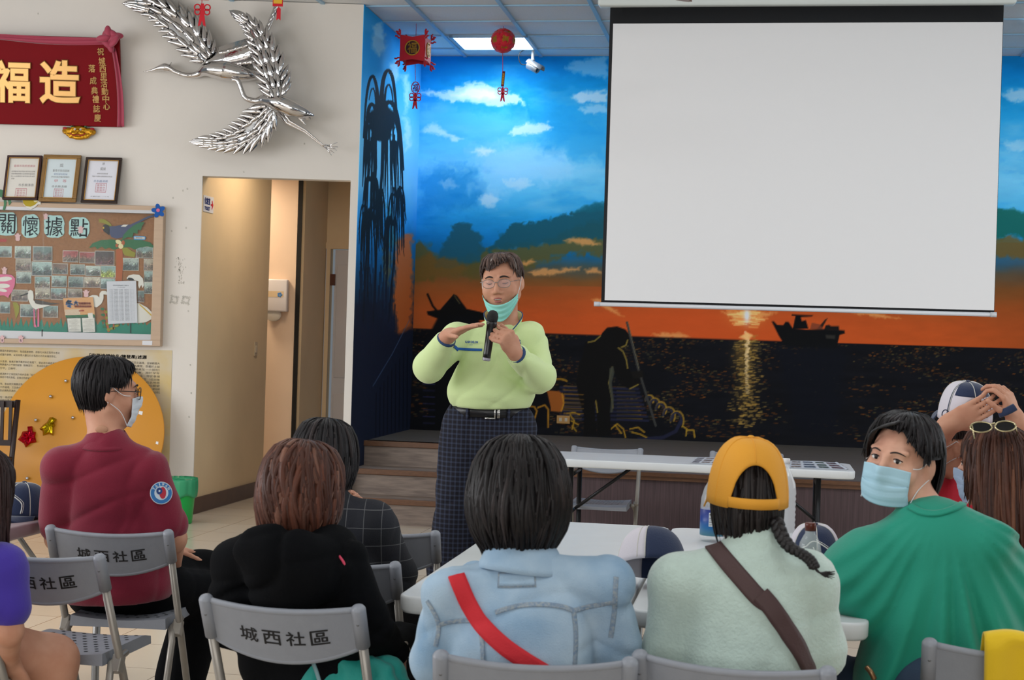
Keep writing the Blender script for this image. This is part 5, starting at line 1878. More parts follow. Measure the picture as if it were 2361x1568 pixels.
def plain_wing(mb):
 """the broad smooth far wing of the upper crane with its feathered edge"""
 def f(u, v):
  top = [(480, 118), (530, 100), (575, 86), (610, 66), (640, 22)]
  bot = [(470, 170), (520, 165), (575, 150), (600, 118), (642, 24)]
  a = smooth_path([Vector((x, y, 0)) for x, y in top], 6)
  b_ = smooth_path([Vector((x, y, 0)) for x, y in bot], 6)
  i = min(int(u * (len(a) - 1)), len(a) - 1)
  p = a[i].lerp(b_[i], v)
  return P(p.x, p.y, YA - 0.04 - 0.03 * sin(pi * v) + 0.03 * u)
 mb.grid(f, 24, 8)
 for k in range(11):
  t = k / 10
  x, y = 600 + 30 * t - 20 * (1 - t), 118 - 88 * t + 25 * (1 - t)
  feather(mb, P(x, y, YA - 0.03), P(x + 22 - 8 * t, y - 16 - 18 * t, YA - 0.03), 0.035, 0.004)
 for k in range(8):
  x = 500 + 12 * k
  feather(mb, P(x, 152 - k, YA - 0.055), P(x + 34, 146 - 2 * k, YA - 0.055), 0.04, 0.006)
 for k in range(6):
  x = 505 + 16 * k
  feather(mb, P(x, 122 - 4 * k, YA - 0.05), P(x + 30, 116 - 6 * k, YA - 0.05), 0.035, 0.004)
crane('upper polished silver crane flying left on the white wall',
 [(328, 166, YA), (350, 162, YA), (366, 157, YA), (385, 156, YA), (405, 166, YA), (432, 174, YA), (456, 171, YA), (478, 160, YA - 0.03), (510, 162, YA - 0.05), (545, 168, YA - 0.05), (580, 172, YA - 0.03), (600, 172, YA)],
 [0.002, 0.007, 0.014, 0.032, 0.018, 0.018, 0.02, 0.03, 0.06, 0.075, 0.062, 0.04, 0.02],
 [([(380, 152, YA), (390, 152, YA - 0.01), (396, 142, YA)], 0.008)],
 [[(585, 172, YA), (620, 170, YA)]],
 [lambda mb: wing(mb, [(480, 134), (447, 97), (400, 48), (345, 18), (290, 10)], [28, 38, 40, 26, 5], [26, 38, 40, 24, 4], 8, YA, 0.05, 5, flen=2.5),
 plain_wing], PW(500, 190, 0.05))
crane('lower polished silver crane with raised wing and long trailing legs on wall',
 [(536, 184, YB), (548, 186, YB), (556, 205, YB), (566, 226, YB), (590, 233, YB), (612, 230, YB - 0.02), (640, 236, YB - 0.05), (672, 250, YB - 0.05), (700, 260, YB - 0.03), (724, 267, YB)],
 [0.012, 0.018, 0.017, 0.018, 0.022, 0.04, 0.062, 0.06, 0.04, 0.004], [([(690, 262, YB), (702, 272, YB), (716, 274, YB)], 0.02), ([(680, 262, YB), (696, 278, YB), (704, 288, YB)], 0.018)],
 [[(640, 258, YB - 0.02), (662, 284, YB), (702, 304, YB), (742, 335, YB), (752, 341, YB)], [(648, 254, YB - 0.03), (668, 280, YB - 0.01), (704, 300, YB - 0.01), (744, 334, YB - 0.01), (758, 336, YB - 0.01)]],
 [lambda mb: wing(mb, [(640, 222), (627, 170), (602, 97), (570, 52), (536, 30)], [26, 36, 28, 17, 5], [28, 36, 28, 17, 5], 9, YB - 0.02, 0.05, 6, flen=2.5, splay=0.5),
 lambda mb: wing(mb, [(624, 250), (592, 294), (548, 320), (500, 330), (445, 328)], [24, 40, 34, 21, 5], [22, 38, 32, 17, 4], 8, YB - 0.03, 0.05, 7, flen=2.9, splay=0.6)], PW(640, 345, 0.1))
# ---------------------------------------------------------------- hanging red decorations
m_redfelt = mat('red_felt', '#cc1226', 0.7, sheen=0.2)
m_goldpap = mat('gold_paper', '#c8932a', 0.45, metal=0.3)
m_reds = mat('red_string', '#c02238', 0.6)
def knot(mb, c, h, flat=0.004):
 """flat cut-felt endless knot with two loops a side and a split tail"""
 k = h
 for sx in (-1, 1):
  for z, r in ((0.36, 0.13), (0.16, 0.12)):
   pts = [c + Vector((sx * (0.10 + r * 0.9 - r * 1.0 * cos(a)) * k, 0, (z + r * sin(a)) * k)) for a in [2 * pi * i / 14 for i in range(15)]]
   mb.tube(pts, 0.032 * k, 6, cap=False)
 mb.box(c + Vector((0, 0, 0.28 * k)), (0.14 * k, flat, 0.5 * k))
 mb.prism([(-0.09 * k, 0.1 * k), (0.09 * k, 0.1 * k), (0.17 * k, -0.48 * k), (0.06 * k, -0.42 * k), (0, -0.2 * k), (-0.06 * k, -0.42 * k), (-0.17 * k, -0.48 * k)], flat, Matrix.Translation(c + Vector((0, flat / 2, 0))))
def hang_line(mb, a, b, r=0.0025):
 mb.tube([a, b], r, 6)
# square lantern
yl = 12.35
lc = P(958, 116, yl)
o = thing('lantern', 'square red felt lantern with gold roundel hanging above the stage steps', 'lantern', (lc.x, lc.y, CEIL))
Rz = Matrix.Rotation(-0.18, 4, 'Z')
ML = Matrix.Translation(lc) @ Rz
hw, hh = 0.105, 0.125
mb = MB()
for k in range(4):
 Mk = ML @ Matrix.Rotation(k * pi / 2, 4, 'Z')
 mb.prism([(-hw, -hh * .8), (-hw * .9, -hh * .84), (0, -hh * .72), (hw * .9, -hh * .84), (hw, -hh * .8), (hw * .93, 0), (hw, hh * .8), (hw * .9, hh * .84), (0, hh * .72), (-hw * .9, hh * .84), (-hw, hh * .8), (-hw * .93, 0)],
   0.004, Mk @ Matrix.Translation((0, -hw + 0.004, 0)))
body = mb.build('body', m_redfelt, o)
for k in (0, 3, 1, 2):
 mb = MB()
 Mk = ML @ Matrix.Rotation(k * pi / 2, 4, 'Z') @ Matrix.Translation((0, -hw - 0.003, 0))
 ring = [Vector((0.058 * cos(a), 0, 0.058 * sin(a))) for a in [2 * pi * i / 28 for i in range(29)]]
 mb.tube(ring, 0.005, 6, cap=False, M=Mk)
 put_text(mb, '福', Mk @ Matrix(((1, 0, 0, 0), (0, 0, -1, -0.002), (0, 1, 0, 0), (0, 0, 0, 1))), 0, fit=(0.075, 0.085), size=0.1, extrude=0.001, bold=0.001)
 ro = mb.build('roundel', m_goldpap, o)
 mb = MB()
 mb.prism([(0.054 * cos(a), 0.054 * sin(a)) for a in [2 * pi * i / 28 for i in range(28)]], 0.001, Mk @ Matrix.Translation((0, 0.0025, 0)))
 mb.build('backing', mat('lantern_dark', '#3a1420', 0.7), ro)
for sz in (-1, 1):
 for k in range(4):
  mb = MB()
  Mk = ML @ Matrix.Rotation(k * pi / 2 + pi / 4, 4, 'Z')
  b0 = Mk @ Vector((0, -hw * 1.36, sz * hh * .8))
  out = (Mk.to_3x3() @ Vector((0, -1, 0)))
  for q in ([(0, 0), (.018, .012), (.03, .03), (.045, .028)], [(0, -.02), (.02, -.02), (.034, -.008), (.05, -.01)], [(.005, .01), (.006, .04), (.018, .05)]):
   mb.tube([b0 + out * a + UP * sz * b_ for a, b_ in q], 0.007, 6)
  mb.tube([b0 + out * 0.02 + UP * sz * 0.02 + out * 0.014 * cos(t) + UP * 0.014 * sin(t) for t in [2 * pi * i / 10 for i in range(11)]], 0.004, 6, cap=False)
  mb.build('corner_scroll', m_redfelt, o)
mb = MB()
hang_line(mb, lc + UP * 0.09, Vector((lc.x, lc.y, CEIL)))
hang_line(mb, lc - UP * 0.1, P(958, 186, yl))
mb.build('string', m_reds, o)
mc = P(958, 202, yl)
mb = MB()
for k in range(14):
 a = 2 * pi * k / 14
 mb.tube([mc + Vector((0.03 * cos(a + t), 0, 0.043 * sin(a + t))) * (1.0 + 0.12 * sin(t * 7)) for t in (0, 0.15, 0.3, 0.45)], 0.004, 6)
put_text(mb, '福', frame(mc, (1, 0, 0), (0, 0, 1)), 0, fit=(0.044, 0.062), size=0.1, extrude=0.002, bold=0.001)
mb.build('medallion', m_redfelt, o)
mb = MB()
knot(mb, P(957, 234, yl), 0.135)
mb.build('knot', m_redfelt, o)
# round lantern of felt discs
lc = P(1160, 94, yl)
o = thing('lantern', 'round red lantern of scalloped felt discs in front of the lit ceiling panel', 'lantern', (lc.x, lc.y, CEIL))
mb = MB()
mg = MB()
dirs = []
for el, nn, ph in ((0, 6, 0.2), (52, 4, 0.5), (-52, 4, 0.1), (90, 1, 0), (-90, 1, 0)):
 for k in range(nn):
  a = 2 * pi * k / nn + ph
  e_ = radians(el)
  dirs.append(Vector((cos(e_) * sin(a), -cos(e_) * cos(a), sin(e_))))
for d in dirs:
 Rr = rot_from(z=d, y=(0.1, 0.2, 1) if abs(d.z) < 0.9 else (0, 1, 0)).to_4x4()
 Mk = Matrix.Translation(lc + d * 0.078) @ Rr
 n = 40
 rim = [(0.064 + 0.005 * cos(8 * a)) for a in [2 * pi * i / n for i in range(n)]]
 vs = [Vector((0, 0, 0.014))] + [Vector((0.04 * cos(2 * pi * i / n), 0.04 * sin(2 * pi * i / n), 0.012)) for i in range(n)] + [Vector((rim[i] * cos(2 * pi * i / n), rim[i] * sin(2 * pi * i / n), -0.004)) for i in range(n)] + [Vector((0, 0, 0.008))]
 fs = [(0, 1 + i, 1 + (i + 1) % n) for i in range(n)] + [(1 + i, 1 + n + i, 1 + n + (i + 1) % n, 1 + (i + 1) % n) for i in range(n)]
 mb.add(vs[:-1], fs, 0, True, Mk)
 put_text(mg, '福', Mk @ Matrix.Translation((0, 0, 0.0145)), 0, fit=(0.05, 0.052), size=0.1, extrude=0.001, bold=0.0025)
mb.build('discs', m_redfelt, o, solid=0.003)
mg.build('lettering', m_goldpap, o)
mb = MB()
hang_line(mb, lc + UP * 0.1, Vector((lc.x, lc.y, CEIL)))
hang_line(mb, lc - UP * 0.1, P(1159, 206, yl))
mb.build('string', m_reds, o)
tc_ = P(1160, 182, yl)
mb = MB()
mb.box(tc_, (0.024, 0.004, 0.125), R=Matrix.Rotation(0.06, 3, 'Y'))
tg_ = mb.build('strip', mat('strip_dark_red', '#5a1420', 0.6), o)
mb = MB()
mb.box(tc_ - Vector((0, 0.003, 0)), (0.014, 0.002, 0.09), R=Matrix.Rotation(0.06, 3, 'Y'))
for k, chx in enumerate('恭喜發財'):
 put_text(mb, chx, frame(tc_ + Vector((0, -0.0045, 0.03 - 0.02 * k)), (1, 0, 0), (0, 0, 1)), 1, fit=(0.009, 0.013), size=0.1, res=1)
mb.build('gold_strip', [m_goldpap, m_black], tg_)
mb = MB()
knot(mb, P(1159, 219, yl), 0.118)
mb.build('knot', m_redfelt, o)
# two decorations hanging in front of the white wall, cut by the top of the picture
yk = WALL_Y - 0.7
o = thing('hanging_decoration', 'red felt knot ornament hanging above the silver cranes', 'decoration', P(465, -60, yk))
mb = MB()
knot(mb, P(466, 36, yk), 0.165, 0.006)
mb.build('knot', m_redfelt, o)
mb = MB()
hang_line(mb, P(465, 20, yk), Vector((P(465, 20, yk).x, yk, CEIL)))
mb.build('string', m_reds, o)
mb = MB()
c = P(466, -14, yk)
mb.box(c, (0.1, 0.006, 0.09))
mb.build('plate', m_redfelt, o)
o = thing('hanging_decoration', 'yellow and red ornament with ribbon tail hanging by the crane wing tip', 'decoration', P(642, -60, yk))
c = P(641, -6, yk)
mb = MB()
mb.box(c + Vector((0, 0, 0)), (0.074, 0.006, 0.13))
card = mb.build('card', m_redfelt, o)
mb = MB()
mb.box(c + Vector((0, -0.004, 0.012)), (0.062, 0.003, 0.115))
mb.build('yellow_panel', mat('yellow_paper', '#e0b02c', 0.5), card)
mb = MB()
t0 = P(643, 20, yk)
mb.prism([(-0.014, 0), (0, 0.012), (0.014, 0), (0.015, -0.085), (0, -0.072), (-0.015, -0.085)], 0.004, Matrix.Translation(t0))
mb.build('ribbon_tail', m_redfelt, o)
mb = MB()
hang_line(mb, c, Vector((c.x, yk, CEIL)))
mb.build('string', m_reds, o)
# ---------------------------------------------------------------- security camera
m_cam = mat('camera_silver', '#9aa0a7', 0.3, metal=0.5)
yc = at_z(1232, 112, CEIL).y
top = Vector((P(1229, 112, yc).x, yc, CEIL))
o = thing('security_camera', 'silver bullet security camera on a stalk below the stage ceiling', 'camera', top)
mb = MB()
mb.lathe([(0.03, 0), (0.03, -0.012), (0.013, -0.016), (0.013, -0.09), (0.018, -0.092), (0.018, -0.105), (0.009, -0.107), (0.009, -0.15), (0, -0.15)][::-1], 16, Matrix.Translation(top))
mb.build('stalk', mat('stalk_white', '#b5babf', 0.4), o)
a0, a1 = P(1218, 148, yc), P(1248, 164, yc - 0.05)
d = (a1 - a0).normalized()
Rc = rot_from(z=d, y=(0, 0, 1)).to_4x4()
mb = MB()
mb.lathe([(0, -0.005), (0.036, 0), (0.04, 0.006), (0.04, 0.105), (0.036, 0.11), (0.032, 0.1), (0, 0.098)], 24, Matrix.Translation(a0) @ Rc)
cb2 = mb.build('barrel', m_cam, o)
mb = MB()
mb.lathe([(0, 0.101), (0.03, 0.102), (0.018, 0.106), (0, 0.108)], 20, Matrix.Translation(a0) @ Rc)
mb.build('lens', mat('lens_dark', '#14161c', 0.1), cb2)
mb = MB()
mb.grid(lambda u, v: Matrix.Translation(a0) @ Rc @ Vector((0.047 * cos(pi * (0.05 + 0.9 * u)), 0.047 * sin(pi * (0.05 + 0.9 * u)), -0.01 + 0.155 * v)), 14, 3)
mb.build('sunshield', m_cam, o, solid=0.003)
mb = MB()
mb.tube(smooth_path([top + Vector((-0.02, 0, -0.005)), P(1203, 118, yc), P(1196, 132, yc), P(1202, 148, yc), a0], 5), 0.004, 6)
mb.build('cable', m_black, o)
# wall outlet low on the mural
nrm = -ED
oc = hit(1299, 967.5, K0, ED)
o = thing('wall_outlet', 'yellowish double socket plate low on the mural by the painted worker', 'outlet', oc)
Ms = frame(oc - ED * 0.006, EX, UP)
mb = MB()
mb.box((0, 0, 0), (0.118, 0.072, 0.01), Ms)
mb.build('plate', mat('outlet_cream', '#b98a4a', 0.45), o, bevel=0.003)
for sx in (-0.025, 0.025):
 mb = MB()
 mb.box((sx, 0, 0.005), (0.022, 0.03, 0.004), Ms)
 so = mb.build('socket', mat('socket_white', '#cfc4b0', 0.4), o)
 mb = MB()
 for z in (-0.007, 0.007):
  mb.box((sx - 0.004, z, 0.0075), (0.002, 0.007, 0.001), Ms)
  mb.box((sx + 0.004, z, 0.0075), (0.002, 0.007, 0.001), Ms)
 mb.build('slots', m_black, so)
# ---------------------------------------------------------------- projection screen
p0 = P(1855, 700, 10.0)
SCR = lambda px, py, off=0.0: hit(px, py, p0 - ED * off, ED)
tl, tr, bl, brr = SCR(1407, 26), SCR(2322, 14), SCR(1386, 697), SCR(2285, 720)
def st_(p):
 return (p - K0).dot(EX), p.z
sL = (st_(tl)[0] + st_(bl)[0]) / 2
sR = (st_(tr)[0] + st_(brr)[0]) / 2
zT = (tl.z + tr.z) / 2
zB = (bl.z + brr.z) / 2
tS = (p0 - K0).dot(ED)
MS = frame(K0 + EX * sL + ED * tS + UP * zB, EX, UP)
w, h = sR - sL, zT - zB
sc = thing('projection_screen', 'large white pull-down projection screen with black border above the stage', 'screen', K0 + EX * (sL + w / 2) + ED * tS + UP * (zB - 0.05))
k = 350.0
def sheet(x0, y0, x1, y1, d):
 """cloth sheet hanging with a very slight belly"""
 mb = MB()
 mb.grid(lambda u, v: MS @ Vector((x0 + (x1 - x0) * u, y0 + (y1 - y0) * v, d + 0.004 * sin(pi * u))), 24, 8)
 return mb
c_tl, c_br = SCR(1415, 57), SCR(2296, 716)
c_tr, c_bl = SCR(2308, 49), SCR(1393, 692)
xa = (st_(c_tl)[0] + st_(c_bl)[0]) / 2 - sL
xb = (st_(c_tr)[0] + st_(c_br)[0]) / 2 - sL
za = (c_bl.z + c_br.z) / 2 - zB
zb_ = (c_tl.z + c_tr.z) / 2 - zB
mb = sheet(0, -0.01, w, h + 0.02, 0.0)
mb.build('border_cloth', mat('screen_black', '#17181c', 0.7), sc, solid=0.001)
mb = sheet(xa, za, xb, zb_, 0.0025)
mb.build('white_cloth', mat('screen_white', '#e2e2e4', 0.6), sc)
mb = MB()
e0, e1 = SCR(1371, 705.5), SCR(2296, 729)
x0, x1 = st_(e0)[0] - sL, st_(e1)[0] - sL
mb.tube([MS @ Vector((x0, -0.014, 0)), MS @ Vector((x1, -0.014, 0))], 0.014, 14)
mb.build('bottom_bar', mat('bar_white', '#d9dce2', 0.35), sc)
for x in (x0, x1 - 0.03):
 mb = MB()
 mb.tube([MS @ Vector((x - 0.004, -0.014, 0)), MS @ Vector((x + 0.034, -0.014, 0))], 0.0165, 14)
 mb.build('end_cap', mat('cap_white', '#c9ccd2', 0.4), sc)
x0, x1 = st_(SCR(1380, 15))[0] - sL, st_(SCR(2342, 5))[0] - sL
mb = MB()
mb.rbox(MS @ Vector(((x0 + x1) / 2, h + 0.075, 0.01)), (x1 - x0, 0.11, 0.12), 0.02, R=MR.to_3x3())
cas = mb.build('casing', mat('casing_white', '#cfd6d4', 0.4), sc)
mb = MB()
put_text(mb, 'grandview', MS @ Matrix.Translation((x1 - 0.16, h + 0.06, 0.068)), 0, fit=(0.09, 0.02), size=0.1)
mb.build('lettering', mat('casing_green', '#2a6a58', 0.5), cas)
for x in (x0 + 0.25, x1 - 0.25):
 mb = MB()
 q = MS @ Vector((x, h + 0.12, 0.01))
 mb.tube([q, Vector((q.x, q.y, CEIL))], 0.005, 6)
 mb.build('hanger', m_alu, sc)
# ceiling fan, only two blade tips reach into the picture
fa, fb = P(1584, 5, 9.0), P(1298, 2, 9.0)
fc = (fa + fb) / 2 + Vector((0, -0.52, 0.0))
fz = fa.z - 0.0
fc.z = fz
o = thing('ceiling_fan', 'ceiling fan with brown blades, only tips showing at the top edge', 'fan', (fc.x, fc.y, CEIL))
mb = MB()
mb.tube([Vector((fc.x, fc.y, CEIL)), Vector((fc.x, fc.y, fz + 0.08))], 0.014, 10)
mb.build('rod', m_alu, o)
mb = MB()
mb.lathe([(0, 0.1), (0.06, 0.09), (0.1, 0.05), (0.1, 0.0), (0.06, -0.05), (0, -0.06)][::-1], 24, Matrix.Translation(fc))
mb.build('motor', m_alu, o)
a0 = atan2(fa.y - fc.y, fa.x - fc.x)
m_blade = mat('fan_blade', '#6a4a3a', 0.4, noise=(9, 0.2), stretch=(1, 6, 1))
for k2 in range(5):
 a = a0 + 2 * pi * k2 / 5
 mb = MB()
 Mk = Matrix.Translation(fc) @ Matrix.Rotation(a, 4, 'Z') @ Matrix.Rotation(0.18, 4, 'X')
 pr = [(0.1, -0.03), (0.2, -0.05), (0.5, -0.06), (0.6, -0.055), (0.625, -0.02), (0.625, 0.02), (0.6, 0.055), (0.5, 0.06), (0.2, 0.05), (0.1, 0.03)]
 mb.prism(pr, 0.007, Mk @ Matrix(((1, 0, 0, 0), (0, 0, 1, 0), (0, -1, 0, 0), (0, 0, 0, 1))))
 mb.build('blade', m_blade, o)
# ---------------------------------------------------------------- folding chairs
m_plas = mat('chair_plastic', '#8b8f98', 0.42, noise=(30, 0.06), bump=(160, 0.08))
m_tube = mat('chair_tube', '#9a948c', 0.35, metal=0.35, noise=(14, 0.1))
m_hole = mat('seat_hole', '#2c2e33', 0.8)
m_bolt = mat('bolt_steel', '#77777a', 0.35, metal=0.8)
m_black_ink = mat('stencil_ink', '#17171a', 0.6)
def post_y(z):
 return -0.22 + (0.752 - z) * 0.50
def make_chair(loc, rz, label, group, lettered=True):
 o = thing('folding_chair', label, 'chair', loc, rz, group)
 # curved backrest panel
 def bp(u, v, d=0.0):
  x = -0.192 + 0.384 * u
  q = 1 - (2 * u - 1) ** 2
  zt = 0.742 - 0.012 * q
  zb = 0.640 - 0.046 * q
  z = zb + (zt - zb) * v
  return Vector((x, post_y(z) - 0.034 * q + d, z))
 mb = MB()
 mb.grid(lambda u, v: bp(u, v, -0.007), 26, 8)
 mb.grid(lambda u, v: bp(u, v, 0.007), 26, 8, flip=True)
 for v in (0.0, 1.0):
  mb.tube([bp(i / 20, v) for i in range(21)], 0.0085, 8)
 back = mb.build('backrest', m_plas, o, world=False)
 if lettered:
  mb = MB()
  for k, chx in enumerate('城西社區'):
   u = 0.5 + (-0.093 + 0.062 * k + 0.008) / 0.384
   c = bp(u, 0.47, -0.0078)
   ex = (bp(u + 0.03, 0.47) - bp(u - 0.03, 0.47)).normalized()
   ez = (bp(u, 0.7) - bp(u, 0.3)).normalized()
   put_text(mb, chx, frame(c, ex, ez), 0, fit=(0.048, 0.042), size=0.05, bold=0.0009)
  mb.build('lettering', m_black_ink, back, world=False)
 for sx in (-1, 1):
  mb = MB()
  x = sx * 0.2
  top = Vector((x, post_y(0.752), 0.752))
  path = [Vector((x, post_y(z), z)) for z in (0.645, 0.745)]
  d = (path[1] - path[0]).normalized()
  mb.tube([path[0], path[1], path[1] + d * 0.006, path[1] + d * 0.010], [0.0185, 0.0185, 0.015, 0.006], 16)
  sl = mb.build('post_sleeve', m_plas, o, world=False)
  mb = MB()
  q = Vector((x, post_y(0.705) - 0.0185, 0.705))
  mb.tube([q, q + Vector((0, -0.002, 0))], 0.0035, 8)
  mb.build('bolt', m_bolt, sl, world=False)
  mb = MB()
  mb.tube([Vector((x, post_y(0.66), 0.66)), Vector((x, post_y(0.02), 0.02))], 0.0125, 12)
  mb.tube([Vector((x, post_y(0.02), 0.02)), Vector((x, post_y(0.0), 0.0))], 0.0155, 12, mi=1)
  mb.build('leg', [m_tube, m_hole], o, world=False)
  mb = MB()
  x2 = sx * 0.178
  mb.tube([Vector((x2, 0.04, 0.415)), Vector((x2, -0.065, 0.40)), Vector((x2 + sx * 0.012, -0.10, 0.36)), Vector((x2 + sx * 0.012, -0.235, 0.02))], 0.0115, 12)
  mb.tube([Vector((x2 + sx * 0.012, -0.235, 0.02)), Vector((x2 + sx * 0.012, -0.243, 0.0))], 0.0145, 12, mi=1)
  mb.build('leg', [m_tube, m_hole], o, world=False)
  mb = MB()
  mb.box((sx * 0.196, post_y(0.40) - 0.012, 0.40), (0.03, 0.035, 0.055), R=Matrix.Rotation(-0.46, 3, 'X'))
  mb.build('bracket', m_tube, o, world=False, bevel=0.004)
 mb = MB()
 mb.tube([(-0.19, -0.19, 0.13), (0.19, -0.19, 0.13)], 0.008, 8)
 mb.tube([(-0.2, post_y(0.13), 0.13), (0.2, post_y(0.13), 0.13)], 0.008, 8)
 mb.build('stretcher', m_tube, o, world=False)
 mb = MB()
 def seat(u, v):
  x, y = -0.165 + 0.33 * u, -0.10 + 0.36 * v
  qx = 1 - (2 * u - 1) ** 2
  return Vector((x, y, 0.437 - 0.012 * qx * (1 - 0.5 * v) - 0.012 * max(0, v - 0.85) / 0.15))
 mb.grid(seat, 16, 16)
 n = 64
 rim = [seat(i / 16, 0) for i in range(16)] + [seat(1, i / 16) for i in range(16)] + [seat(1 - i / 16, 1) for i in range(16)] + [seat(0, 1 - i / 16) for i in range(16)]
 low = [Vector((p.x * 1.01, p.y, 0.400)) for p in rim]
 mb.add(rim + low, [(i, n + i, n + (i + 1) % n, (i + 1) % n) for i in range(n)] + [tuple(n + i for i in range(n))], 0, False)
 for r_ in range(8):
  for k in range(8):
   c = seat(0.12 + (k + 0.5 * (r_ % 2)) * 0.108, 0.14 + r_ * 0.098) + Vector((0, 0, 0.0012))
   if abs(c.x) < 0.15:
    mb.add([c + Vector((0.007 * cos(a), 0.006 * sin(a), 0)) for a in [2 * pi * i / 10 for i in range(10)]], [tuple(range(10))], 1)
 mb.build('seat', [m_plas, m_hole], o, world=False)
 return o
def by_posts(mid, yaw):
 y = radians(yaw)
 return (mid[0] - sin(y) * 0.22, mid[1] + cos(y) * 0.22, 0), y
CHAIRS = [((-0.555, 3.78), -11.5, 'grey folding chair with black stencil characters under the woman in black hoodie', 1),
  ((-1.32, 5.045), -4.2, 'grey folding chair under the man in the dark red polo shirt', 1),
  ((0.07, 3.215), -1.6, 'grey folding chair behind the woman in the denim jacket', 1),
  ((0.49, 3.235), -16, 'grey folding chair behind the woman with the yellow cap', 1),
  ((-0.523, 4.50), -8, 'grey folding chair under the person in the dark plaid shirt', 1),
  ((-0.443, 5.24), -6, 'empty grey folding chair with chipped back between plaid shirt and standing man', 0),
  ((1.187, 3.48), -14, 'grey folding chair of the woman in green, yellow garment over its back', 0),
  ((-1.387, 4.48), -10, 'empty grey folding chair beside the girl in purple, perforated seat showing', 1),
  ((-1.62, 4.13), -10, 'grey folding chair under the girl in purple at the left edge', 1),
  ((1.72, 4.62), -8, 'grey folding chair under the woman with long brown hair', 0),
  ((1.78, 5.35), -6, 'grey folding chair under the man putting on a cap', 0)]
chair_objs = []
proto = {}
for mid, yaw, lab, lt in CHAIRS:
 loc, rz = by_posts(mid, yaw)
 if lt not in proto:
  proto[lt] = o = make_chair(loc, rz, lab, 'grey folding chairs around the white tables', bool(lt))
 else:
  o = copy_tree(proto[lt])
  o.location = loc
  o.rotation_euler = (0, 0, rz)
  o['label'] = lab
 chair_objs.append(o)
FRZ = pi - YAW
for (l_, r_, lab) in (((1322, 1028), (1483, 1034), 'empty pale folding chair left behind the front table'), ((1640, 1040), (1804, 1047), 'empty pale folding chair right behind the front table and yellow cap')):
 a, b_ = at_z(*l_, 0.75), at_z(*r_, 0.75)
 m_ = (a + b_) / 2 - ED * 0.05
 o = copy_tree(proto[0])
 f = -ED
 o.location = (m_.x + f.x * 0.22, m_.y + f.y * 0.22, 0)
 o.rotation_euler = (0, 0, FRZ)
 o.scale = (1.06, 1, 1.0)
 o['label'] = lab
 o['group'] = 'chairs behind the front table'
# ---------------------------------------------------------------- folding tables
m_top = mat('table_plastic', '#d6dadd', 0.38, noise=(7, 0.05), bump=(110, 0.05))
m_tleg = mat('table_leg_black', '#1a1b1e', 0.35, metal=0.4)
m_tleg2 = mat('table_leg_grey', '#8d8c8a', 0.35, metal=0.5)
def rrect(w, h, r, n=6):
 out = []
 for cx_, cy_, a0 in ((w / 2 - r, h / 2 - r, 0), (-w / 2 + r, h / 2 - r, 90), (-w / 2 + r, -h / 2 + r, 180), (w / 2 - r, -h / 2 + r, 270)):
  for i in range(n + 1):
   a = radians(a0 + 90 * i / n)
   out.append((cx_ + r * cos(a), cy_ + r * sin(a)))
 return out
def make_table(label, loc, rz, leg, L=1.82, Wd=0.60, H=0.74, mt=None):
 o = thing('folding_table', label, 'table', loc, rz)
 layers = [(0.006, 0.0), (0.001, -0.002), (0.0, -0.007), (0.001, -0.038), (0.006, -0.046), (0.03, -0.047)]
 vs, fs = [], []
 n = len(rrect(L, Wd, 0.05))
 for ins, dz in layers:
  vs += [Vector((x, y, H + dz)) for x, y in rrect(L - 2 * ins, Wd - 2 * ins, 0.05)]
 for i in range(len(layers) - 1):
  for k in range(n):
   fs.append((i * n + k, (i + 1) * n + k, (i + 1) * n + (k + 1) % n, i * n + (k + 1) % n))
 mb = MB()
 mb.add(vs, fs, 0, True)
 mb.add(vs[:n], [tuple(range(n))], 0, False)
 mb.add(vs[-n:], [tuple(range(n))[::-1]], 0, False)
 mb.build('tabletop', mt or m_top, o, world=False)
 for sx in (-1, 1):
  x = sx * (L / 2 - 0.2)
  for sy in (-1, 1):
   mb = MB()
   mb.tube([(x, sy * (Wd / 2 - 0.09), H - 0.05), (x, sy * (Wd / 2 - 0.09), 0.02), (x, sy * (Wd / 2 - 0.09), 0)], [0.015, 0.015, 0.018], 12)
   mb.build('leg', leg, o, world=False)
  mb = MB()
  mb.tube([(x, -Wd / 2 + 0.09, 0.1), (x, Wd / 2 - 0.09, 0.1)], 0.012, 10)
  mb.tube([(x, -Wd / 2 + 0.09, H - 0.1), (x, Wd / 2 - 0.09, H - 0.1)], 0.012, 10)
  mb.build('crossbar', leg, o, world=False)
  mb = MB()
  mb.tube([(x, 0, H - 0.32), (x - sx * 0.34, 0, H - 0.055)], 0.010, 10)
  mb.tube([(x, -Wd / 2 + 0.09, H - 0.32), (x, Wd / 2 - 0.09, H - 0.32)], 0.010, 10)
  mb.build('brace', leg, o, world=False)
 return o
c0 = Vector((-0.28, 3.99, 0)) + EX * 0.3 + ED * 0.9
make_table('white folding table in front of the woman in denim', c0, pi / 2 - YAW, m_tleg2)
c1 = Vector((-0.28, 3.99, 0)) + EX * (0.3 + 0.612) + ED * 0.9
make_table('white folding table in front of the woman with yellow cap', c1, pi / 2 - YAW, m_tleg2)
cf = at_z(1973, 1088, 0.74)
cf.z = 0
make_table('long white folding table with black legs in front of the stage', cf - EX * 0.91 + ED * 0.31, -YAW, m_tleg, Wd=0.61)
lt_ = Vector((-1.665, 4.97, 0))
make_table('grey folding table with mauve edge at the left beside the man in red', lt_ - EX * 0.31 + ED * 0.6, pi / 2 - YAW, m_tleg2, L=1.2, mt=mat('table_mauve', '#a08d90', 0.4))
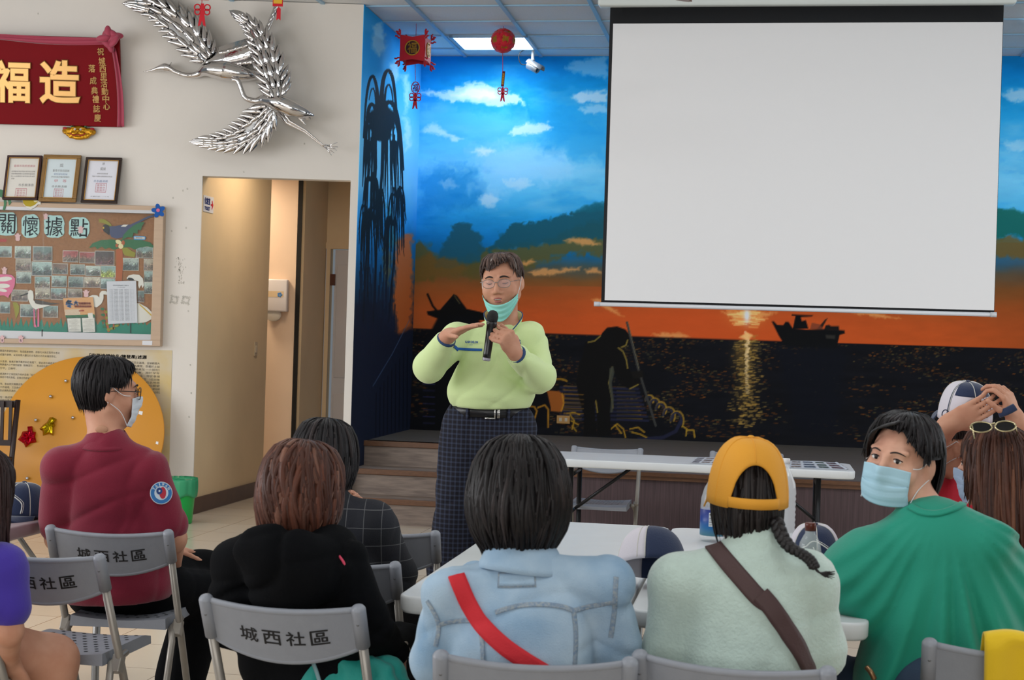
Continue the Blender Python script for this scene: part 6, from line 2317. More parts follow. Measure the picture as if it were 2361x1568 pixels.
# ---------------------------------------------------------------- printed sheets on the front table
m_sheet = mat_attr('photo_sheet', 0.4)
def photo_sheet(label, pts, seed):
 q = [at_z(a, b, 0.7415) for a, b in pts]
 rr = np.random.default_rng(seed)
 V, cols = [], []
 nx, ny = 40, 26
 for j in range(ny + 1):
  for i in range(nx + 1):
   u, v = i / nx, j / ny
   p = (q[0] * (1 - u) + q[1] * u) * (1 - v) + (q[3] * (1 - u) + q[2] * u) * v
   p.z += 0.0025 * sin(pi * u) * (v > 0) + 0.004 * (u > 0.97)
   V.append(tuple(p))
   cu, cv = (u * 4.2) % 1, (v * 3.1) % 1
   if 0.12 < cu < 0.92 and 0.15 < cv < 0.85:
    t = int(u * 4.2) + 5 * int(v * 3.1)
    base = np.array([(70, 80, 92), (96, 96, 100), (60, 74, 60), (120, 110, 104), (80, 60, 60)][(t * 7 + seed) % 5], float)
    cols.append(tuple(base * rr.uniform(0.5, 1.6)))
   else:
    cols.append((206, 212, 220))
 b = [j * (nx + 1) + i for j in range(ny) for i in range(nx)]
 F = np.array([(a, a + 1, a + nx + 2, a + nx + 1) for a in b])
 me = mesh_np('photo_sheet', np.array(V), F, False)
 paint_attr(me, s2l(np.array(cols)))
 me.materials.append(m_sheet)
 o = bpy.data.objects.new('photo_sheet', me)
 C.objects.link(o)
 recentre(o, (q[0] + q[2]) / 2)
 tag(o, label, 'paper', 'printed photo sheets on the front table')
photo_sheet('printed photo sheet on the front table left of the yellow cap', [(1590, 1067.5), (1686, 1072), (1700, 1057.5), (1606, 1054)], 1)
photo_sheet('printed photo sheet on the front table hidden behind the yellow cap', [(1700, 1073), (1812, 1078), (1820, 1062.5), (1712, 1058)], 2)
photo_sheet('printed photo sheet at the right end of the front table', [(1818, 1078.5), (1958, 1083), (1930, 1066.5), (1822, 1062)], 3)
# ---------------------------------------------------------------- bottles
m_pet = mat('clear_plastic', '#eef4f6', 0.06, alpha=0.28, spec=0.6)
m_petb = mat('clear_plastic_bright', '#f4f8fa', 0.08, alpha=0.45, spec=0.8)
def bottle(label, base, prof, cap_mat, cap, lab_mat, lab, body=None):
 o = thing('water_bottle', label, 'bottle', base)
 M = Matrix.Translation(base)
 mb = MB()
 mb.lathe(prof, 28, M)
 mb.build('body', body or m_pet, o)
 mb = MB()
 mb.lathe([(cap[0], cap[1]), (cap[0], cap[2] - 0.002), (cap[0] * 0.9, cap[2]), (0, cap[2])], 20, M)
 mb.build('cap', cap_mat, o)
 if lab:
  mb = MB()
  mb.lathe([(lab[0], lab[1]), (lab[0], lab[2])], 28, M)
  mb.build('label_wrap', lab_mat, o)
 return o
def zgrad(name, stops, rough=0.35):
 m = mat(name, (0.5, 0.5, 0.5), rough)
 nt, nd, lk, bs = nodes_of(m)
 tc = nd.new('ShaderNodeTexCoord')
 sp = nd.new('ShaderNodeSeparateXYZ')
 cr = nd.new('ShaderNodeValToRGB')
 lk.new(tc.outputs['Generated'], sp.inputs[0])
 lk.new(sp.outputs['Z'], cr.inputs[0])
 el = cr.color_ramp.elements
 el[0].position, el[0].color = stops[0][0], (*lin(stops[0][1]), 1)
 el[1].position, el[1].color = stops[-1][0], (*lin(stops[-1][1]), 1)
 for p_, c_ in stops[1:-1]:
  e = el.new(p_)
  e.color = (*lin(c_), 1)
 lk.new(cr.outputs[0], bs.inputs['Base Color'])
 return m
bl_lab = zgrad('blue_bottle_label', [(0.0, '#5f95a8'), (0.3, '#1f6aa6'), (0.6, '#1f3f8c'), (1.0, '#20307c')])
b0 = P(1647, 1248, 5.3)
b0.z = 0.7405
big = [(0.0, 0.004), (0.045, 0.0), (0.052, 0.008), (0.052, 0.02), (0.050, 0.025), (0.052, 0.03), (0.052, 0.125), (0.050, 0.15), (0.040, 0.185), (0.026, 0.21), (0.015, 0.225), (0.0135, 0.24)]
o = bottle('large clear water bottle with blue label left of the yellow cap', b0, big, mat('cap_blue', '#2c5aa0', 0.4), (0.0155, 0.233, 0.252), bl_lab, (0.0524, 0.022, 0.112))
mb = MB()
for k in range(2):
 mb.grid(lambda u, v: b0 + Vector((0.0528 * sin(-0.55 + 0.25 * u), -0.0528 * cos(-0.55 + 0.25 * u), 0.055 + 0.048 * v)), 4, 1)
 break
bc = mb.build('barcode_panel', mat('barcode_white', '#cfd6dc', 0.5), o)
mb = MB()
for k in range(9):
 z = 0.058 + 0.0048 * k
 mb.grid(lambda u, v: b0 + Vector((0.0531 * sin(-0.52 + 0.19 * u), -0.0531 * cos(-0.52 + 0.19 * u), z + (0.001 + 0.0008 * (k % 3)) * v)), 4, 1)
mb.build('barcode', m_ink, bc)
b1 = P(1806, 1250, 5.3)
b1.z = 0.7405
rib_ = [(0.0, 0.004), (0.034, 0.0), (0.04, 0.008)] + [(0.04 - 0.0025 * (i % 2), 0.012 + 0.009 * i) for i in range(19)] + [(0.036, 0.21), (0.022, 0.245), (0.014, 0.262), (0.0135, 0.285)]
bottle('clear ribbed water bottle right of the yellow cap', b1, rib_, m_white, (0.0155, 0.278, 0.296), None, None, m_petb)
b2 = P(1864, 1370, 4.2)
b2.z = 0.7405
sm = [(0.0, 0.004), (0.027, 0.0), (0.032, 0.007), (0.032, 0.1), (0.0315, 0.12), (0.028, 0.145), (0.019, 0.163), (0.0145, 0.17), (0.0135, 0.19)]
gr_lab = mat('green_bottle_label', '#3f8a3c', 0.35, noise=(26, 0.3), color2='#7aa858')
o = bottle('small clear bottle with brown cap and green label before the navy cap', b2, sm, mat('cap_brown', '#5a2418', 0.35), (0.0155, 0.178, 0.2), gr_lab, (0.0323, 0.06, 0.118))
mb = MB()
mb.grid(lambda u, v: b2 + Vector((0.0328 * sin(0.25 + 1.0 * u), -0.0328 * cos(0.25 + 1.0 * u), 0.055 + 0.065 * v)), 8, 1)
wp = mb.build('white_panel', mat('label_white', '#d6d8dd', 0.5), o)
mb = MB()
for k in range(5):
 mb.grid(lambda u, v: b2 + Vector((0.0331 * sin(0.4 + (0.7 - 0.1 * (k % 2)) * u), -0.0331 * cos(0.4 + (0.7 - 0.1 * (k % 2)) * u), 0.062 + 0.011 * k + 0.002 * v)), 6, 1)
mb.build('small_print', m_ink, wp)
# ---------------------------------------------------------------- caps
m_navy = mat('cap_navy', '#1b2a4a', 0.8, bump=(220, 0.15), sheen=0.2)
m_capwhite = mat('cap_white_cloth', '#cfcad2', 0.85, bump=(220, 0.15))
m_pipe = mat('cap_piping', '#c6c4bc', 0.7)
def cap_parts(M, front, side, brimc, parent, r=(0.083, 0.095, 0.115), panels=52, logo=None, strapgap=True, brim=True, rear=None):
 """baseball cap in the frame M: +y is the peak, z=0 the rim"""
 def sh(th, ph):
  q = cos(ph) ** 0.62
  return Vector((r[0] * sin(th) * q, r[1] * cos(th) * q, r[2] * sin(ph) ** 1.0))
 def region(lo, hi, m_, name):
  mb = MB()
  n = 24
  mb.grid(lambda u, v: M @ sh(lo + (hi - lo) * u, radians(89.5) * v), n, 12)
  return mb.build(name, m_, parent, solid=0.003)
 a = radians(panels)
 fp = region(-a, a, front, 'front_panel')
 if strapgap:
  mb = MB()
  def back(u, v):
   th = a + (2 * pi - 2 * a) * u
   dth = abs(th - pi)
   lo = 0.0
   if dth < 0.62:
    lo = radians(42) * sqrt(max(0, 1 - (dth / 0.62) ** 2))
   ph = lo + (radians(89.5) - lo) * v
   return M @ sh(th, ph)
  mb.grid(back, 60, 12)
  sp = mb.build('side_panel', side, parent, solid=0.003)
  if rear:
   mb = MB()
   mb.grid(lambda u, v: M @ (sh(2.0 + 2.28 * u, radians((44 if abs(u - 0.5) < 0.42 else 12) + (45.5 if abs(u - 0.5) < 0.42 else 77.5) * v)) * 1.008), 24, 12)
   mb.build('rear_panel', rear, parent, solid=0.002)
  mb = MB()
  mb.grid(lambda u, v: M @ (sh(pi - 0.68 + 1.36 * u, radians(1 + 9 * v)) * 1.012), 16, 2)
  mb.build('strap', side, parent, solid=0.003)
 else:
  sp = region(a, 2 * pi - a, side, 'side_panel')
 mb = MB()
 mb.sphere(M @ Vector((0, 0, r[2] + 0.002)), (0.009, 0.009, 0.005), 12, 8)
 mb.build('button', front, parent)
 mb = MB()
 for th in (-a, a, 0.0, pi, pi * 0.66, -pi * 0.66):
  lo = 44 if (strapgap and abs(th) > 2.6) else 2
  mb.tube([M @ (sh(th, radians(lo + (89 - lo) * i / 12)) * 1.012) for i in range(13)], 0.0016, 5)
 mb.build('seam_piping', m_pipe if front is m_navy else front, parent)
 if brim:
  mb = MB()
  def br_(u, v):
   th = -1.15 + 2.3 * u
   ext = 0.075 * sqrt(max(0.0, 1 - (th / 1.25) ** 2))
   p = sh(th, 0.03)
   return M @ Vector((p.x * (1 + 0.05 * v), p.y + ext * v + 0.004, 0.004 - 0.006 * v - 0.030 * (sin(th) ** 2) * v))
  mb.grid(br_, 28, 6)
  mb.build('brim', brimc, parent, solid=0.004)
 if logo:
  mb = MB()
  for st in logo:
   pts = []
   for (x, z) in smooth_path([Vector((x, z, 0)) for x, z in st[0]], 4) and [(q.x, q.y) for q in smooth_path([Vector((x, z, 0)) for x, z in st[0]], 4)]:
    ph = math.asin(max(0.02, min(0.98, z / r[2])))
    th = x / (r[0] * max(cos(ph) ** 0.62, 0.2))
    pts.append(M @ (sh(th, ph) * 1.02))
   mb.tube(pts, st[1], 5)
  mb.build('lion_emblem', mat('emblem_thread', '#cfd0cc', 0.6), fp)
 return fp
LION = [([(-0.045, 0.012), (-0.045, 0.045), (-0.02, 0.066), (0.005, 0.078), (0.02, 0.074), (0.032, 0.062)], 0.0022), ([(-0.05, 0.014), (-0.05, 0.048), (-0.022, 0.071), (0.004, 0.083)], 0.0010),
  ([(0.032, 0.062), (0.044, 0.056), (0.046, 0.046), (0.036, 0.034), (0.03, 0.022)], 0.002), ([(0.012, 0.062), (0.008, 0.05), (0.012, 0.036), (0.024, 0.03)], 0.0022),
  ([(0.026, 0.05), (0.034, 0.05), (0.038, 0.042), (0.032, 0.036)], 0.0022), ([(0.014, 0.032), (0.008, 0.02), (0.002, 0.008)], 0.002), ([(-0.006, 0.026), (-0.014, 0.012)], 0.0016), ([(0.0, 0.022), (-0.006, 0.01)], 0.0016)]
b = P(52, 1180, 5.35)
o = thing('cap', 'navy cap with white outline lion emblem on the left table', 'cap', (b.x, b.y, 0.742))
cap_parts(Matrix.Translation((b.x, b.y, 0.748)) @ Matrix.Rotation(pi - 0.25, 4, 'Z') @ Matrix.Rotation(0.05, 4, 'X'), m_navy, m_navy, m_navy, o, logo=LION, strapgap=False)
b = P(1876, 1296, 4.85)
o = thing('cap', 'navy and white cap with lion emblem on the table behind the brown-capped bottle', 'cap', (b.x, b.y, 0.742))
cap_parts(Matrix.Translation((b.x, b.y, 0.748)) @ Matrix.Rotation(pi - 0.1, 4, 'Z') @ Matrix.Rotation(-0.12, 4, 'X'), m_navy, m_capwhite, m_navy, o, logo=LION, strapgap=False, panels=60)
b = P(1502, 1396, 4.22)
o = thing('cap', 'navy and white cap tipped over on the table between denim and mint women', 'cap', (b.x, b.y, 0.742))
cap_parts(Matrix.Translation((b.x, b.y + 0.02, 0.795)) @ Matrix.Rotation(-1.6, 4, 'Z') @ Matrix.Rotation(-0.5, 4, 'Y'), m_navy, m_capwhite, m_navy, o, strapgap=False, panels=105)
# ---------------------------------------------------------------- people
m_skin = mat('skin', '#c9967c', 0.55, noise=(18, 0.08), color2='#bd866c', bump=(220, 0.04), spec=0.35)
m_skin_pale = mat('skin_pale', '#d3a48c', 0.55, noise=(18, 0.07), color2='#c8927c', bump=(220, 0.04), spec=0.35)
m_lip = mat('lips', '#a0605a', 0.5)
m_lash = mat('eye_dark', '#191212', 0.4)
m_eyew = mat('eye_white', '#d9d4d0', 0.3)
m_brow = mat('eyebrow_hair', '#2b2220', 0.8)
m_mask = mat('mask_blue', '#a9cfe0', 0.8, bump=(160, 0.05))
m_maskw = mat('mask_white', '#d5dbe2', 0.8, bump=(160, 0.05))
m_maskg = mat('mask_mint', '#8fd6cc', 0.8, bump=(160, 0.05))
m_loop = mat('mask_loop', '#dfe3e6', 0.7)
m_hair = mat_attr('hair_strands', 0.45, spec=0.22, bump=(90, 0.12))
def head_rot(yaw, pitch=0.0, roll=0.0):
 """columns: right, face, up. yaw 0 looks away from the camera, 180 towards it; pitch>0 looks down"""
 return Matrix.Rotation(-radians(yaw), 3, 'Z') @ Matrix.Rotation(-radians(pitch), 3, 'X') @ Matrix.Rotation(radians(roll), 3, 'Y')
class Head:
 def __init__(self, c, R_, s=1.0):
  self.c, self.R, self.s = Vector(c), R_, s
 def __call__(self, x, y, z):
  return self.c + self.R @ (Vector((x, y, z)) * self.s)
 def ell(self, sf, c, r, k=0.02, rot=None, sub=False):
  Rm = self.R if rot is None else self.R @ rot
  sf.ell(self(*c), [a * self.s for a in r], np.array(Rm), k * self.s, sub)
 def cap(self, sf, a, b, ra, rb=None, k=0.015, sub=False):
  sf.cap(self(*a), self(*b), ra * self.s, (ra if rb is None else rb) * self.s, k * self.s, sub)
 def shape(self, sf, mouth_open=0.0, eyes='open', jaw=1.0):
  E, K = self.ell, self.cap
  E(sf, (0, -0.016, 0.032), (0.076, 0.094, 0.084), 0.01)
  E(sf, (0, 0.022, -0.02), (0.066, 0.070, 0.088), 0.03)
  E(sf, (0, 0.036, -0.075), (0.046 * jaw, 0.046, 0.036), 0.03)
  E(sf, (0, 0.066, -0.098), (0.020, 0.016, 0.015), 0.02)
  for s in (-1, 1):
   E(sf, (s * 0.042, 0.058, -0.028), (0.026, 0.024, 0.026), 0.025)
   K(sf, (s * 0.058, 0.0, -0.05), (s * 0.028, 0.055, -0.095), 0.018, 0.015, 0.025)
   E(sf, (s * 0.031, 0.093, 0.012), (0.019, 0.010, 0.011), 0.014, sub=True)
   E(sf, (s * 0.031, 0.0765, 0.010), (0.0165, 0.0115, 0.0115), 0.004)
   K(sf, (s * 0.014, 0.086, 0.032), (s * 0.050, 0.072, 0.033), 0.008, 0.006, 0.014)
   E(sf, (s * 0.0135, 0.092, -0.031), (0.009, 0.010, 0.0075), 0.008)
   rot = Matrix.Rotation(s * 0.35, 3, 'Z') @ Matrix.Rotation(-0.15, 3, 'X')
   E(sf, (s * 0.079, -0.010, -0.004), (0.009, 0.019, 0.031), 0.006, rot)
   E(sf, (s * 0.088, -0.006, 0.002), (0.006, 0.010, 0.018), 0.005, rot, sub=True)
   E(sf, (s * 0.074, -0.004, -0.028), (0.007, 0.009, 0.010), 0.006)
  K(sf, (0, 0.088, 0.016), (0, 0.108, -0.024), 0.0085, 0.0115, 0.012)
  E(sf, (0, 0.084, -0.056), (0.026, 0.012, 0.008), 0.012)
  E(sf, (0, 0.081, -0.067), (0.020, 0.012, 0.007), 0.010)
  if mouth_open:
   E(sf, (0, 0.098, -0.0615), (0.017, 0.016, mouth_open), 0.004, sub=True)
  else:
   E(sf, (0, 0.102, -0.0615), (0.022, 0.012, 0.0016), 0.004, sub=True)
 def neck(self, sf, base, r=0.054):
  sf.cap(self(0, -0.022, -0.05), base, r * self.s, r * 1.12 * self.s, 0.03)
def torso(sf, shL, shR, neck, pel, w=0.155, d=0.105, sh_r=0.055, k=0.06, hip=1.0, belly=1.0):
 shL, shR, neck, pel = map(Vector, (shL, shR, neck, pel))
 up = (neck - pel).normalized()
 lx = (shR - shL)
 lx = (lx - up * lx.dot(up)).normalized()
 fw = up.cross(lx)
 Rm = np.array(Matrix((lx, fw, up)).transposed())
 H = (neck - pel).length
 sf.ell(pel + up * H * 0.66 + fw * 0.015, (w, d, H * 0.33), Rm, k)
 sf.ell(pel + up * H * 0.33 + fw * 0.02, (w * 0.93 * belly, d * 1.0 * belly, H * 0.32), Rm, k)
 sf.ell(pel + up * 0.02 + fw * 0.01, (w * 1.06 * hip, d * 1.15, 0.13), Rm, k)
 mid = (shL + shR) / 2
 for s in (shL, shR):
  sf.cap(s, mid.lerp(neck, 0.25) - up * 0.03, sh_r, sh_r * 1.1, k * 0.7)
  sf.cap(s + up * 0.005, neck - up * 0.005, sh_r * 0.72, sh_r * 0.85, k * 0.8)
 return lx, fw, up
def hand(sf, wr, d, n, side, curl=(0.5, 0.5, 0.5, 0.5), fd=None, thumb=0.6, s=1.0, k=0.004, tn=0.25, spread=0.06, tside=0.8):
 """palm and five fingers; d wrist->knuckles, n palm-facing normal, side towards the thumb"""
 wr, d = Vector(wr), Vector(d).normalized()
 n = Vector(n)
 n = (n - d * n.dot(d)).normalized()
 side = Vector(side)
 side = (side - d * side.dot(d) - n * side.dot(n)).normalized()
 Rm = np.array(Matrix((side, n, d)).transposed())
 sf.cap(wr - d * 0.02, wr + d * 0.02, 0.024 * s, 0.024 * s, 0.02)
 sf.ell(wr + d * 0.048 * s, (0.040 * s, 0.016 * s, 0.050 * s), Rm, 0.014)
 sf.cap(wr + d * 0.015 + side * 0.02 * s, wr + d * 0.045 * s + side * 0.032 * s + n * 0.008, 0.016 * s, 0.013 * s, 0.012)
 L = (0.040, 0.045, 0.042, 0.033)
 for i in range(4):
  off = (0.030 - 0.020 * i) * s
  b = wr + d * (0.088 - 0.004 * abs(i - 1)) * s + side * off
  f = Vector(fd).normalized() if fd is not None else d
  f = (f + side * (0.03 - 0.02 * i) * spread * 30 * 0.1).normalized()
  p = b
  pr = wr + d * 0.05 * s + side * off * 0.8
  sf.cap(pr, p, 0.0115 * s, 0.0094 * s, k)
  axis = f.cross(n).normalized()
  for j, (ll, rr) in enumerate(((L[i], 0.0090), (L[i] * 0.62, 0.0082), (L[i] * 0.5, 0.0074))):
   f = Matrix.Rotation(curl[i] * (0.8, 1.1, 0.8)[j], 3, axis) @ f
   q = p + f * ll * s
   sf.cap(p, q, rr * s, (rr - 0.0008) * s, k * 0.6)
   p = q
 t = (side * tside + d * 0.75 + n * tn).normalized()
 p = wr + d * 0.03 * s + side * 0.034 * s + n * 0.006
 for j, (ll, rr) in enumerate(((0.036, 0.0115), (0.028, 0.010), (0.022, 0.009))):
  q = p + t * ll * s
  sf.cap(p, q, rr * s, (rr - 0.001) * s, k)
  t = (t + d * 0.35 * thumb + n * 0.25 * thumb - side * 0.3 * thumb).normalized()
  p = q
def legs(sf_body, pel, fw, lx, seat_z=0.53, knee=0.43, spread=0.1, foot=True, k=0.04, rs=(0.075, 0.052, 0.035)):
 """seated legs; returns the joints"""
 out = []
 for s in (-1, 1):
  hp = pel + lx * s * 0.085
  kn = hp + fw * knee + lx * s * (spread - 0.06)
  kn.z = 0.50
  an = kn + fw * 0.03
  an.z = 0.075
  out.append((hp, kn, an))
  sf_body.cap(hp, kn, rs[0], rs[1], k)
  sf_body.cap(kn, an, rs[1] * 0.95, rs[2], k)
  sf_body.cap(an, an + fw * 0.14 - UP * 0.04, 0.036, 0.028, 0.02)
 return out
def trousers(joints, pel, lx, fw, m, parent, name='trousers', hem=0.1, grow=0.014, top=0.14, rs=(0.09, 0.066, 0.05), seed=1, h=0.011):
 sf = Soft()
 Rm = np.array(Matrix((lx, fw, UP)).transposed())
 sf.ell(pel + UP * 0.03, (0.175, 0.135, 0.13), Rm, 0.05)
 for hp, kn, an in joints:
  sf.cap(hp, kn, rs[0] + grow, rs[1] + grow, 0.05)
  e = an.copy()
  e.z = hem
  sf.cap(kn, e, rs[1] + grow, rs[2] + grow, 0.04)
 V, F = sf.solid(h, folds(seed, 0.004, 34))
 return build_np(name, V, F, m, parent)
def shoes(joints, fw, m, parent):
 for hp, kn, an in joints:
  sf = Soft()
  a = an - fw * 0.03
  a.z = 0.045
  b = an + fw * 0.17
  b.z = 0.038
  sf.cap(a, b, 0.044, 0.036, 0.02)
  sf.cap(an, a, 0.046, 0.044, 0.02)
  V, F = sf.solid(0.009, clip=lambda X: 0.004 - X[:, 2])
  build_np('shoe', V, F, m, parent)
HAIRPROF = {'crop': [(0.0, 0.124), (0.05, 0.119), (0.079, 0.101), (0.094, 0.066), (0.097, 0.03), (0.092, -0.005), (0.081, -0.035), (0.070, -0.06), (0.064, -0.08)],
   'short': [(0.0, 0.128), (0.045, 0.124), (0.075, 0.106), (0.094, 0.07), (0.100, 0.03), (0.099, -0.01), (0.094, -0.05), (0.086, -0.09), (0.08, -0.11)],
   'bob': [(0.0, 0.132), (0.045, 0.128), (0.08, 0.108), (0.105, 0.07), (0.117, 0.02), (0.122, -0.02), (0.119, -0.06), (0.108, -0.096), (0.092, -0.125), (0.074, -0.150)],
   'mid': [(0.0, 0.130), (0.045, 0.127), (0.08, 0.108), (0.103, 0.07), (0.112, 0.03), (0.115, -0.02), (0.110, -0.065), (0.098, -0.105), (0.088, -0.13), (0.084, -0.15)],
   'long': [(0.0, 0.130), (0.045, 0.126), (0.078, 0.106), (0.099, 0.07), (0.106, 0.03), (0.109, -0.03), (0.110, -0.10), (0.113, -0.18), (0.113, -0.26), (0.104, -0.33)]}
def hair(parent, hd, prof, zend, c1, c2, ax=0.86, ay=1.04, yoff=-0.012, locks=260, lr=0.0055, seed=1, jit=0.012, name='hair', wob=0.004, tip=0.35, c3=None, part=None):
 """hair as a layered shell of locks; zend(theta) gives where it stops, theta 0 = face"""
 rg = np.random.default_rng(seed)
 pr = np.array(HAIRPROF[prof])
 seg = np.r_[0, np.cumsum(np.hypot(*np.diff(pr, axis=0).T))]
 ns = 60
 S_ = np.linspace(0, seg[-1], ns)
 rho, zz = np.interp(S_, seg, pr[:, 0]), np.interp(S_, seg, pr[:, 1])
 def pos(th, s, out=0.0):
  r_ = np.interp(s, S_, rho) + out
  z_ = np.interp(s, S_, zz) + out * 0.4
  return Vector((ax * r_ * sin(th), ay * r_ * cos(th) + yoff, z_))
 def s_of(th, dz=0.0):
  z = zend(th) + dz
  return float(np.interp(-z, -zz, S_))
 mb_v, mb_f, col = [], [], []
 c1, c2 = np.array(c1, float), np.array(c2, float)
 c3 = c2 if c3 is None else np.array(c3, float)
 nt_, nv = 96, 22
 for j in range(nv + 1):
  for i in range(nt_):
   th = -pi + 2 * pi * i / nt_
   se = s_of(th)
   s = se * j / nv
   p = pos(th, s, 0.0022 * sin(th * 37 + 2 * sin(s * 40)))
   mb_v.append(hd(*p))
   g = 0.5 + 0.5 * sin(th * 31 + 3 * sin(th * 7) + s * 6)
   col.append(c1 * (1 - 0.6 * g) + c2 * 0.6 * g)
 for j in range(nv):
  for i in range(nt_):
   i2 = (i + 1) % nt_
   mb_f.append((j * nt_ + i, (j + 1) * nt_ + i, (j + 1) * nt_ + i2, j * nt_ + i2))
 for k in range(locks):
  th = rg.uniform(-pi, pi)
  se = s_of(th) + rg.normal(0, jit) - 0.004
  s0 = se * rg.uniform(0.0, 0.45)
  n = 12
  drift = rg.normal(0, 0.10)
  out = rg.uniform(-0.001, 0.006)
  r0 = lr * rg.uniform(0.6, 1.3)
  base = len(mb_v)
  mixc = rg.random() ** 1.3
  cc = c1 * (1 - mixc) + (c3 if rg.random() < 0.25 else c2) * mixc
  ph = rg.uniform(0, 6.28)
  lens = s0 + (se - s0)
  for j in range(n + 1):
   t = j / n
   s = s0 + (se - s0) * t
   th_ = th + drift * t * t + wob * 8 * sin(ph + 5 * t)
   sx = min(s, S_[-1])
   o_ = out * (0.3 + 0.7 * t) + 0.003 * sin(ph + 4 * t)
   p = pos(th_, sx, o_)
   if s > S_[-1]:
    p.z -= (s - S_[-1])
   w = r0 * (sin(pi * min(1, 0.12 + 0.62 * t)) if t < 0.8 else (1 - (t - 0.8) / 0.2) * 0.62 + tip * 0.12)
   tang = Vector((cos(th_), -sin(th_), 0))
   nor = Vector((sin(th_), cos(th_), 0.25)).normalized()
   for a, b in ((1.6, 0), (0, 0.75), (-1.6, 0), (0, -0.75)):
    mb_v.append(hd(*(p + tang * a * w + nor * b * w)))
    col.append(cc * (0.92 + 0.16 * rg.random()))
  for j in range(n):
   for q in range(4):
    q2 = (q + 1) % 4
    mb_f.append((base + j * 4 + q, base + (j + 1) * 4 + q, base + (j + 1) * 4 + q2, base + j * 4 + q2))
 me = mesh_np(name, np.array([tuple(v) for v in mb_v]), np.array(mb_f), True)
 paint_attr(me, s2l(np.array(col)))
 me.materials.append(m_hair)
 me.transform(wm(parent).inverted())
 o = bpy.data.objects.new(name, me)
 C.objects.link(o)
 o.parent = parent
 return o
def person(label, V, F, m, base):
 o = build_np('person', V, F, m)
 recentre(o, base)
 return tag(o, label, 'person')
def eyes(parent, hd, closed=False, look=(0, 0), bw=1.0, es=1.0):
 for s in (-1, 1):
  if closed:
   mb = MB()
   mb.tube([hd(s * 0.031 + 0.014 * (u - 0.5) * 2, 0.0885 - 0.008 * (2 * u - 1) ** 2, 0.0075 - 0.0035 * sin(pi * u)) for u in [i / 8 for i in range(9)]], 0.0011, 5)
   mb.build('eyelid_line', m_lash, parent)
  else:
   mb = MB()
   mb.sphere(hd(s * 0.031, 0.0795, 0.010), (0.0128 * hd.s, 0.0100 * hd.s, 0.0062 * es * hd.s), 14, 10, R=hd.R)
   e = mb.build('eye', m_eyew, parent)
   mb = MB()
   mb.sphere(hd(s * 0.031 + look[0], 0.0862, 0.0102 + look[1]), (0.0058 * es * hd.s, 0.0036 * hd.s, 0.0060 * es * hd.s), 12, 8, R=hd.R)
   mb.build('iris', m_lash, e)
   mb = MB()
   mb.tube([hd(s * 0.031 + 0.0145 * (2 * u - 1), 0.0895 - 0.009 * (2 * u - 1) ** 2, 0.0115 + 0.0058 * sin(pi * u)) for u in [i / 8 for i in range(9)]], 0.0014, 5)
   mb.build('eyelid_line', m_lash, parent)
  mb = MB()
  pts = [hd(s * (0.014 + 0.036 * u), 0.0955 - 0.020 * u * u, 0.030 + 0.006 * sin(pi * u) - 0.004 * u) for u in [i / 8 for i in range(9)]]
  mb.tube(pts, [bw * q for q in (0.0022, 0.003, 0.0034, 0.0034, 0.0032, 0.003, 0.0026, 0.002, 0.001)], 6)
  mb.build('eyebrow', m_brow, parent)
def face_y(x, z):
 """front of the face in head units, for things worn on it"""
 return 0.096 - 9.5 * x * x - 1.2 * max(0, -z - 0.06) ** 1.0 * 0.2
def worn_mask(parent, hd, m, x=0.068, top=-0.004, bot=-0.112, loops=(1, -1)):
 mb = MB()
 def f(u, v):
  X = x * (2 * u - 1)
  Z = top + (bot - top) * v
  nose = 0.020 * math.exp(-(X / 0.020) ** 2) * math.exp(-((v - 0.12) / 0.35) ** 2)
  y = 0.1035 - 7.0 * X * X * (1 - 0.1 * v) + nose - 0.014 * max(0, v - 0.7) / 0.3 + 0.0018 * (1 if int(v * 8) in (2, 4, 6) else 0) * (abs(X) < x * 0.96)
  zz = Z + 0.008 * (abs(X) / x) ** 2 * (1 if v < 0.5 else -1) * -1
  return hd(X, y, zz)
 mb.grid(f, 28, 32)
 o = mb.build('face_mask', m, parent, solid=0.0015)
 for s in loops:
  mb = MB()
  for z in (top, bot):
   mb.tube(smooth_path([hd(s * x, 0.100 - 8 * x * x, z * 0.96), hd(s * 0.076, 0.035, z * 0.55 + 0.0), hd(s * 0.083, -0.005, 0.022 if z == top else -0.034)], 6), 0.0013, 5)
  mb.tube(smooth_path([hd(s * 0.083, -0.005, 0.022), hd(s * 0.084, -0.026, 0.0), hd(s * 0.083, -0.012, -0.034)], 6), 0.0013, 5)
  mb.build('ear_loop', m_loop, o)
 return o
def bvh(V, F):
 return BVHTree.FromPolygons([tuple(v) for v in V.tolist()], F.tolist())
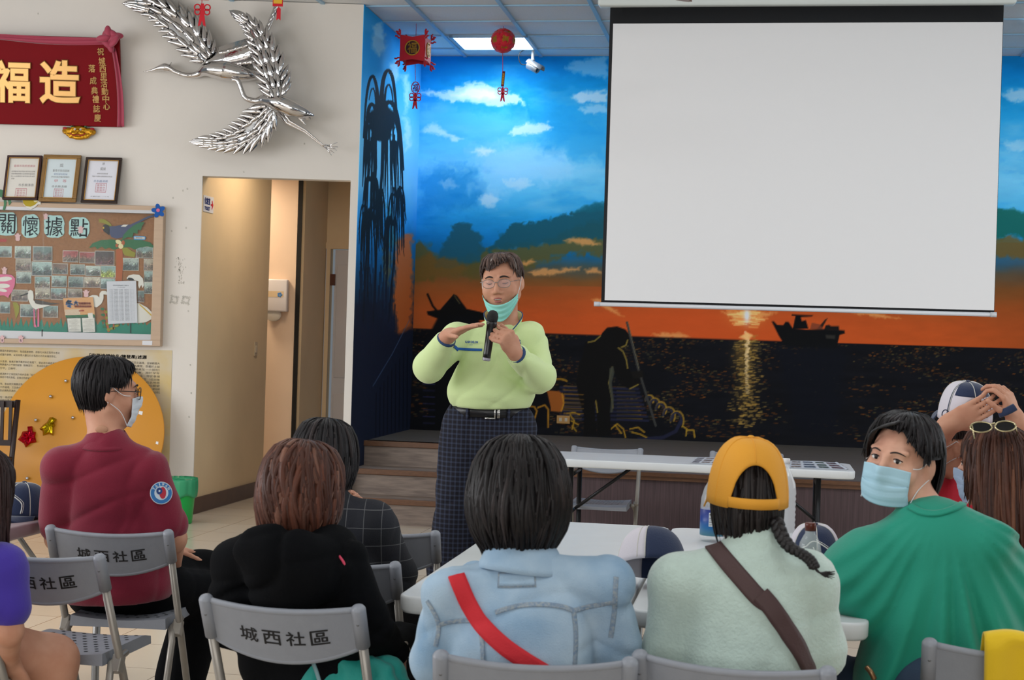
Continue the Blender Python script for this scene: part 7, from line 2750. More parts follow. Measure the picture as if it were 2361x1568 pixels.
def strip_on(tree, pts, width, m, name, parent, lift=0.002, thick=0.003, n=10, w2=None):
 """a band lying on a garment along a photo-space path"""
 path = smooth_path([Vector((a, b, 0)) for a, b in pts], n)
 O = Vector((0, 0, CH))
 P_, N_ = [], []
 for q in path:
  d = ray(q.x, q.y).normalized()
  h, nn, _, _ = tree.ray_cast(O, d)
  if h is None:
   h2 = tree.find_nearest(P_[-1] if P_ else O + d * 3.5)
   if not P_:
    continue
   continue
  if nn.dot(d) > 0:
   nn = -nn
  P_.append(h)
  N_.append(nn)
 if len(P_) < 2:
  return None
 N2 = []
 for i in range(len(P_)):
  a = Vector((0, 0, 0))
  for j in range(max(0, i - 3), min(len(P_), i + 4)):
   a += N_[j]
  N2.append(a.normalized())
 vs, fs = [], []
 for i in range(len(P_)):
  t = (P_[min(i + 1, len(P_) - 1)] - P_[max(i - 1, 0)]).normalized()
  s = t.cross(N2[i]).normalized()
  w = (width if w2 is None else width + (w2 - width) * i / (len(P_) - 1)) / 2
  row = []
  for u in (-1, -0.5, 0, 0.5, 1):
   p = P_[i] + s * w * u
   h = tree.find_nearest(p)
   c_ = h[0] if h[0] is not None and (h[0] - p).length < 0.03 else p
   nn = h[1] if h[1] is not None else N2[i]
   if nn.dot(N2[i]) < 0:
    nn = -nn
   row.append((c_, (nn + N2[i]).normalized()))
  for c_, nn in row:
   vs.append(c_ + nn * (lift + thick))
  for c_, nn in row:
   vs.append(c_ + nn * lift * 0.2)
 for i in range(len(P_) - 1):
  a, b = i * 10, (i + 1) * 10
  for k in range(4):
   fs.append((a + k, a + k + 1, b + k + 1, b + k))
  fs.append((a, b, b + 5, a + 5))
  fs.append((a + 4, a + 9, b + 9, b + 4))
 mb = MB()
 mb.add(vs, fs, 0, True)
 return mb.build(name, m, parent)
def watch_dark(name, c, **k):
 return mat(name, c, 0.9, bump=(180, 0.15), spec=0.12, **k)
# ================================================================ the speaker
Y0 = 6.2
hd = Head(P(1157, 652, 6.2), head_rot(180 + 12, 8, 4), 1.0)
nk = P(1160, 742, 6.24)
sL, sR = P(1222, 782, 6.22), P(1056, 782, 6.2)
pel = P(1128, 968, 6.24)
eL, wL = P(1246, 870, 6.14), P(1184, 810, 5.93)
eR, wR = P(992, 848, 6.10), P(1034, 774, 5.96)
sf = Soft()
hd.shape(sf, mouth_open=0.006, jaw=0.95)
hd.neck(sf, nk - UP * 0.01, 0.055)
lx, fw, up = torso(sf, sL, sR, nk - UP * 0.03, pel, 0.128, 0.082, 0.040, hip=0.92)
sf.chain([sL, eL, wL], [0.042, 0.040, 0.027], 0.03)
sf.chain([sR, eR, wR], [0.042, 0.040, 0.027], 0.03)
mic_a, mic_b = P(1137, 722, 5.915), P(1123, 818, 5.915)
hand(sf, wL, P(1165, 771, 5.868) - wL, (-0.3, 1, -0.1), (-0.1, 0.3, 0.9), curl=(0.42, 0.45, 0.48, 0.5), fd=(-1, 0.02, 0.02), thumb=0.2, s=1.0, tn=1.3, tside=0.05)
hand(sf, wR, (0.72, -0.52, 0.34), (0.25, -0.05, -1), (-0.3, -1.0, -0.2), curl=(0.12, 0.1, 0.1, 0.12), thumb=0.5, s=0.98)
an = []
for s, pxk, pxa in ((1, 1160, 1150), (-1, 1042, 1032)):
 hp = pel + lx * (-s) * 0.09 if False else pel + Vector((s * 0.085, 0, -0.02))
 kn = P(pxk, 1240, 6.2)
 kn.z = 0.50
 a_ = P(pxa, 1500, 6.22)
 a_.z = 0.09
 an.append((hp, kn, a_))
 sf.cap(hp, kn, 0.085, 0.058, 0.04)
 sf.cap(kn, a_, 0.055, 0.04, 0.03)
 sf.cap(a_, a_ + Vector((s * 0.02, -0.15, -0.05)), 0.038, 0.03, 0.02)
V, F = sf.solid(0.0046)
sp = person('standing man in pale green pullover speaking into a black microphone', V, F, m_skin, (pel.x, pel.y, 0))
# pullover
m_lime = mat('pullover_lime', '#cfe2a4', 0.85, bump=(240, 0.12), sheen=0.25, spec=0.2)
sf = Soft()
torso(sf, sL, sR, nk - UP * 0.035, pel + UP * 0.08, 0.158, 0.118, 0.058, belly=1.08)
sf.ell(pel + UP * 0.115 + Vector((0, -0.01, 0)), (0.168, 0.138, 0.085), None, 0.04)
hemL, hemR = wL.lerp(eL, 0.20), wR.lerp(eR, 0.20)
sf.chain([sL, eL, hemL], [0.062, 0.060, 0.045], 0.03)
sf.chain([sR, eR, hemR], [0.062, 0.060, 0.045], 0.03)
zb = pel.z + 0.052
f1 = folds(3, 0.006, 30, (0.35, 0, 1), 1.8)
def clipsp(X):
 return np.maximum(zb - X[:, 2] + 0.004 * np.sin(X[:, 0] * 14), -1)
V, F = sf.solid(0.007, f1, clip=clipsp)
pul = build_np('pullover', V, F, m_lime, sp)
tree = bvh(V, F)
m_trim = mat('pullover_navy_trim', '#27446e', 0.7)
for w, e in ((wL, eL), (wR, eR)):
 mb = MB()
 d = (e - w).normalized()
 mb.tube([w.lerp(e, 0.10), w.lerp(e, 0.13), w.lerp(e, 0.30), w.lerp(e, 0.34)], [0.036, 0.039, 0.042, 0.040], 20)
 cf_ = mb.build('cuff', m_lime, pul)
 mb = MB()
 mb.tube([w.lerp(e, 0.085), w.lerp(e, 0.115)], [0.0375, 0.0395], 20)
 mb.build('cuff_edge', m_trim, cf_)
# open stand collar with zip
mb = MB()
def col(u, v):
 a = 0.42 + (2 * pi - 0.84) * u
 r = 0.068 + 0.012 * v + 0.03 * (abs(u - 0.5) * 2) ** 6 * v * 0.6
 zz = 0.052 * v - 0.085 * (abs(u - 0.5) * 2) ** 2.6
 return nk + Vector((-r * 0.98 * sin(a), -r * 0.92 * cos(a) * 1.05 - 0.004, zz))
mb.grid(col, 48, 6)
cl = mb.build('collar', m_lime, pul, solid=0.005)
mb = MB()
mb.tube([col(i / 48, 1.0) for i in range(49)], 0.0026, 6)
mb.build('collar_piping', m_trim, cl)
# chest stripe, lettering, badge
strip_on(tree, [(1052, 804), (1085, 806), (1112, 807)], 0.010, mat('stripe_blue', '#1c5aa6', 0.7), 'chest_stripe', pul, thick=0.0015)
strip_on(tree, [(1046, 798), (1052, 803), (1056, 807)], 0.012, MATS['stripe_blue'], 'chest_stripe', pul, thick=0.0015)
def on_tree(tr, px, py, lift):
 d = ray(px, py).normalized()
 h, n, _, _ = tr.ray_cast(Vector((0, 0, CH)), d)
 if h is None:
  h, n, _, _ = tr.find_nearest(P(px, py, 5.0))
 if n.dot(d) > 0:
  n = -n
 return h + n * lift, n
h_, n_ = on_tree(tree, 1089, 790, 0.012)
mb = MB()
put_text(mb, 'ALAIN DELON', frame(h_, Vector((0, 0, 1)).cross(n_) * -1 if False else n_.cross(Vector((0, 0, -1))), UP), 0, fit=(0.058, 0.009), size=0.05, bold=0.0005)
put_text(mb, 'GOLF', frame(h_ + n_ * 0.001 - UP * 0.012, n_.cross(Vector((0, 0, -1))), UP), 0, fit=(0.014, 0.004), size=0.05)
mb.build('lettering', MATS['stripe_blue'], pul)
h_, n_ = on_tree(tree, 1191, 791, 0.005)
ex = n_.cross(Vector((0, 0, -1)))
Mb_ = frame(h_, ex, UP)
mb = MB()
mb.lathe([(0, 0.001), (0.0165, 0.001), (0.0165, 0)][::-1], 24, Mb_)
bd = mb.build('badge', MATS['stripe_blue'], pul)
mb = MB()
for k in (-1, 1):
 mb.box((0.003 * k, -0.005 * k, 0.0014), (0.03 - 0.004 * abs(k), 0.0035, 0.0008), Mb_ @ Matrix.Rotation(0.6, 4, 'Z'))
mb.tube([Mb_ @ Vector((0.0175 * cos(t), 0.0175 * sin(t), 0.0012)) for t in [0.5 + 2.1 * i / 12 for i in range(13)]], 0.0012, 5)
mb.build('badge_stripes', m_lime, bd)
# trousers, belt
m_chk = mat('trousers_check', '#23242f', 0.85, bump=(200, 0.15), spec=0.2)
nt, nd, lk, bs = nodes_of(m_chk)
tc = nd.new('ShaderNodeTexCoord')
sp_ = nd.new('ShaderNodeSeparateXYZ')
lk.new(tc.outputs['Object'], sp_.inputs[0])
acc = None
for ax_, sc_ in (('X', 330.0), ('Z', 330.0)):
 mm = nd.new('ShaderNodeMath')
 mm.operation = 'MULTIPLY'
 mm.inputs[1].default_value = sc_
 lk.new(sp_.outputs[ax_], mm.inputs[0])
 sn = nd.new('ShaderNodeMath')
 sn.operation = 'SINE'
 lk.new(mm.outputs[0], sn.inputs[0])
 gt = nd.new('ShaderNodeMapRange')
 gt.inputs[1].default_value = 0.1
 gt.inputs[2].default_value = 0.9
 gt.inputs[4].default_value = 0.5
 lk.new(sn.outputs[0], gt.inputs[0])
 if acc is None:
  acc = gt
 else:
  ad = nd.new('ShaderNodeMath')
  ad.operation = 'ADD'
  lk.new(acc.outputs[0], ad.inputs[0])
  lk.new(gt.outputs[0], ad.inputs[1])
  acc = ad
mx = nd.new('ShaderNodeMix')
mx.data_type = 'RGBA'
mx.inputs['A'].default_value = (*lin('#1d1c24'), 1)
mx.inputs['B'].default_value = (*lin('#383f52'), 1)
lk.new(acc.outputs[0], mx.inputs['Factor'])
lk.new(mx.outputs['Result'], bs.inputs['Base Color'])
sf = Soft()
sf.ell(pel + UP * 0.03, (0.150, 0.116, 0.12), None, 0.03)
sf.ell(pel - UP * 0.09, (0.178, 0.128, 0.15), None, 0.05)
for i, (hp, kn, a_) in enumerate(an):
 e = a_.copy()
 e.z = 0.06
 sf.cap(hp - UP * 0.02, kn, 0.108, 0.092, 0.05)
 sf.cap(kn, e, 0.092, 0.098, 0.03)
ztop = pel.z + 0.062
V, F = sf.solid(0.008, folds(9, 0.006, 26, (0.1, 0, 1), 0.8), clip=lambda X: np.maximum(X[:, 2] - ztop, 0.03 - X[:, 2]))
tr_ = build_np('trousers', V, F, m_chk, sp)
m_belt = mat('belt_leather', '#17171a', 0.35, bump=(60, 0.1))
mb = MB()
bz = pel.z + 0.036
def belt(u, v, o=0.0):
 a = 2 * pi * u
 return Vector((pel.x + (0.153 + o) * cos(a), pel.y + (0.121 + o) * sin(a), bz - 0.021 + 0.042 * v))
mb.grid(lambda u, v: belt(u, v, 0.006), 64, 2, wrap=True)
bt = mb.build('belt', m_belt, sp, solid=0.004)
m_steel = mat('buckle_steel', '#b8b6b2', 0.2, metal=0.9)
mb = MB()
for u0, u1, vv in ((0.752, 0.79, (0.04, 0.96)),):
 for (ua, va, ub, vb) in ((0.735, 1.05, 0.775, 1.05), (0.735, -0.05, 0.775, -0.05), (0.773, -0.05, 0.773, 1.05), (0.785, -0.02, 0.785, 1.02), (0.790, -0.02, 0.790, 1.02)):
  mb.tube([belt(ua, va, 0.012), belt((ua + ub) / 2, (va + vb) / 2, 0.012), belt(ub, vb, 0.012)], 0.0035, 6)
mb.build('buckle', m_steel, bt)
for u in (0.66, 0.83, 0.95, 0.55):
 mb = MB()
 mb.box(belt(u, 0.5, 0.011), (0.012, 0.006, 0.055), R=Matrix.Rotation(2 * pi * u + pi / 2, 3, 'Z'))
 mb.build('belt_loop', m_chk, bt)
shoes([(a, b, c) for a, b, c in an], Vector((0, -1, 0)), mat('shoe_black', '#141414', 0.35), sp)
# hair, face details, glasses
hair(sp, hd, 'crop', lambda t: 0.074 - 0.016 * sin(3 * t) if abs(t) < 0.7 else (0.070 - (abs(t) - 0.7) / 0.4 * 0.03 if abs(t) < 1.1 else (0.022 if abs(t) < 1.75 else -0.06)),
 (52, 38, 34), (96, 76, 68), locks=330, lr=0.0042, seed=4, jit=0.008, ax=0.86, ay=1.03, c3=(170, 162, 158))
eyes(sp, hd, closed=True)
mb = MB()
for z, w, r_ in ((-0.0540, 0.027, 0.0034), (-0.0695, 0.023, 0.004)):
 mb.tube([hd(w * (2 * u - 1), 0.0955 - 0.012 * (2 * u - 1) ** 2 - (0.003 if z < -0.06 else 0), z + 0.006 * (2 * u - 1) ** 2 * (-1 if z > -0.06 else 1)) for u in [i / 10 for i in range(11)]],
   [r_ * (0.35 + 0.65 * sin(pi * (0.04 + 0.92 * i / 10))) for i in range(11)], 8)
mb.build('lips', m_lip, sp)
mb = MB()
mb.tube([hd(0.013 * (2 * u - 1), 0.0905, -0.0585) for u in [i / 4 for i in range(5)]], 0.0024, 6)
mb.build('teeth', m_eyew, sp)
def spectacles(parent, hd, m, mlens, r=(0.0245, 0.017), y=0.103, z=0.006, wire=0.0012, full=True):
 fr = None
 mb = MB()
 for s in (-1, 1):
  ring = [hd(s * 0.0325 + r[0] * abs(cos(a)) ** 0.8 * (1 if cos(a) > 0 else -1), y - 0.004 * abs(cos(a)) * (1 if s * cos(a) > 0 else 0), z + r[1] * abs(sin(a)) ** 0.8 * (1 if sin(a) > 0 else -1)) for a in [2 * pi * i / 28 for i in range(29)]]
  mb.tube(ring, wire, 5, cap=False)
  mb.tube(smooth_path([hd(s * (0.0325 + r[0]), y - 0.004, z + 0.006), hd(s * 0.070, y - 0.02, z + 0.006), hd(s * 0.081, 0.0, 0.008), hd(s * 0.081, -0.018, -0.004)], 5), wire, 5)
  mb.tube(smooth_path([hd(s * 0.009, y - 0.002, z - 0.004), hd(s * 0.0085, y - 0.009, z - 0.009)], 3), wire * 0.8, 5)
 mb.tube(smooth_path([hd(-0.0085, y, z + 0.004), hd(0, y + 0.003, z + 0.006), hd(0.0085, y, z + 0.004)], 4), wire, 5)
 fr = mb.build('eyeglasses', m, parent)
 for s in (-1, 1):
  mb = MB()
  mb.add([hd(s * 0.0325, y, z)] + [hd(s * 0.0325 + r[0] * abs(cos(a)) ** 0.8 * (1 if cos(a) > 0 else -1), y - 0.002, z + r[1] * abs(sin(a)) ** 0.8 * (1 if sin(a) > 0 else -1)) for a in [2 * pi * i / 28 for i in range(28)]],
   [(0, 1 + i, 1 + (i + 1) % 28) for i in range(28)], 0, True)
  mb.build('lens', mlens, fr)
 return fr
m_lens = mat('clear_lens', '#e9ecff', 0.03, alpha=0.10, spec=0.8)
spectacles(sp, hd, mat('wire_frame', '#8d8680', 0.3, metal=0.8), m_lens)
# pulled-down mask under the chin
mb = MB()
def chin(u, v):
 a = -1.25 + 2.5 * u
 w = 0.026 + 0.030 * cos(a * 1.15) ** 2
 x = 0.078 * sin(a)
 y = 0.014 + 0.088 * cos(a) - 0.022 * v * cos(a)
 z = -0.050 - 0.058 * cos(a) ** 1.5 + 0.010 - w * (v - 0.25) * 1.25
 return hd(x * (1 - 0.08 * v), y + 0.004 * sin(v * 20), z)
mb.grid(chin, 36, 12)
mk = mb.build('face_mask', m_maskg, sp, solid=0.002, label='mint green mask pulled down under the chin')
for s in (-1, 1):
 mb = MB()
 mb.tube(smooth_path([hd(s * 0.069, 0.036, -0.05), hd(s * 0.078, 0.02, -0.02), hd(s * 0.083, -0.004, 0.022)], 6), 0.0012, 5)
 mb.build('ear_loop', m_loop, mk)
# microphone
m_mic = mat('microphone_black', '#0d0d0f', 0.35, coat=0.2)
dm = (mic_b - mic_a).normalized()
mo = thing('microphone', 'black handheld microphone held in front of the speaker', 'microphone', mic_b)
Rm = rot_from(z=dm, y=(0, -1, 0)).to_4x4()
Mm = Matrix.Translation(mic_a) @ Rm
mb = MB()
mb.lathe([(0.0, -0.012), (0.012, -0.009), (0.0195, 0.0), (0.0225, 0.012), (0.0215, 0.026), (0.019, 0.034)], 24, Mm)
mb.build('grille', mat('microphone_grille', '#111113', 0.6, bump=(500, 0.6)), mo)
mb = MB()
mb.lathe([(0.0205, 0.034), (0.021, 0.042), (0.0185, 0.05), (0.0165, 0.10), (0.0155, 0.16), (0.0158, 0.176)], 24, Mm)
mb.build('handle', m_mic, mo)
mb = MB()
mb.lathe([(0.0158, 0.176), (0.0158, 0.186), (0.011, 0.189), (0, 0.189)], 24, Mm)
mb.build('end_cap', mat('mic_end', '#9a98a2', 0.3, metal=0.4), mo)
# ================================================================ seated audience
def seated(label, hd, nk, sL, sR, pel, arms, w=0.125, d=0.082, shr=0.036, skin=None, h=0.008, face=True, handspec=(), fwd=None, leg=True, thighs=None, eyesopen=True, lr=(0.075, 0.052, 0.035)):
 """body mesh of a sitting person. arms: list of joint chains"""
 sf = Soft()
 hd.shape(sf)
 hd.neck(sf, nk - UP * 0.01, 0.05)
 lx, fw, up = torso(sf, sL, sR, nk - UP * 0.02, pel, w, d, shr)
 f2 = Vector(fwd) if fwd is not None else Vector((fw.x, fw.y, 0))
 f2 = Vector((f2.x, f2.y, 0)).normalized()
 l2 = Vector((f2.y, -f2.x, 0))
 for ch, rs in arms:
  sf.chain(ch, rs, 0.025)
 for hs in handspec:
  hand(sf, **hs)
 js = thighs
 if leg and thighs is None:
  js = legs(sf, Vector(pel), f2, l2, rs=lr)
 elif thighs:
  for hp, kn, a_ in thighs:
   sf.cap(hp, kn, lr[0], lr[1], 0.04)
   sf.cap(kn, a_, lr[1] * 0.95, lr[2], 0.04)
   sf.cap(a_, a_ + f2 * 0.13 - UP * 0.03, 0.034, 0.026, 0.02)
 V, F = sf.solid(h, clip=lambda X: 0.006 - X[:, 2])
 o = person(label, V, F, skin or m_skin, (pel[0], pel[1], 0))
 return o, lx, f2, l2, js
ARM = [0.038, 0.036, 0.026]
m_shoe = mat('shoe_dark', '#1b1b1e', 0.5)
m_jeans = mat('jeans', '#33445c', 0.85, noise=(12, 0.25), bump=(240, 0.15))
m_blackcloth = watch_dark('black_cloth', '#0b0c0f', noise=(6, 0.3))
# ---------------- woman in the denim jacket
Yd = 3.44
hd = Head(P(1197, 1134, 3.52), head_rot(3, 8, 0), 1.0)
nk = P(1203, 1288, 3.46)
sL, sR = P(1036, 1366, 3.44), P(1398, 1350, 3.44)
pel = Vector((0.045, 3.40, 0.53))
eL, eR = P(1008, 1520, 3.50), P(1418, 1505, 3.50)
wL, wR = Vector((-0.08, 4.10, 0.775)), Vector((0.16, 4.14, 0.775))
o, lx, f2, l2, js = seated('woman with black bob in light denim jacket with a red strap, seen from behind', hd, nk, sL, sR, pel, [([sL, eL, wL], ARM), ([sR, eR, wR], ARM)],
      handspec=[dict(wr=wL, d=(0.5, 0.8, 0), n=(0, 0, -1), side=(0.7, -0.3, 0)), dict(wr=wR, d=(-0.5, 0.8, 0), n=(0, 0, -1), side=(-0.7, -0.3, 0))], fwd=(0.05, 1, 0))
m_denim = mat('denim_light', '#b6cad9', 0.85, noise=(6, 0.25), color2='#7d9ebc', bump=(300, 0.25))
nt, nd, lk, bs = nodes_of(m_denim)
sf = Soft()
torso(sf, sL, sR, nk - UP * 0.025, pel, 0.166, 0.118, 0.056, hip=0.92)
sf.chain([sL, eL, wL], [0.058, 0.057, 0.042], 0.025)
sf.chain([sR, eR, wR], [0.058, 0.057, 0.042], 0.025)
sf.cap(nk - UP * 0.03, nk + UP * 0.012 + Vector((0, 0.02, 0)), 0.068, 0.058, 0.03)
fa_ = folds(21, 0.010, 32, (1, 0, 0.25), 1.6)
V, F = sf.solid(0.0075, fa_)
jk = build_np('denim_jacket', V, F, m_denim, o)
tree = bvh(V, F)
m_seam = mat('denim_seam', '#6d87a3', 0.85, noise=(160, 0.4), color2='#a0a8ac', bump=(200, 0.3))
for pts in ([(1142, 1412), (1190, 1398), (1240, 1394), (1290, 1398), (1322, 1408)], [(1322, 1408), (1370, 1396), (1420, 1388)], [(1012, 1440), (1050, 1432), (1100, 1430)], [(1322, 1408), (1327, 1460), (1325, 1535)],
   [(1105, 1432), (1112, 1480), (1114, 1535)], [(985, 1385), (1005, 1420), (1012, 1448), (1004, 1490)], [(1420, 1330), (1418, 1370), (1416, 1410), (1408, 1470)]):
 strip_on(tree, pts, 0.011, m_seam, 'seam', jk, lift=0.0008, thick=0.0016)
strip_on(tree, [(1148, 1338), (1235, 1336)], 0.036, m_seam, 'label_patch', jk, lift=0.0008, thick=0.0012)
strip_on(tree, [(1152, 1338), (1231, 1336)], 0.028, m_denim, 'label_patch', jk, lift=0.0024, thick=0.0012)
mb = MB()
def dcol(u, v):
 a = 2 * pi * u
 q = Vector((0.078 * sin(a), 0.070 * cos(a) + 0.012, 0.0))
 k_ = 0.75 + 0.5 * v + 0.25 * max(0, -cos(a)) * v
 return nk + Vector((q.x * k_, q.y * k_, 0.034 - 0.058 * v * v + 0.006 * sin(a * 2)))
mb.grid(dcol, 48, 8, wrap=True)
mb.build('collar', m_denim, jk, solid=0.005)
strip_on(tree, [(1052, 1328), (1062, 1352), (1080, 1390), (1112, 1440), (1158, 1486), (1205, 1520), (1262, 1556)], 0.038, mat('red_strap', '#c8202c', 0.7, bump=(260, 0.2)), 'red_strap', o, lift=0.003, thick=0.003)
trousers(js, pel, l2, f2, m_jeans, o, seed=31)
shoes(js, f2, m_shoe, o)
hair(o, hd, 'bob', lambda t: 0.03 if abs(t) < 0.5 else (0.03 - (abs(t) - 0.5) * 0.26 if abs(t) < 1.1 else -0.140 - 0.008 * sin(7 * t)), (17, 14, 15), (32, 27, 27), ax=0.95, ay=1.02, locks=520, lr=0.0058, seed=11, jit=0.018, wob=0.010, c3=(46, 40, 40))
# ---------------- woman with the yellow cap
hd = Head(P(1722, 1140, 3.56), head_rot(0, 6, 1), 0.97)
nk = P(1742, 1258, 3.50)
sL, sR = P(1562, 1345, 3.48), P(1866, 1340, 3.46)
pel = Vector((0.555, 3.44, 0.53))
eL, eR = P(1546, 1510, 3.52), P(1886, 1500, 3.50)
wL, wR = Vector((0.48, 4.02, 0.775)), Vector((0.68, 4.0, 0.775))
o, lx, f2, l2, js = seated('woman in pale mint sweater with yellow cap and thin braid, seen from behind', hd, nk, sL, sR, pel, [([sL, eL, wL], ARM), ([sR, eR, wR], ARM)],
      handspec=[dict(wr=wL, d=(0.5, 0.8, 0), n=(0, 0, -1), side=(0.7, -0.3, 0)), dict(wr=wR, d=(-0.5, 0.8, 0), n=(0, 0, -1), side=(-0.7, -0.3, 0))], fwd=(0.1, 1, 0))
m_mint = mat('mint_knit', '#bccfc6', 0.95, noise=(40, 0.08), bump=(130, 0.35), sheen=0.5, spec=0.15)
sf = Soft()
torso(sf, sL, sR, nk - UP * 0.02, pel, 0.164, 0.125, 0.057, hip=1.0, belly=1.05)
sf.chain([sL, eL, wL], [0.060, 0.061, 0.043], 0.028)
sf.chain([sR, eR, wR], [0.060, 0.061, 0.043], 0.028)
sf.cap(nk - UP * 0.03, nk + UP * 0.005, 0.075, 0.06, 0.03)
V, F = sf.solid(0.0075, folds(24, 0.006, 22, (0.5, 0, 1), 1.5))
sw = build_np('sweater', V, F, m_mint, o)
tree = bvh(V, F)
m_bstrap = mat('brown_strap', '#46302f', 0.6, bump=(200, 0.15))
strip_on(tree, [(1638, 1250), (1672, 1292), (1712, 1338), (1748, 1378), (1772, 1394)], 0.040, m_bstrap, 'brown_strap', o, lift=0.003, thick=0.003)
strip_on(tree, [(1752, 1372), (1778, 1402), (1812, 1452), (1842, 1500), (1866, 1556)], 0.042, m_bstrap, 'brown_strap', o, lift=0.006, thick=0.003)
trousers(js, pel, l2, f2, m_blackcloth, o, seed=32)
shoes(js, f2, m_shoe, o)
hair(o, hd, 'mid', lambda t: 0.03 if abs(t) < 0.6 else (-0.10 if abs(t) > 1.2 else 0.03 - (abs(t) - 0.6) * 0.21), (24, 20, 20), (42, 36, 35), ax=0.73, ay=0.90, locks=260, lr=0.005, seed=12, jit=0.024)
mb = MB()
bp = smooth_path([P(1790, 1200, 3.46), P(1802, 1235, 3.42), P(1822, 1262, 3.40), P(1850, 1278, 3.39), P(1868, 1292, 3.385), P(1878, 1308, 3.38)], 10)
for k3 in range(3):
 pts = []
 for i, q in enumerate(bp):
  a = i * 0.55 + k3 * 2 * pi / 3
  t = i / len(bp)
  r_ = 0.0095 * (1 - 0.25 * t)
  pts.append(q + Vector((r_ * cos(a), 0.5 * r_ * sin(2 * a), 0.35 * r_ * cos(a))))
 mb.tube(pts, [0.0088 * (1 - 0.35 * i / len(pts)) for i in range(len(pts))], 7)
e = bp[-1]
for k3 in range(26):
 a = random.uniform(-0.6, 0.9)
 mb.tube(smooth_path([e, e + Vector((0.012, 0, -0.012)), e + Vector((0.036 + 0.01 * cos(k3), -0.004 * sin(k3), -0.014 - 0.012 * a))], 4), [0.003, 0.0028, 0.0026, 0.0022, 0.002, 0.0018, 0.0014, 0.001, 0.0006], 5)
mb.build('braid', mat('braid_hair', '#191516', 0.45, bump=(200, 0.3)), o)
ycap = thing('cap', 'yellow baseball cap worn by the woman in the mint sweater', 'cap', hd(0, 0, 0.0))
m_ycap = mat('cap_yellow', '#dd9a2c', 0.75, bump=(260, 0.12), noise=(5, 0.08))
Mc = Matrix.Translation(hd(0, -0.008, -0.020)) @ (hd.R @ Matrix.Rotation(0.16, 3, 'X')).to_4x4()
cap_parts(Mc, m_ycap, m_ycap, m_ycap, ycap, r=(0.0935, 0.116, 0.152))
# ---------------- woman in the black hoodie
hd = Head(P(697, 1128, 3.96), head_rot(14, 4, 4), 1.0)
nk = P(690, 1238, 3.92)
sL, sR = P(562, 1292, 3.92), P(776, 1300, 3.86)
pel = Vector((-0.50, 4.02, 0.53))
eL, eR = P(538, 1420, 3.95), P(838, 1440, 3.92)
wL, wR = Vector((-0.62, 4.25, 0.60)), P(914, 1505, 4.06)
o, lx, f2, l2, js = seated('woman with short reddish brown hair in a black hoodie, seen from behind', hd, nk, sL, sR, pel, [([sL, eL, wL], ARM), ([sR, eR, wR], ARM)],
      handspec=[dict(wr=wR, d=(0.12, 0.2, -1), n=(-1, 0.3, 0), side=(0, 1, 0), curl=(0.4, 0.45, 0.5, 0.5)), dict(wr=wL, d=(0.4, 0.7, -0.3), n=(0, 0, -1), side=(1, 0, 0))], fwd=(0.2, 1, 0), h=0.007)
sf = Soft()
torso(sf, sL, sR, nk - UP * 0.03, pel, 0.172, 0.128, 0.068, hip=1.05)
sf.chain([sL, eL, wL], [0.072, 0.07, 0.048], 0.03)
sf.chain([sR, eR, wR.lerp(eR, 0.12)], [0.074, 0.066, 0.042], 0.03)
hb = P(655, 1300, 3.80)
sf.ell(hb + UP * 0.02, (0.135, 0.05, 0.07), np.array(Matrix.Rotation(0.2, 3, 'Y')), 0.03)
sf.ell(hb - UP * 0.05 + Vector((0.01, 0.02, 0)), (0.10, 0.045, 0.075), None, 0.03)
sf.cap(P(590, 1272, 3.90), P(615, 1310, 3.81), 0.04, 0.04, 0.03)
sf.cap(P(770, 1255, 3.90), P(740, 1320, 3.80), 0.042, 0.035, 0.03)
V, F = sf.solid(0.0075, folds(25, 0.011, 26, (0.6, 0, 1), 2.0))
build_np('hoodie', V, F, m_blackcloth, o)
mb = MB()
mb.tube(smooth_path([P(782, 1282, 3.80), P(792, 1296, 3.79), P(798, 1312, 3.79)], 4), 0.0035, 6)
mb.build('pink_cord', mat('cord_pink', '#c8405c', 0.7), o)
trousers(js, pel, l2, f2, m_blackcloth, o, seed=33)
shoes(js, f2, m_shoe, o)
hair(o, hd, 'mid', lambda t: 0.05 if abs(t) < 0.55 else (-0.116 - 0.02 * sin(5 * t) - 0.012 * sin(11 * t) if abs(t) > 1.0 else 0.05 - (abs(t) - 0.55) * 0.36), (62, 36, 28), (98, 58, 44), ax=0.92, ay=1.0, locks=520, lr=0.0062, seed=13, jit=0.024, wob=0.022, c3=(120, 82, 66))
mb = MB()
for k in range(11):
 a = 2 * pi * k / 11
 d_ = (wR - eR).normalized()
 u_ = d_.orthogonal().normalized()
 mb.sphere(wR + (u_ * cos(a) + d_.cross(u_) * sin(a)) * 0.034, 0.0068, 10, 7)
mb.build('bead_bracelet', mat('bracelet_beads', '#b7a99a', 0.4), o)
# teal jacket on the seat of her chair
sf = Soft()
for a_, b_, r1, r2 in (((725, 1562), (770, 1536), 0.036, 0.04), ((760, 1530), (830, 1535), 0.05, 0.05), ((830, 1530), (900, 1545), 0.045, 0.04), ((750, 1585), (900, 1580), 0.055, 0.055), ((800, 1510), (806, 1540), 0.028, 0.04), ((880, 1545), (915, 1590), 0.035, 0.04)):
 sf.cap(P(a_[0], a_[1] + 6, 3.94), P(b_[0], b_[1] + 6, 3.95), r1 * 0.85, r2 * 0.85, 0.012)
for q in range(9):
 x0 = 730 + 20 * q
 sf.cap(P(x0, 1528 + 10 * (q % 3), 3.90), P(x0 + 34 * (1 if q % 2 else -0.6), 1592, 3.89), 0.012, 0.02, 0.008)
V, F = sf.solid(0.007, folds(41, 0.018, 58, (1, 0, 0.6), 2.2), clip=lambda X: 0.437 - X[:, 2])
to = build_np('jacket', V, F, mat('teal_jacket', '#0f8f84', 0.6, bump=(160, 0.15), sheen=0.2))
recentre(to, P(800, 1600, 3.88))
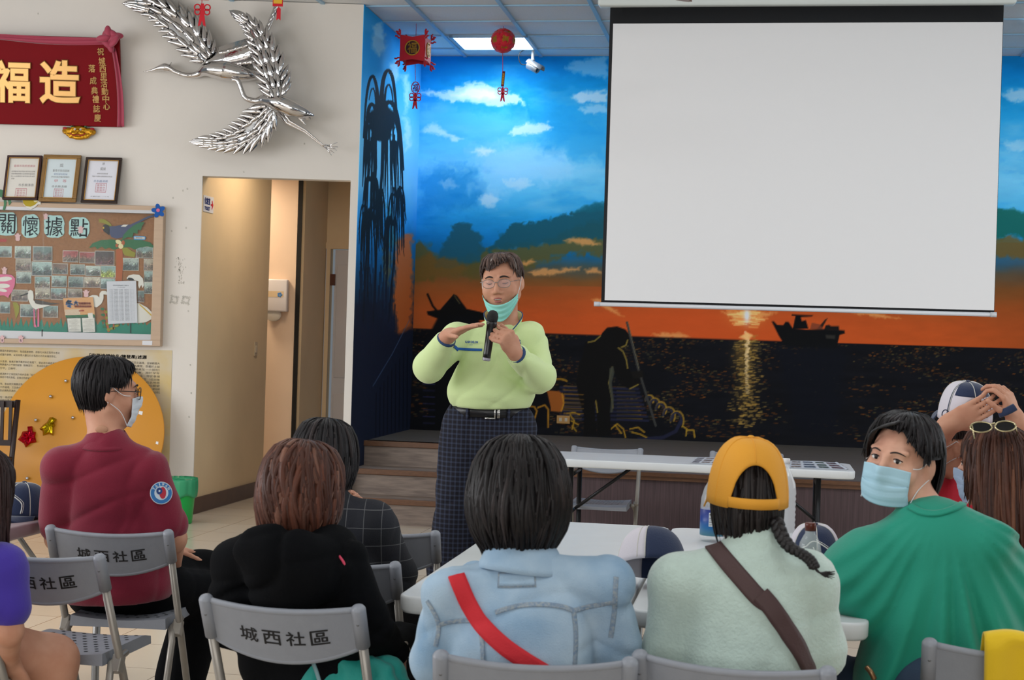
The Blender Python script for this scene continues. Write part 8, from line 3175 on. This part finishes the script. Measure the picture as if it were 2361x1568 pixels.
tag(to, 'bundled teal jacket on the seat behind the woman in black hoodie', 'jacket')
mb = MB()
mb.tube(smooth_path([P(722, 1530, 3.83), P(730, 1550, 3.82), P(742, 1590, 3.81)], 5), 0.008, 6, flat=0.4)
mb.build('grey_tape', mat('reflective_tape', '#6d8a90', 0.5), to)
# ---------------- person in the plaid shirt
hd = Head(P(750, 1056, 4.84), head_rot(20, 4, 3), 0.98)
nk = P(752, 1150, 4.80)
sL, sR = P(648, 1212, 4.80), P(860, 1216, 4.76)
pel = Vector((-0.55, 4.72, 0.53))
eL, eR = P(630, 1320, 4.9), P(908, 1330, 4.86)
wL, wR = Vector((-0.62, 5.2, 0.62)), P(846, 1212, 5.08)
o, lx, f2, l2, js = seated('person with short black hair in a dark plaid shirt, hand raised to chin', hd, nk, sL, sR, pel, [([sL, eL, wL], ARM), ([sR, eR, wR], ARM)],
      handspec=[dict(wr=wR, d=(-0.25, -0.05, 1), n=(-0.6, -0.3, 0), side=(-0.4, 1, 0), curl=(0.5, 0.5, 0.5, 0.5), s=0.9), dict(wr=wL, d=(0.4, 0.7, -0.3), n=(0, 0, -1), side=(1, 0, 0))], fwd=(0.3, 1, 0), h=0.007)
m_plaid = mat('plaid_shirt', '#16181f', 0.85, bump=(220, 0.15))
nt, nd, lk, bs = nodes_of(m_plaid)
tc = nd.new('ShaderNodeTexCoord')
br2 = nd.new('ShaderNodeTexBrick')
br2.offset = 0
br2.inputs['Scale'].default_value = 1.0
br2.inputs['Brick Width'].default_value = 0.055
br2.inputs['Row Height'].default_value = 0.055
br2.inputs['Mortar Size'].default_value = 0.0012
br2.inputs['Mortar Smooth'].default_value = 0.3
br2.inputs['Color1'].default_value = (*lin('#14161d'), 1)
br2.inputs['Color2'].default_value = (*lin('#191b24'), 1)
br2.inputs['Mortar'].default_value = (*lin('#5b5c5e'), 1)
mp = nd.new('ShaderNodeMapping')
mp.inputs['Rotation'].default_value = (radians(90), 0, 0)
lk.new(tc.outputs['Object'], mp.inputs[0])
lk.new(mp.outputs[0], br2.inputs['Vector'])
lk.new(br2.outputs['Color'], bs.inputs['Base Color'])
sf = Soft()
torso(sf, sL, sR, nk - UP * 0.03, pel, 0.175, 0.125, 0.066, hip=1.0)
sf.chain([sL, eL, wL], [0.07, 0.066, 0.045], 0.03)
sf.chain([sR, eR, wR.lerp(eR, 0.15)], [0.072, 0.068, 0.042], 0.03)
sf.cap(nk - UP * 0.03, nk + UP * 0.01, 0.07, 0.06, 0.02)
V, F = sf.solid(0.008, folds(26, 0.010, 26, (0.3, 0, 1), 1.6))
build_np('plaid_shirt', V, F, m_plaid, o)
trousers(js, pel, l2, f2, m_blackcloth, o, seed=34)
shoes(js, f2, m_shoe, o)
hair(o, hd, 'mid', lambda t: 0.05 if abs(t) < 0.55 else (-0.095 if abs(t) > 1.0 else 0.05 - (abs(t) - 0.55) * 0.32), (20, 18, 20), (36, 32, 34), ax=0.92, ay=1.0, locks=320, lr=0.0055, seed=14, c3=(52, 44, 44))
# ---------------- man in the dark red polo
hd = Head(P(247, 905, 5.24), head_rot(62, 4, 0), 1.02)
nk = P(245, 1008, 5.20)
sL, sR = P(142, 1078, 5.18), P(338, 1082, 5.22)
pel = Vector((-1.36, 5.29, 0.53))
eL, eR = P(136, 1240, 5.28), P(398, 1242, 5.26)
wL, wR = Vector((-1.25, 5.64, 0.60)), P(396, 1318, 5.52)
hp1, hp2 = pel + Vector((0.10, 0.06, -0.03)), pel + Vector((-0.08, 0.08, -0.03))
k1, k2 = P(470, 1372, 5.58), pel + Vector((0.22, 0.46, -0.03))
a1, a2 = Vector((k1.x - 0.06, k1.y - 0.02, 0.075)), Vector((k2.x - 0.10, k2.y + 0.0, 0.075))
o, lx, f2, l2, js = seated('man in dark red polo shirt with glasses and mask, looking to the right', hd, nk, sL, sR, pel, [([sL, eL, wL], [0.052, 0.045, 0.03]), ([sR, eR, wR], [0.054, 0.045, 0.03])], w=0.135, d=0.09, shr=0.040,
      handspec=[dict(wr=wR, d=(0.1, 0.7, -0.3), n=(0, 0, -1), side=(-1, 0, 0)), dict(wr=wL, d=(0.5, 0.7, -0.1), n=(0, 0, -1), side=(1, 0, 0))], fwd=(0.35, 1, 0), thighs=[(hp1, k1, a1), (hp2, k2, a2)], h=0.0065)
m_polo = mat('polo_red', '#7e1330', 0.85, bump=(260, 0.18), sheen=0.2, noise=(5, 0.1))
sf = Soft()
torso(sf, sL, sR, nk - UP * 0.03, pel + UP * 0.02, 0.174, 0.125, 0.060, hip=1.0)
sf.chain([sL, sL.lerp(eL, 0.78)], [0.062, 0.070], 0.028)
sf.chain([sR, sR.lerp(eR, 0.80)], [0.064, 0.072], 0.028)
sf.ell(pel - UP * 0.0, (0.205, 0.175, 0.11), None, 0.05)
sf.ell(pel + UP * 0.11, (0.185, 0.15, 0.15), None, 0.05)
sf.cap(nk - UP * 0.05, nk - UP * 0.018, 0.07, 0.062, 0.03)
zh = pel.z - 0.055
V, F = sf.solid(0.0075, folds(27, 0.006, 22, (0.3, 0, 1), 1.5), clip=lambda X: zh + 0.05 * (X[:, 0] - pel.x) - X[:, 2])
po_ = build_np('polo_shirt', V, F, m_polo, o)
tree = bvh(V, F)
mb = MB()
def pcol(u, v):
 a = 2 * pi * u
 k_ = 0.82 + 0.40 * v
 return nk + Vector((0.074 * sin(a) * k_, 0.070 * cos(a) * k_ + 0.004, 0.016 - 0.046 * v + 0.012 * cos(a)))
mb.grid(pcol, 40, 6, wrap=True)
mb.build('collar', m_polo, po_, solid=0.005)
# round sleeve badge
h_, n_ = on_tree(tree, 371, 1137, 0.003)
ex = n_.cross(Vector((0, 0, -1))).normalized()
Mb_ = frame(h_, ex, ex.cross(n_) * -1)
mb = MB()
kpx = (h_.y) / FPX
rb = 26 * kpx
def disc(mb, M, r, z, sx=1.0, sy=1.0, n=32, c=(0, 0)):
 mb.add([M @ Vector((c[0] + r * sx * cos(2 * pi * i / n), c[1] + r * sy * sin(2 * pi * i / n), z)) for i in range(n)], [tuple(range(n))])
disc(mb, Mb_, rb, 0.002)
bd = mb.build('sleeve_badge', mat('badge_white', '#c8d6e2', 0.6), po_)
mb = MB()
disc(mb, Mb_, rb * 0.93, 0.003)
mb.build('badge_ring', mat('badge_blue', '#2f74b4', 0.6), bd)
mb = MB()
disc(mb, Mb_, rb * 0.62, 0.0038)
mb.build('badge_core', MATS['badge_white'], bd)
mb = MB()
disc(mb, Mb_, rb * 0.55, 0.0044, 0.55, 0.95, c=(rb * 0.12, 0))
mb.build('badge_red', mat('badge_red', '#b8283c', 0.6), bd)
mb = MB()
disc(mb, Mb_, rb * 0.3, 0.005, 0.9, 1, c=(-rb * 0.18, rb * 0.18))
mb.build('badge_canton', mat('badge_navy', '#20407c', 0.6), bd)
mb = MB()
for k, ch in enumerate('TAIWAN'):
 a = radians(150 - 24 * k)
 Mk = Mb_ @ Matrix.Translation((rb * 0.77 * cos(a), rb * 0.77 * sin(a), 0.0045)) @ Matrix.Rotation(a - pi / 2, 4, 'Z')
 put_text(mb, ch, Mk, 0, fit=(rb * 0.17 if ch != 'I' else rb * 0.05, rb * 0.22), size=0.05, bold=0.001)
disc(mb, Mb_, rb * 0.09, 0.0056, c=(-rb * 0.18, rb * 0.18))
mb.build('badge_lettering', MATS['badge_white'], bd)
trousers([(hp1, k1, a1), (hp2, k2, a2)], pel, l2, f2, m_blackcloth, o, seed=35, rs=(0.095, 0.07, 0.055))
shoes([(hp1, k1, a1), (hp2, k2, a2)], f2, m_shoe, o)
hair(o, hd, 'crop', lambda t: 0.085 if abs(t) < 0.5 else (0.085 - (abs(t) - 0.5) * 0.10 if abs(t) < 1.15 else (0.020 if abs(t) < 1.62 else -0.062)), (18, 16, 18), (36, 32, 34), locks=520, lr=0.0038, seed=15, jit=0.012, ax=0.89, ay=1.05)
worn_mask(o, hd, m_maskw, loops=(1, -1))
spectacles(o, hd, mat('dark_frame', '#1d1a18', 0.35), mat('brown_lens', '#8a6a40', 0.05, alpha=0.35), r=(0.026, 0.020), wire=0.0016)
eyes(o, hd)
mb = MB()
mb.sphere(P(234, 990, 5.15), (0.022, 0.006, 0.014), 14, 8)
mb.build('plaster_patch', mat('plaster', '#b5866a', 0.7), o)
# ---------------- woman in the green blouse
hd = Head(P(2078, 1062, 4.02), head_rot(222, 2, -8), 1.0)
nk = P(2140, 1185, 3.98)
sL, sR = P(1996, 1285, 4.0), P(2275, 1262, 3.86)
pel = Vector((1.16, 3.84, 0.53))
eL, eR = P(1960, 1385, 4.08), P(2345, 1420, 3.90)
wL, wR = P(1930, 1420, 4.30), Vector((1.25, 4.3, 0.62))
o, lx, f2, l2, js = seated('woman in loose green blouse and blue mask turning to look back', hd, nk, sL, sR, pel, [([sL, eL, wL], ARM), ([sR, eR, wR], ARM)], skin=m_skin_pale,
      handspec=[dict(wr=wL, d=(-0.2, 0.8, -0.1), n=(0, 0, -1), side=(1, 0, 0)), dict(wr=wR, d=(-0.5, 0.7, -0.2), n=(0, 0, -1), side=(-1, 0, 0))], fwd=(-0.35, 1, 0), h=0.0055)
m_gblouse = mat('green_blouse', '#0b8a72', 0.75, bump=(160, 0.08), noise=(4, 0.08), sheen=0.15)
sf = Soft()
torso(sf, sL, sR, nk - UP * 0.02, pel, 0.185, 0.14, 0.068, hip=1.15)
for a_, b_, r1, r2 in (((2000, 1290), (1958, 1330), 0.07, 0.06), ((1990, 1300), (2030, 1400), 0.08, 0.10), ((2270, 1270), (2325, 1370), 0.075, 0.085), ((2320, 1370), (2345, 1470), 0.08, 0.085), ((2250, 1350), (2290, 1520), 0.13, 0.14),
     ((2060, 1400), (2110, 1520), 0.11, 0.13), ((2100, 1540), (2300, 1540), 0.13, 0.13), ((2130, 1240), (2180, 1240), 0.085, 0.085)):
 sf.cap(P(*a_, 3.95), P(*b_, 3.93), r1, r2, 0.06)
def gf(X):
 u = (X[:, 0] - nk.x)
 w = X[:, 2] - nk.z
 ang = np.arctan2(u, -w + 0.05)
 rr = np.hypot(u, w)
 q = np.sin(ang * 9 + 1.8 * np.sin(ang * 4) + 3 * rr)
 return 0.016 * (1 - 2 * np.abs(q) ** 1.5) * np.clip((rr - 0.08) / 0.25, 0, 1.2) + 0.005 * np.sin(ang * 37 + 5 * rr) * np.clip(rr / 0.3, 0, 1)
V, F = sf.solid(0.0075, gf)
gb_ = build_np('green_blouse', V, F, m_gblouse, o)
tree = bvh(V, F)
strip_on(tree, [(2098, 1168), (2125, 1182), (2160, 1185), (2195, 1176), (2222, 1162)], 0.018, m_gblouse, 'neck_band', gb_, lift=0.002, thick=0.004)
mb = MB()
mb.tube(smooth_path([P(1915, 1334, 3.90), P(1938, 1338, 3.88), P(1955, 1330, 3.87)], 4), 0.006, 6)
mb.build('sleeve_tie', m_gblouse, gb_)
trousers(js, pel, l2, f2, m_jeans, o, seed=36)
shoes(js, f2, m_shoe, o)
eyes(o, hd, look=(-0.002, 0.001), bw=0.65, es=1.15)
worn_mask(o, hd, m_mask, loops=(1, -1))
# hair parted, brushed to the side and tied low, ears showing
def gz(t):
 if -0.4 < t < 0.6:
  return 0.088
 if 0.6 <= t < 1.25:
  return 0.088 - (t - 0.6) * 0.16
 if -1.3 < t <= -0.4:
  return 0.088 - (-0.4 - t) * 0.10
 if abs(t) < 1.9:
  return 0.022
 return -0.118
hair(o, hd, 'mid', gz, (17, 14, 16), (30, 26, 28), ax=0.86, ay=1.0, locks=650, lr=0.0038, seed=16, jit=0.005, c3=(48, 42, 44))
mb = MB()
rf = random.Random(4)
for k in range(26):
 s_ = 1
 q = rf.uniform(0, 1)
 mb.tube(smooth_path([hd(-0.018 + 0.006 * s_ * q, 0.070 + 0.014 * q, 0.113 - 0.006 * q), hd(s_ * (0.030 + 0.012 * q), 0.090 + 0.006 * q, 0.088 - 0.010 * q), hd(s_ * (0.062 + 0.006 * q), 0.062 + 0.010 * q, 0.046 - 0.012 * q),
      hd(s_ * 0.0775, 0.030 - 0.02 * (s_ < 0) + 0.012 * q, 0.006 + 0.012 * (s_ < 0) - 0.022 * q), hd(s_ * 0.081, 0.010 - 0.024 * (s_ < 0) + 0.010 * q, -0.02 + 0.022 * (s_ < 0) - 0.02 * q)], 5), [0.0042 * (1 - 0.75 * i / 20) for i in range(21)], 5)
mb.build('fringe', MATS['braid_hair'], o)
mb = MB()
mb.tube(smooth_path([P(1998, 1538, 3.80), P(2008, 1550, 3.79), P(2016, 1566, 3.79)], 4), 0.007, 8)
mb.build('bracelet', mat('bronze_bracelet', '#8a6a4c', 0.3, metal=0.7), o)
# ---------------- woman with long brown hair
hd = Head(P(2292, 1078, 4.60), head_rot(-58, 2, 0), 1.0)
nk = P(2310, 1195, 4.58)
sL, sR = P(2215, 1262, 4.66), P(2420, 1262, 4.50)
pel = Vector((1.62, 4.75, 0.53))
eL, eR = P(2230, 1380, 4.8), P(2450, 1400, 4.6)
o, lx, f2, l2, js = seated('woman with long straight brown hair and sunglasses on her head, in red', hd, nk, sL, sR, pel, [([sL, eL, P(2240, 1390, 5.1)], ARM), ([sR, eR, P(2400, 1420, 4.95)], ARM)], skin=m_skin_pale,
      fwd=(-0.1, 1, 0), h=0.0065)
m_redshirt = mat('red_shirt', '#b0122a', 0.8, bump=(220, 0.15), sheen=0.2)
sf = Soft()
torso(sf, sL, sR, nk - UP * 0.02, pel, 0.165, 0.12, 0.062)
sf.chain([sL, sL.lerp(eL, 0.7)], [0.066, 0.07], 0.03)
sf.chain([sR, sR.lerp(eR, 0.7)], [0.066, 0.07], 0.03)
V, F = sf.solid(0.009, folds(28, 0.005, 26))
build_np('red_shirt', V, F, m_redshirt, o)
trousers(js, pel, l2, f2, m_jeans, o, seed=37)
shoes(js, f2, m_shoe, o)
hair(o, hd, 'long', lambda t: 0.07 if abs(t) < 0.45 else (0.07 - (abs(t) - 0.45) * 0.28 if abs(t) < 0.95 else (-0.07 - (abs(t) - 0.95) * 0.35 if abs(t) < 1.55 else -0.30)), (54, 32, 26), (86, 52, 40), ax=0.88, ay=1.02, locks=520, lr=0.0055, seed=17, jit=0.014, c3=(112, 72, 54))
worn_mask(o, hd, mat('mask_greyblue', '#8fa0b8', 0.8), loops=(-1, 1))
eyes(o, hd)
sg = thing('sunglasses', 'gold rimmed sunglasses resting on top of the brown-haired woman', 'sunglasses', P(2290, 985, 4.52))
mb = MB()
ms = MB()
for cx_, w_ in ((2262, 25), (2318, 24)):
 ring = [P(cx_ + w_ * cos(a), 982 - 12 * sin(a) - (2 if cx_ > 2300 else 0) + 3, 4.49 + 0.012 * sin(a)) for a in [2 * pi * i / 24 for i in range(25)]]
 mb.tube(ring, 0.0028, 6, cap=False)
 ms.add([P(cx_, 985, 4.49)] + ring[:-1], [(0, 1 + i, 1 + (i + 1) % 24) for i in range(24)], 0, True)
mb.tube([P(2286, 978, 4.49), P(2294, 975, 4.49)], 0.0028, 6)
mb.tube([P(2241, 978, 4.49), P(2247, 1012, 4.47)], 0.0022, 6)
mb.tube([P(2341, 982, 4.49), P(2346, 1004, 4.52)], 0.0022, 6)
mb.build('frame', mat('gold_rim', '#c2b48e', 0.2, metal=0.9), sg)
ms.build('lens', mat('black_lens', '#0b0b0d', 0.08), sg)
# ---------------- man putting on a cap
hd = Head(P(2214, 1030, 5.22), head_rot(-62, 0, 0), 1.0)
nk = P(2235, 1122, 5.2)
sL, sR = P(2150, 1180, 5.26), P(2345, 1178, 5.1)
pel = Vector((1.68, 5.3, 0.53))
eL, wL = P(2120, 1060, 5.2), P(2192, 975, 5.02)
eR, wR = P(2400, 1060, 5.1), P(2342, 968, 5.0)
o, lx, f2, l2, js = seated('man in red shirt raising both hands to fasten a navy and white cap', hd, nk, sL, sR, pel, [([sL, eL, wL], [0.05, 0.046, 0.034]), ([sR, eR, wR], [0.05, 0.042, 0.03])],
      handspec=[dict(wr=wL, d=P(2240, 952, 5.0) - wL, n=(0, 1, 0.1), side=(0.3, 0.2, -1), curl=(0.22, 0.25, 0.28, 0.3), s=1.0, tn=0.4), dict(wr=wR, d=(-0.35, 0, 0.9), n=(-0.6, 0.5, 0), side=(-0.8, 0.2, 0), curl=(0.75, 0.7, 0.7, 0.7), s=1.0)], fwd=(-0.1, 1, 0), h=0.0055)
sf = Soft()
torso(sf, sL, sR, nk - UP * 0.02, pel, 0.175, 0.125, 0.066)
sf.chain([sL, sL.lerp(eL, 0.45)], [0.066, 0.07], 0.03)
sf.chain([sR, sR.lerp(eR, 0.5)], [0.066, 0.07], 0.03)
sf.cap(nk - UP * 0.02, nk + UP * 0.015, 0.068, 0.06, 0.02)
V, F = sf.solid(0.009, folds(29, 0.005, 26))
build_np('red_shirt', V, F, m_redshirt, o)
trousers(js, pel, l2, f2, m_blackcloth, o, seed=38)
shoes(js, f2, m_shoe, o)
hair(o, hd, 'short', lambda t: 0.085 if abs(t) < 0.5 else (0.03 if abs(t) < 1.72 else -0.05), (30, 24, 24), (52, 42, 40), locks=200, lr=0.004, seed=18, ax=0.83, ay=0.98, jit=0.008)
worn_mask(o, hd, MATS['mask_greyblue'], loops=(-1, 1))
eyes(o, hd)
cp = thing('cap', 'navy and white cap held above the head of the man in red', 'cap', P(2226, 955, 5.18))
Mc = Matrix.Translation(P(2224, 966, 5.18)) @ (Matrix.Rotation(radians(4), 3, 'Z') @ Matrix.Rotation(0.16, 3, 'X')).to_4x4()
cap_parts(Mc, m_navy, m_capwhite, m_navy, cp, r=(0.088, 0.098, 0.128), panels=58, rear=m_navy)
mb = MB()
tt = Mc.inverted()
mb.tube([P(2180 + 8 * cos(a), 956 + 11 * sin(a), 5.085) for a in [pi * (0.9 + 1.2 * i / 14) for i in range(15)]], 0.002, 5)
mb.build('emblem_ring', m_navy, cp)
mb = MB()
mb.tube(smooth_path([P(2303, 955, 4.97), P(2322, 948, 4.95), P(2341, 938, 4.95)], 4), 0.013, 8, flat=0.3)
mb.build('loose_strap', m_navy, cp)
# ---------------- girl in purple at the left edge
hd = Head(P(-60, 1135, 4.22), head_rot(35, 6, 0), 1.0)
nk = P(-70, 1245, 4.20)
sL, sR = P(-180, 1310, 4.22), P(6, 1312, 4.16)
pel = Vector((-1.64, 4.30, 0.50))
eR, wR = P(20, 1455, 4.14), P(22, 1528, 4.30)
eL, wL = P(-190, 1440, 4.3), Vector((-1.85, 4.6, 0.56))
hp1 = pel + Vector((0.08, 0.03, 0.0))
k1 = P(122, 1522, 4.50)
a1 = Vector((k1.x + 0.03, k1.y - 0.02, 0.08))
hp2 = pel + Vector((-0.08, 0.06, 0.0))
k2 = k1 + Vector((-0.25, 0.14, 0))
a2 = Vector((k2.x, k2.y, 0.08))
o, lx, f2, l2, js = seated('girl with long dark hair in purple t-shirt, bare knee showing, at left edge', hd, nk, sL, sR, pel, [([sL, eL, wL], [0.042, 0.036, 0.025]), ([sR, eR, wR], [0.044, 0.036, 0.026])], w=0.12, shr=0.036,
      handspec=[dict(wr=wR, d=(0.2, 0.5, -0.7), n=(0, 0, -1), side=(-1, 0, 0)), dict(wr=wL, d=(0.5, 0.7, -0.2), n=(0, 0, -1), side=(1, 0, 0))], fwd=(0.4, 1, 0), thighs=[(hp1, k1, a1), (hp2, k2, a2)], h=0.0065, lr=(0.098, 0.070, 0.045))
m_purple = mat('purple_tee', '#3d2a96', 0.85, bump=(220, 0.12), sheen=0.2)
sf = Soft()
torso(sf, sL, sR, nk - UP * 0.02, pel + UP * 0.02, 0.152, 0.11, 0.054)
sf.chain([sL, sL.lerp(eL, 0.62)], [0.058, 0.06], 0.03)
sf.chain([sR, sR.lerp(eR, 0.60)], [0.060, 0.062], 0.03)
V, F = sf.solid(0.008, folds(30, 0.005, 26))
build_np('purple_t_shirt', V, F, m_purple, o)
sf = Soft()
sf.ell(pel + UP * 0.01, (0.165, 0.13, 0.11), None, 0.04)
sf.cap(hp1, hp1.lerp(k1, 0.22), 0.108, 0.104, 0.03)
sf.cap(hp2, hp2.lerp(k2, 0.22), 0.108, 0.104, 0.03)
V, F = sf.solid(0.009, folds(39, 0.004, 30))
build_np('denim_shorts', V, F, mat('denim_shorts', '#4a7ea6', 0.85, noise=(20, 0.3), bump=(240, 0.2)), o)
shoes([(hp1, k1, a1), (hp2, k2, a2)], f2, m_shoe, o)
hair(o, hd, 'long', lambda t: 0.06 if abs(t) < 0.5 else (0.06 - (abs(t) - 0.5) * 0.5 if abs(t) < 1.1 else -0.27), (34, 22, 22), (58, 38, 36), ax=0.95, ay=1.05, locks=420, lr=0.006, seed=19, jit=0.03, wob=0.014)
# ---------------- yellow garment over the back of the empty chair
ch = chair_objs[6]
Mch = wm(ch)
mb = MB()
def drape(u, v):
 x = -0.085 + 0.33 * u
 s = -0.30 + 0.52 * v
 rp = 0.026 + 0.010 * sin(u * 11) * sin(v * 3 + 1)
 zt = 0.765 + 0.012 * sin(u * 9)
 if s < 0:
  y, z = 0.03 + 0.01 * sin(u * 14 + s * 9), zt + s * 0.9
 elif s < 0.08:
  a = pi * s / 0.08
  y, z = 0.03 * cos(a), zt + 0.022 * sin(a)
 else:
  y, z = -0.03 - 0.012 * sin(u * 16 + s * 5) - 0.02 * (s - 0.08), zt - (s - 0.08)
 return Mch @ Vector((x + (0.02 * (v - 0.6)) * (1 - u), post_y(z) + y * 1.0 - 0.034 * (1 - (2 * min(max((x + 0.192) / 0.384, 0), 1) - 1) ** 2), z))
mb.grid(drape, 40, 40)
yj = mb.build('jacket', mat('yellow_cloth', '#e3bd12', 0.7, bump=(200, 0.1), sheen=0.2), solid=0.004)
recentre(yj, Mch @ Vector((0.05, -0.22, 0.5)))
tag(yj, 'bright yellow garment draped over the chair back at lower right corner', 'jacket')
